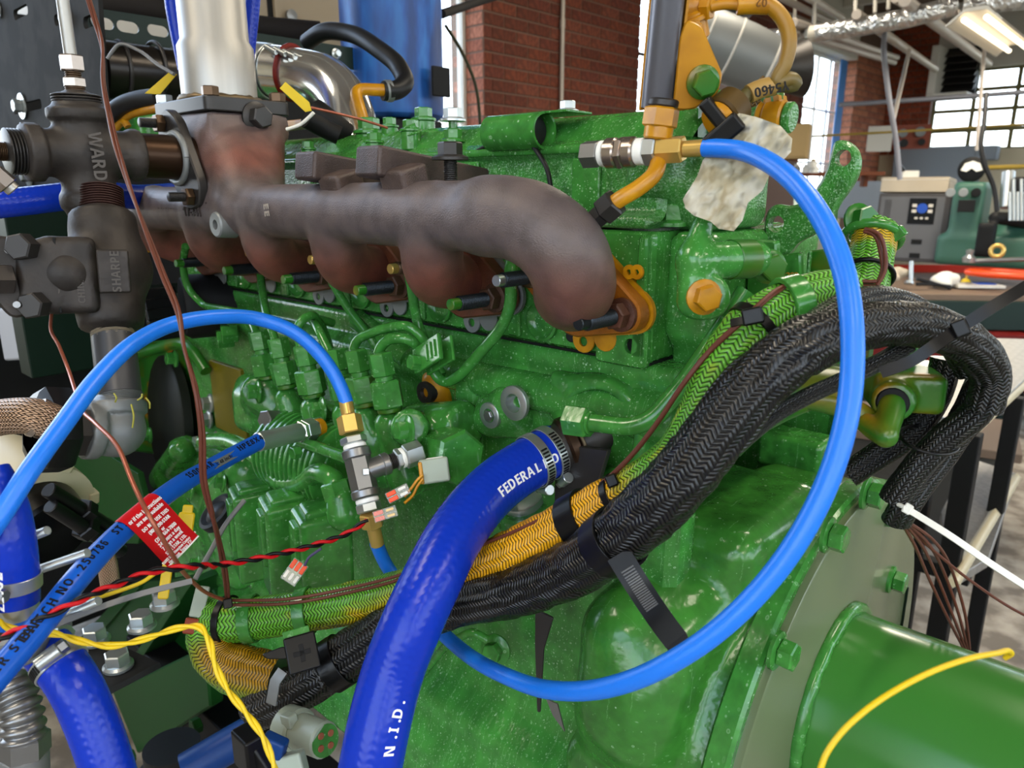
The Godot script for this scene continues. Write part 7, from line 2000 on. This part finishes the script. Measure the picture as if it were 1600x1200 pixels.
	loom(ul, "lower_strand", spline(path([1255, 620, 0.70, 1310, 632, 0.70, 1345, 650, 0.70, 1375, 675, 0.70, 1388, 682, 0.70]), 8), 0.0115, M.green_ochre_paint, 3, 0.08, 42)
	part(ul, "hooked_end", cast(MB.new(), [["c", pd(1384, 680, 0.67), pd(1394, 634, 0.685), 0.010, 0.0125, 0.004], ["c", pd(1355, 662, 0.69), pd(1384, 682, 0.67), 0.010, 0.010, 0.004]], 0.003), M.green_ochre_paint)
	var cb := thing("green_connector_block", "green and ochre connector block with a round port at the wrapped cable's right end", "connector")
	var c0 := pd(1412, 607, 0.715)
	part(cb, "block_body", cast(MB.new(), [["b", c0, Vector3(0.032, 0.019, 0.026), 0.007, Basis(Vector3(0, 1, 0), 0.5), 0.0], ["d", pd(1398, 622, 0.70), pd(1395, 628, 0.682), 0.019, 0.003, 0.006]], 0.003), M.green_ochre_paint)
	part(cb, "port_mouth", rod(MB.new(), pd(1397, 625, 0.70), pd(1394.6, 629, 0.6805), 0.0145, 20), M.matt_black, "dark round port")
	part(cb, "ochre_lip", abox(MB.new(), pd(1428, 640, 0.705), pd(1462, 605, 0.72), 0.003), M.ochre_paint)
	var tp := thing("green_top_plate", "flat green plate with an ochre corner under the long black tie", "plate")
	var t1 := plate([1372, 580, 1395, 562, 1500, 562, 1502, 574, 1488, 584, 1400, 586], "v", -0.012)
	part(tp, "plate_body", prism(MB.new(), rounded(t1[0], 0.006), t1[1].translated_local(Vector3(0, 0, -0.012)), 0.012, 0.003), M.green_paint_clean)
	part(tp, "stud", thread(MB.new(), pd(1420, 562, 0.74), Vector3.UP, 0.0085, 0.03, 0.003), M.green_paint_clean)
	part(tp, "nut_block", abox(MB.new(), pd(1345, 560, 0.735), pd(1368, 535, 0.74), 0.004), M.green_ochre_paint)
	var tq := thing("green_ledge", "wide green ledge and slotted bar under the black loom", "bracket")
	part(tq, "ledge", prism(MB.new(), rounded(plate([1255, 560, 1330, 552, 1400, 556, 1400, 580, 1300, 590, 1220, 590], "v", -0.02)[0], 0.006), plate([0, 0], "v", -0.02)[1].translated_local(Vector3(0, 0, -0.014)), 0.014, 0.003), M.green_paint_clean)
	part(tq, "slotted_bar", abox(MB.new(), pd(1240, 592, 0.735), pd(1330, 570, 0.75), 0.004), M.green_paint_clean)
# ---- the far side of the workshop
func workshop() -> void:
	var fl := -1.372
	# conduit on the brick wall
	var cd := thing("wall_conduit", "pale vertical conduit pipe on the dark brick wall", "conduit")
	var k := pu(878, 100, -3.27)
	part(cd, "tube", rod(MB.new(), Vector3(k.x, -0.6, k.z), Vector3(k.x, 2.4, k.z), 0.016, 14), M.pale_conduit)
	var kk := pu(878, 37, -3.27)
	part(cd, "coupling", rod(MB.new(), Vector3(k.x, kk.y - 0.03, k.z), Vector3(k.x, kk.y + 0.03, k.z), 0.02, 14), M.pale_conduit)
	var oc := thing("olive_cable", "thin olive cable hanging in front of the pale brick edge", "cable")
	part(oc, "jacket", tube(MB.new(), spline(path([696, 40, 2.6, 722, 82, 2.7, 742, 130, 2.75, 750, 190, 2.8, 750, 240, 2.8]), 6), 0.006, 8), mat("olive", Color(0.2, 0.2, 0.12), 0.6))
	var db := thing("dark_cable_bundle", "black cable bundle crossing from the blue tank to the brick wall", "cable")
	part(db, "jacket", tube(MB.new(), spline(path([690, 22, 2.3, 720, 12, 2.5, 750, 2, 2.7, 790, -10, 2.9]), 6), 0.014, 10), M.lagging)
	# spiral duct
	var sd := thing("spiral_duct", "large grey spiral duct at upper right", "duct")
	var d0 := pd(1085, 55, 4.2)
	var d1 := pd(1220, 112, 4.2)
	part(sd, "duct_wall", lathe(MB.new(), d0, d1 - d0, [[-0.12, 0.0], [-0.1, 0.10], [-0.03, 0.17], [0.05, 0.175], [0.30, 0.175], [0.5, 0.16], [0.5, 0.0]], 36), M.galvanised)
	for s in [0.12, 0.42, 0.85]: part(sd, "seam", tube(MB.new(), ring_path(d0.lerp(d1, s), d1 - d0, 0.172), 0.008, 8, false), M.white_steel)
	part(sd, "dark_hood", lathe(MB.new(), pd(1215, 110, 4.3), pd(1275, 105, 4.3) - pd(1215, 110, 4.3), [[0, 0.0], [0, 0.11], [0.15, 0.16], [0.16, 0.12], [0.1, 0.0]], 24), M.dark_steel)
	part(sd, "upper_branch", rod(MB.new(), pd(1130, 30, 4.5), pd(1190, -40, 4.8), 0.12, 24), M.dark_steel)
	# foil lagged pipe
	var fo := thing("foil_duct", "foil wrapped pipe running along the ceiling at upper right", "duct")
	part(fo, "foil_wrap", tube(MB.new(), path([1275, 52, 4.6, 1330, 44, 4.5, 1420, 28, 4.35, 1495, 8, 4.25]), 0.055, 20), M.foil)
	part(fo, "foil_wrap", tube(MB.new(), path([1130, 58, 5.2, 1200, 56, 4.9, 1262, 52, 4.7]), 0.04, 18), M.foil)
	part(fo, "foil_wrap", tube(MB.new(), path([1505, 6, 4.2, 1545, 4, 4.15, 1640, -6, 4.0]), 0.055, 18), M.foil)
	part(fo, "white_band", ring(MB.new(), pd(1264, 53, 4.65), pd(1290, 50, 4.6) - pd(1240, 53, 4.7), 0.03, 0.048, 0.05, 20), M.white_steel)
	# ceiling pipes that run away from the eye
	var rails := [["thick pale ceiling pipe ending below the foil duct, second from the right", [1455, 32, 4.8, 1545, 100, 7.5], 0.035], ["pale ceiling pipe crossing behind the tall conduit", [1375, 48, 5.0, 1462, 108, 7.4], 0.03], ["pale ceiling pipe left of the tall conduit, upper of the pair", [1290, 52, 5.2, 1402, 90, 8.0], 0.026], ["pale ceiling pipe left of the tall conduit, lower of the pair", [1280, 62, 5.2, 1398, 98, 8.0], 0.026],
		["pale ceiling pipe at the top edge, right of the loop of taped lead", [1232, 2, 5.0, 1300, 35, 6.0], 0.024], ["pale ceiling pipe at the top edge above the foil duct", [1270, 0, 5.0, 1316, 28, 6.0], 0.026], ["short pale pipe at the top edge near the foil duct's right end", [1405, 0, 4.5, 1425, 12, 4.8], 0.03], ["long pale pipe at the top left of the foil duct", [1200, 12, 5.2, 1280, 42, 6.2], 0.022]]
	for r in rails:
		var t := thing("ceiling_pipe", r[0], "pipe", "pale pipes under the ceiling")
		var p := path(r[1])
		part(t, "tube", rod(MB.new(), p[0] - (p[1] - p[0]) * 0.25, p[1], r[2], 14), M.pale_conduit)
	var rod_ := [["hanger rod left of the foil duct's white band", 1273, -5, 1272, 40, 5.0], ["thin hanger rod above the foil duct, first", 1242, -5, 1242, 35, 5.3], ["thin hanger rod above the foil duct, second", 1337, -5, 1336, 25, 4.6], ["thin hanger rod above the foil duct, third", 1368, -5, 1367, 20, 4.6], ["thin hanger rod above the foil duct, fourth", 1389, -5, 1388, 15, 4.6]]
	for r in rod_:
		var t := thing("hanger_rod", r[0], "rod", "hanger rods")
		part(t, "rod", rod(MB.new(), pd(r[1], r[2], r[5]), pd(r[3], r[4], r[5]), 0.012, 10), M.white_steel)
	var tc := thing("tall_conduit", "grey conduit dropping from the foil duct to the beige box on the bench", "conduit")
	part(tc, "tube", tube(MB.new(), spline(path([1383, 42, 5.0, 1381, 75, 5.0, 1385, 120, 5.05, 1392, 170, 5.1, 1400, 220, 5.2, 1406, 280, 5.3]), 6), 0.018, 12), mat("conduit_grey", Color(0.50, 0.50, 0.53), 0.5, 0.2))
	var t2 := thing("slanting_conduit", "pale conduit leaning from the ceiling pipe to the tall conduit", "conduit")
	part(t2, "tube", rod(MB.new(), pd(1421, 78, 5.6), pd(1396, 186, 5.3), 0.015, 12), M.pale_conduit)
	var t3 := thing("bent_conduit", "thin conduit bending down past the louvre at upper right", "conduit")
	part(t3, "tube", tube(MB.new(), bent(path([1496, 18, 4.5, 1540, 62, 4.8, 1536, 100, 4.9, 1532, 160, 5.0, 1526, 235, 5.1]), 0.1, 6), 0.012, 12), M.pale_conduit)
	var bw := thing("black_drop_cable", "black cable hanging in front of the right windows down to the bench", "cable")
	part(bw, "jacket", tube(MB.new(), spline(path([1541, 145, 4.6, 1538, 190, 4.6, 1533, 230, 4.6, 1540, 260, 4.6, 1552, 290, 4.6, 1558, 330, 4.6]), 6), 0.014, 10), M.black_rubber)
	var gp := thing("grey_cross_pipe", "grey pipe running level across the brick corner in front of the windows", "pipe")
	part(gp, "tube", tube(MB.new(), path([1312, 164, 7.0, 1400, 158, 7.0, 1520, 150, 7.0, 1640, 141, 7.0]), 0.022, 12), M.conduit_grey)
	var yp := thing("yellow_gas_pipe", "thin yellow pipe running level across the windows at right", "pipe")
	part(yp, "tube", tube(MB.new(), path([1270, 213, 7.2, 1400, 206, 7.2, 1640, 192, 7.2]), 0.012, 10), mat("mustard", Color(0.55, 0.45, 0.10), 0.5))
	# louvre on the far wall
	var lv := thing("wall_louvre", "dark louvred vent in a white frame on the far brick wall", "vent")
	var w := -11.45
	var a := pw(1462, 152, w)
	var b := pw(1536, 72, w)
	part(lv, "frame_side", abox(MB.new(), Vector3(a.x, a.y, w), Vector3(pw(1482, 100, w).x, b.y, w + 0.5), 0.01), M.white_steel)
	part(lv, "dark_back", abox(MB.new(), Vector3(pw(1482, 100, w).x, a.y, w), Vector3(b.x, b.y, w + 0.1), 0.004), M.matt_black)
	for i in 6:
		var y := lerpf(a.y + 0.08, b.y - 0.08, i / 5.0)
		part(lv, "slat", box(MB.new(), Transform3D(Basis(Vector3.RIGHT, 0.6), Vector3((pw(1482, 100, w).x + b.x) / 2, y, w + 0.16)), Vector3(b.x - pw(1482, 100, w).x, 0.02, 0.14), 0.004), M.dark_steel)
	part(lv, "frame_sill", abox(MB.new(), Vector3(a.x, a.y - 0.06, w), Vector3(b.x, a.y, w + 0.5), 0.01), M.white_steel)
	# strips in the left wall window
	var bs := thing("blue_curtain_strip", "blue vertical strip hanging inside the left window of the far corner", "curtain")
	part(bs, "strip", abox(MB.new(), pu(1304, 268, -3.32), pu(1316, 92, -3.30), 0.003), mat("strip_blue", Color(0.25, 0.48, 0.75), 0.6))
	for q in [["white sheet of paper taped beside the brick corner", 1357, 198, 1392, 236, 8.5, M.white_plastic], ["orange board with dark gauges on the brick corner", 1402, 196, 1450, 232, 9.0, mat("gauge_board", Color(0.52, 0.25, 0.17), 0.7)]]:
		var t := thing("wall_board", q[0], "board")
		var f := frame(pd((q[1] + q[3]) / 2.0, (q[2] + q[4]) / 2.0, q[5]), pd(1400, 220, 1) - pd(1400, 220, 8))
		var s: float = q[5] / FOCAL
		part(t, "board", box(MB.new(), f, Vector3((q[3] - q[1]) * s, (q[4] - q[2]) * s, 0.03), 0.004), q[6])
		if q[6] == M.gauge_board:
			for g in [[1411, 208, 0.05], [1438, 206, 0.06], [1412, 224, 0.05], [1440, 222, 0.04]]:
				part(t, "gauge", rod(MB.new(), pd(g[0], g[1], 9.0), pd(g[0], g[1], 8.9), g[2], 18), M.black_plastic if g[1] > 215 else M.galvanised)
	for q in [["tan cardboard box on the shelf behind the masking tape", 1246, 222, 36, 52, 5.5, mat("cardboard", Color(0.55, 0.46, 0.30), 0.8)], ["grey electrical cabinet behind the control box", 1345, 312, 70, 56, 7.2, mat("panel_grey", Color(0.50, 0.53, 0.56), 0.5)], ["wide grey wall panel below the right windows", 1462, 262, 100, 52, 10.5, M.panel_grey], ["small grey switch box on the wall by the black cable", 1542, 239, 26, 18, 9.5, M.panel_grey]]:
		var t := thing("far_box", q[0], "box")
		var s: float = q[5] / FOCAL
		var bx := frame(pd(q[1], q[2], q[5]), Vector3(0.3, 0, 1))
		if q[5] > 9.0:  # the ones on the far wall
			bx = Transform3D(Basis(), pw(q[1], q[2], -11.39))
			s = depth(bx.origin) / FOCAL * 1.2
		part(t, "shell", box(MB.new(), bx, Vector3(q[3] * s, q[4] * s, 0.2), 0.01), q[6])
		part(t, "front_panel", box(MB.new(), bx.translated_local(Vector3(0, 0, 0.1)), Vector3(q[3] * s * 0.86, q[4] * s * 0.86, 0.012), 0.004), q[6])
	var sh := thing("wall_shelf", "brown wall shelf carrying jars behind the green lifting plate", "shelf")
	part(sh, "board", box(MB.new(), frame(pd(1300, 272, 6.0), Vector3(0.5, 0, 1)), Vector3(0.75, 0.03, 0.25), 0.004), mat("shelf_brown", Color(0.40, 0.22, 0.14), 0.7))
	part(sh, "bracket", box(MB.new(), frame(pd(1350, 282, 6.0), Vector3(0.5, 0, 1)), Vector3(0.03, 0.1, 0.2), 0.004), M.shelf_brown)
	for i in 4:
		var t := thing("jar", ["pale jar on the brown shelf, first from the left", "white jar on the brown shelf, second from the left", "white jar on the brown shelf, third from the left", "slim yellow-lidded bottle on the brown shelf"][i], "jar", "jars on the brown shelf")
		var p := pd([1244, 1259, 1272, 1270][i], [270, 270, 270, 262][i], 5.9 - 0.05 * i)
		part(t, "body", lathe(MB.new(), p, Vector3.UP, [[0, 0], [0, 0.03], [0.04, 0.032], [0.05, 0.02], [0.055, 0]], 18), M.white_plastic if i else M.galvanised)
		part(t, "cap", lathe(MB.new(), p + Vector3(0, 0.05, 0), Vector3.UP, [[0, 0], [0, 0.018], [0.015, 0.018], [0.015, 0]], 14), M.cardboard if i == 3 else M.white_steel)
	# bench in the background
	var bn := thing("workbench", "long workbench with a brown top, green front rail and red drawers at right", "workbench")
	var y := -0.47
	var f0 := pv(1180, 456, y)
	var f1 := pv(1640, 462, y)
	var r0 := pv(1180, 418, y)
	var x := Transform3D(Basis(), Vector3.ZERO)
	var dir := (f1 - f0).normalized()
	var back := Vector3(dir.z, 0, -dir.x)
	if back.z > 0: back = -back
	var len := (f1 - f0).length()
	var bf := Transform3D(Basis(dir, Vector3.UP, dir.cross(Vector3.UP)), f0 + dir * len / 2)
	var dep := 1.6
	part(bn, "top", box(MB.new(), bf.translated_local(Vector3(0, -0.02, -dep / 2)), Vector3(len + 0.6, 0.04, dep), 0.004), mat("bench_brown", Color(0.45, 0.37, 0.30), 0.7))
	part(bn, "front_rail", box(MB.new(), bf.translated_local(Vector3(0, -0.13, 0.0)), Vector3(len + 0.6, 0.18, 0.05), 0.004), mat("bench_green", Color(0.12, 0.19, 0.17), 0.5))
	for i in 3: part(bn, "red_drawer", box(MB.new(), bf.translated_local(Vector3(-0.15 + i * 0.62, -0.42, -0.12)), Vector3(0.6, 0.38, 0.5), 0.01), mat("drawer_red", Color(0.40, 0.05, 0.035), 0.45))
	part(bn, "under_shelf", box(MB.new(), bf.translated_local(Vector3(0, -0.7, -0.5)), Vector3(len + 0.5, 0.04, 1.0), 0.004), M.bench_green)
	for i in 3: part(bn, "leg", box(MB.new(), bf.translated_local(Vector3(-len / 2 + i * len / 2, -0.46, -0.3)), Vector3(0.07, 0.9, 0.07), 0.005), M.bench_green)
	var on := func(px: float, py: float, back_: float) -> Vector3:
		var q := pv(px, py, y)
		return q
	var bt := thing("red_bench_tray", "red-orange tray lip along the back of the bench", "tray")
	var t0 := pv(1405, 424, y)
	var t1b := pv(1600, 428, y)
	part(bt, "lip", box(MB.new(), frame((t0 + t1b) / 2 + Vector3(0, 0.03, 0), bf.basis.z), Vector3(1.5, 0.06, 0.03), 0.005), mat("tray_red", Color(0.78, 0.16, 0.05), 0.45))
	part(bt, "base", box(MB.new(), frame((t0 + t1b) / 2 + Vector3(0, 0.006, 0) - bf.basis.z * 0.15, bf.basis.z), Vector3(1.5, 0.012, 0.3), 0.003), M.tray_red)
	var cb := thing("control_box", "dark grey control box with a small keypad display on the bench", "control box")
	var cc := pd(1430, 356, 5.6)
	var s := 5.6 / FOCAL
	var cf := frame(cc, pd(1400, 350, 1.0) - cc + Vector3(-0.9, 0, 0.2))
	part(cb, "case", box(MB.new(), cf, Vector3(100 * s, 102 * s, 0.36), 0.008), mat("box_dark", Color(0.27, 0.26, 0.26), 0.5))
	var fp := part(cb, "front_panel", box(MB.new(), cf.translated_local(Vector3(-0.01, 0, 0.18)), Vector3(88 * s, 92 * s, 0.012), 0.003), mat("box_front", Color(0.33, 0.33, 0.34), 0.5))
	var kp := part(cb, "keypad", box(MB.new(), cf.translated_local(Vector3(0.06, 0.12, 0.188)), Vector3(36 * s, 38 * s, 0.008), 0.002), M.black_plastic)
	part(kp, "blue_button", rod(MB.new(), cf * Vector3(0.062, 0.14, 0.19), cf * Vector3(0.062, 0.14, 0.198), 0.036, 18), mat("button_blue", Color(0.15, 0.3, 0.65), 0.4))
	for i in 4: part(kp, "keypad_button", box(MB.new(), cf.translated_local(Vector3(0.01 + (i % 2) * 0.105, 0.16 - (i / 2) * 0.04, 0.193)), Vector3(0.03, 0.022, 0.004), 0.001), M.white_steel)
	for i in 3: part(kp, "keypad_button", box(MB.new(), cf.translated_local(Vector3(0.03 + i * 0.035, 0.07, 0.193)), Vector3(0.02, 0.014, 0.004), 0.001), M.white_steel)
	for i in 2: part(fp, "rocker_switch", box(MB.new(), cf.translated_local(Vector3(0.055, -0.1 - i * 0.1, 0.188)), Vector3(0.07, 0.035, 0.01), 0.002), M.matt_black)
	for i in 4: part(fp, "vent_slot", box(MB.new(), cf.translated_local(Vector3(-0.19 + i * 0.012, 0.13, 0.187)), Vector3(0.003, 0.14, 0.004), 0.0005), M.matt_black)
	var ub := thing("cream_box", "cream flat box lying on top of the dark control box", "box")
	part(ub, "shell", box(MB.new(), cf.translated_local(Vector3(-0.02, 0.31, 0.0)), Vector3(92 * s, 22 * s, 0.34), 0.006), mat("box_cream", Color(0.68, 0.63, 0.55), 0.6))
	part(ub, "lid_line", box(MB.new(), cf.translated_local(Vector3(-0.02, 0.345, 0.0)), Vector3(93 * s, 0.004, 0.345), 0.001), M.white_steel)
	var wb := thing("white_junction_box", "small white junction box at the foot of the tall conduit", "box")
	part(wb, "shell", box(MB.new(), frame(pd(1422, 275, 5.7), Vector3(0.3, 0, 1)), Vector3(0.12, 0.08, 0.08), 0.01), M.white_plastic)
	part(wb, "cable_gland", rod(MB.new(), pd(1412, 266, 5.65), pd(1405, 258, 5.6), 0.014, 12), M.black_plastic)
	var mc := thing("green_test_machine", "sea green cast test machine with a dial head on the bench at right", "machine")
	var sg := mat("sea_green", Color(0.20, 0.36, 0.30), 0.45)
	part(mc, "body", cast(MB.new(), [["b", pd(1516, 330, 5.2), Vector3(0.10, 0.20, 0.14), 0.03, Basis(), 0.0], ["b", pd(1550, 390, 5.2), Vector3(0.32, 0.11, 0.2), 0.04, Basis(), 0.04], ["c", pd(1580, 375, 5.1), pd(1620, 380, 5.0), 0.14, 0.14, 0.03]], 0.02), sg)
	part(mc, "black_window", box(MB.new(), frame(pd(1510, 322, 5.0), pd(1510, 322, 1) - pd(1510, 322, 5)), Vector3(0.10, 0.08, 0.03), 0.004), M.matt_black)
	part(mc, "dial_head", lathe(MB.new(), pd(1518, 265, 5.1), pd(1518, 265, 1) - pd(1518, 265, 5.1), [[0, 0], [0, 0.08], [0.02, 0.085], [0.03, 0.07], [0.025, 0]], 28), M.matt_black)
	part(mc, "dial_face", prism(MB.new(), [Vector2(-0.065, 0.0), Vector2(-0.045, 0.045), Vector2(0, 0.062), Vector2(0.045, 0.045), Vector2(0.065, 0.0), Vector2(0.03, -0.01), Vector2(0, 0.012), Vector2(-0.03, -0.01)], frame(pd(1518, 266, 5.065), pd(1518, 265, 1) - pd(1518, 265, 5.1)), 0.006), M.white_plastic)
	for i in 3: part(mc, "knob", rod(MB.new(), pd(1485 + i * 20, 301, 5.05), pd(1485 + i * 20, 301, 4.98), 0.03, 16), M.galvanised if i < 2 else M.matt_black)
	part(mc, "silver_column", rod(MB.new(), pd(1572, 325, 5.0), pd(1576, 268, 5.0), 0.04, 18), M.zinc)
	part(mc, "black_mechanism", cast(MB.new(), [["b", pd(1596, 315, 4.95), Vector3(0.06, 0.16, 0.06), 0.01, Basis(), 0.0], ["b", pd(1540, 375, 4.9), Vector3(0.05, 0.11, 0.05), 0.01, Basis(), 0.02], ["c", pd(1555, 340, 4.9), pd(1600, 345, 4.9), 0.04, 0.05, 0.02]], 0.014), M.matt_black)
	for i in 5: part(mc, "chrome_rod", rod(MB.new(), pd(1578 + i * 6, 345, 4.85), pd(1578 + i * 6, 300 - (i % 2) * 20, 4.85), 0.01, 10), M.zinc)
	part(mc, "brass_wheel", tube(MB.new(), ring_path(pd(1558, 392, 4.75), pd(1558, 392, 1) - pd(1558, 392, 4.75), 0.035), 0.014, 10, false), M.brass)
	part(mc, "yellow_pipe", rod(MB.new(), pd(1542, 262, 5.2), pd(1610, 260, 5.2), 0.016, 12), M.mustard)
	# clutter on the bench
	var clutter := [["crumpled cream rag on the bench beside the control box", "rag", 1487, 402, 5.3, 0.09, M.box_cream], ["crumpled pale paper bag at the left end of the bench", "bag", 1398, 428, 4.9, 0.07, M.box_cream], ["white paper sheet in the middle of the bench", "paper", 1475, 438, 4.95, 0.1, M.white_plastic]]
	for c in clutter:
		var t := thing(c[1], c[0], c[1])
		var q := pd(c[2], c[3], c[4])
		part(t, "crumpled_body", cast(MB.new(), [["c", q, q + Vector3(0.05, 0.01, -0.03), c[5] * 0.6, c[5] * 0.4, 0.0], ["c", q + Vector3(-0.04, -0.01, 0.02), q + Vector3(0.02, 0.03, 0.0), c[5] * 0.4, c[5] * 0.3, 0.02], ["c", q + Vector3(0.03, -0.02, 0.06), q + Vector3(-0.03, 0.0, 0.06), c[5] * 0.35, c[5] * 0.4, 0.02]], 0.012), c[6])
	var cl := thing("orange_coil", "orange plastic ring lying on the bench at the right edge", "ring")
	part(cl, "tube", tube(MB.new(), ellipse(pd(1572, 428, 4.8), 0.22, 0.12), 0.022, 12, false), M.orange)
	var bk := thing("white_notebook", "white booklet with a blue cover strip near the bench's front edge", "booklet")
	var bq := pv(1525, 446, y + 0.02)
	part(bk, "pages", box(MB.new(), Transform3D(bf.basis, bq), Vector3(0.3, 0.02, 0.16), 0.003), M.white_plastic)
	part(bk, "blue_strip", box(MB.new(), Transform3D(bf.basis, bq + bf.basis.x * 0.05 + Vector3(0, 0.014, 0)), Vector3(0.11, 0.008, 0.09), 0.002), M.button_blue)
	var gl := thing("glass_vial", "small upright steel pin standing on the bench", "pin")
	part(gl, "stem", rod(MB.new(), pd(1423, 440, 4.85), pd(1424, 408, 4.85), 0.014, 12), M.zinc)
	part(gl, "foot", rod(MB.new(), pd(1420, 444, 4.85), pd(1421, 439, 4.85), 0.03, 14), M.zinc)
	var yc := thing("yellow_pot", "small round yellow pot among the papers on the bench", "pot")
	part(yc, "body", lathe(MB.new(), pv(1508, 446, y) + Vector3(0, 0.0, 0), Vector3.UP, [[0, 0], [0, 0.03], [0.03, 0.03], [0.045, 0.02], [0.05, 0]], 18), M.yellow)
	part(yc, "stem", rod(MB.new(), pv(1508, 446, y) + Vector3(0, 0.045, 0), pv(1508, 446, y) + Vector3(0, 0.07, 0), 0.01, 10), M.brass)
	var kn := thing("silver_knob_tool", "silver round knob tool on the bench before the test machine", "tool")
	part(kn, "knob", lathe(MB.new(), pd(1513, 410, 4.9), Vector3.UP, [[0, 0], [0, 0.035], [0.03, 0.04], [0.05, 0.02], [0.08, 0.025], [0.09, 0]], 20), M.zinc)
	part(kn, "shaft", rod(MB.new(), pd(1513, 408, 4.9), pd(1600, 405, 4.8), 0.014, 12), M.steel)
	var tl := thing("dark_pliers", "dark pliers lying on the bench by the white paper", "pliers")
	for i in 2: part(tl, "handle", tube(MB.new(), spline(path([1432, 436 + i * 8, 4.85, 1450, 440 + i * 4, 4.85, 1470, 446, 4.85, 1485, 448 + i * 2, 4.85]), 4), 0.012, 8), M.black_rubber)
	# steel stand at right
	var sd2 := thing("steel_stand", "stainless table on black legs at the right edge", "table")
	var top := [[1440, 560], [1560, 520], [1680, 545], [1600, 600], [1520, 680]]
	var v := -0.42
	var pts := plate([1465, 565, 1545, 528, 1700, 532, 1700, 560, 1602, 592, 1520, 668, 1440, 640], "v", v)
	part(sd2, "table_top", prism(MB.new(), pts[0], pts[1].translated_local(Vector3(0, 0, -0.03)), 0.03, 0.002), M.stainless)
	part(sd2, "edge_strip", tube(MB.new(), [pv(1602, 596, v - 0.02), pv(1518, 672, v - 0.02)], 0.02, 4), M.cream_metal)
	var low := plate([1515, 715, 1590, 740, 1545, 872, 1490, 905, 1470, 800], "v", v - 0.40)
	part(sd2, "lower_shelf", prism(MB.new(), low[0], low[1].translated_local(Vector3(0, 0, -0.03)), 0.03, 0.002), M.stainless)
	part(sd2, "shelf_edge", tube(MB.new(), [pv(1588, 745, v - 0.4), pv(1490, 910, v - 0.4)], 0.016, 4), M.cream_metal)
	for q in [[1520, 665, 0.05], [1590, 610, 0.045], [1470, 600, 0.045]]:
		var p := pv(q[0], q[1], v)
		part(sd2, "leg", abox(MB.new(), Vector3(p.x - q[2] / 2, fl, p.z - q[2] / 2), Vector3(p.x + q[2] / 2, v - 0.02, p.z + q[2] / 2), 0.004), M.matt_black)
	var pp := pv(1520, 665, v)
	var pq := pv(1470, 600, v)
	part(sd2, "cross_bar", abox(MB.new(), Vector3(minf(pp.x, pq.x), -1.05, minf(pp.z, pq.z)), Vector3(maxf(pp.x, pq.x), -1.0, minf(pp.z, pq.z) + 0.05), 0.004), M.matt_black)
	var fb := thing("printed_carton", "dark carton with pale printed chevrons on the floor behind the engine", "box")
	var fx := frame(pd(1265, 690, 2.6), Vector3(0.2, 0.1, 1))
	part(fb, "shell", box(MB.new(), fx, Vector3(0.16, 0.22, 0.2), 0.004), mat("carton_dark", Color(0.16, 0.15, 0.14), 0.7))
	text(fb, "MM", fx * Vector3(0, 0, 0.101), fx.basis.x, fx.basis.y, 0.07, M.white_print, 0.002)
	var cs := thing("grey_floor_cabinet", "low grey cabinet with a wooden top behind the stand's legs", "cabinet")
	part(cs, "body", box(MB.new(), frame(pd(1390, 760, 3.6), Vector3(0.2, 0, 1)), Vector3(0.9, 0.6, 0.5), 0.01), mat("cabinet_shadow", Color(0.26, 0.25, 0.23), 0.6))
	part(cs, "top", box(MB.new(), frame(pd(1390, 760, 3.6) + Vector3(0, 0.32, 0), Vector3(0.2, 0, 1)), Vector3(0.96, 0.04, 0.54), 0.006), M.bench_brown)
	part(cs, "plinth", box(MB.new(), frame(pd(1390, 760, 3.6) + Vector3(0, -0.4, 0), Vector3(0.2, 0, 1)), Vector3(0.8, 0.24, 0.4), 0.006), M.matt_black)
	for q in [["pale green tree outside the far windows, left of three", 1.5, -17.0, 2.4], ["pale green tree outside the far windows, middle of three", 8.0, -18.5, 2.6], ["pale green tree outside the far windows, right of three", 14.0, -17.5, 2.6]]:
		tree(q[0], Vector3(q[1], 0.6, q[2]), q[3])
func tree(label: String, c: Vector3, r: float) -> void:
	var t := thing("tree", label, "tree", "trees outside the far windows")
	part(t, "trunk", rod(MB.new(), Vector3(c.x, -1.37, c.z), c, 0.16, 10), M.shelf_brown)
	var rng := RandomNumberGenerator.new()
	rng.seed = int(c.x * 10)
	var m := MB.new()
	for k in 2600:
		var d := Vector3(rng.randfn(), rng.randfn(), rng.randfn()).normalized() * r * pow(rng.randf(), 0.35)
		d.y *= 0.8
		var n := Vector3(rng.randfn(), rng.randfn() + 0.6, rng.randfn()).normalized()
		var s := side_of(n) * rng.randf_range(0.1, 0.2)
		var b := n.cross(s)
		m.face([c + d - s, c + d - b * 0.6, c + d + s, c + d + b * 0.6])
	var lf := mat("leaf", Color(0.30, 0.42, 0.18), 0.6)
	lf.backlight_enabled = true
	lf.backlight = Color(0.35, 0.45, 0.15)
	part(t, "foliage", m, lf).set_meta("kind", "stuff")
func ellipse(c: Vector3, a: float, b: float) -> Array:
	var o := []
	for k in 41: o.append(c + Vector3(cos(TAU * k / 40) * a, 0, sin(TAU * k / 40) * b))
	return o
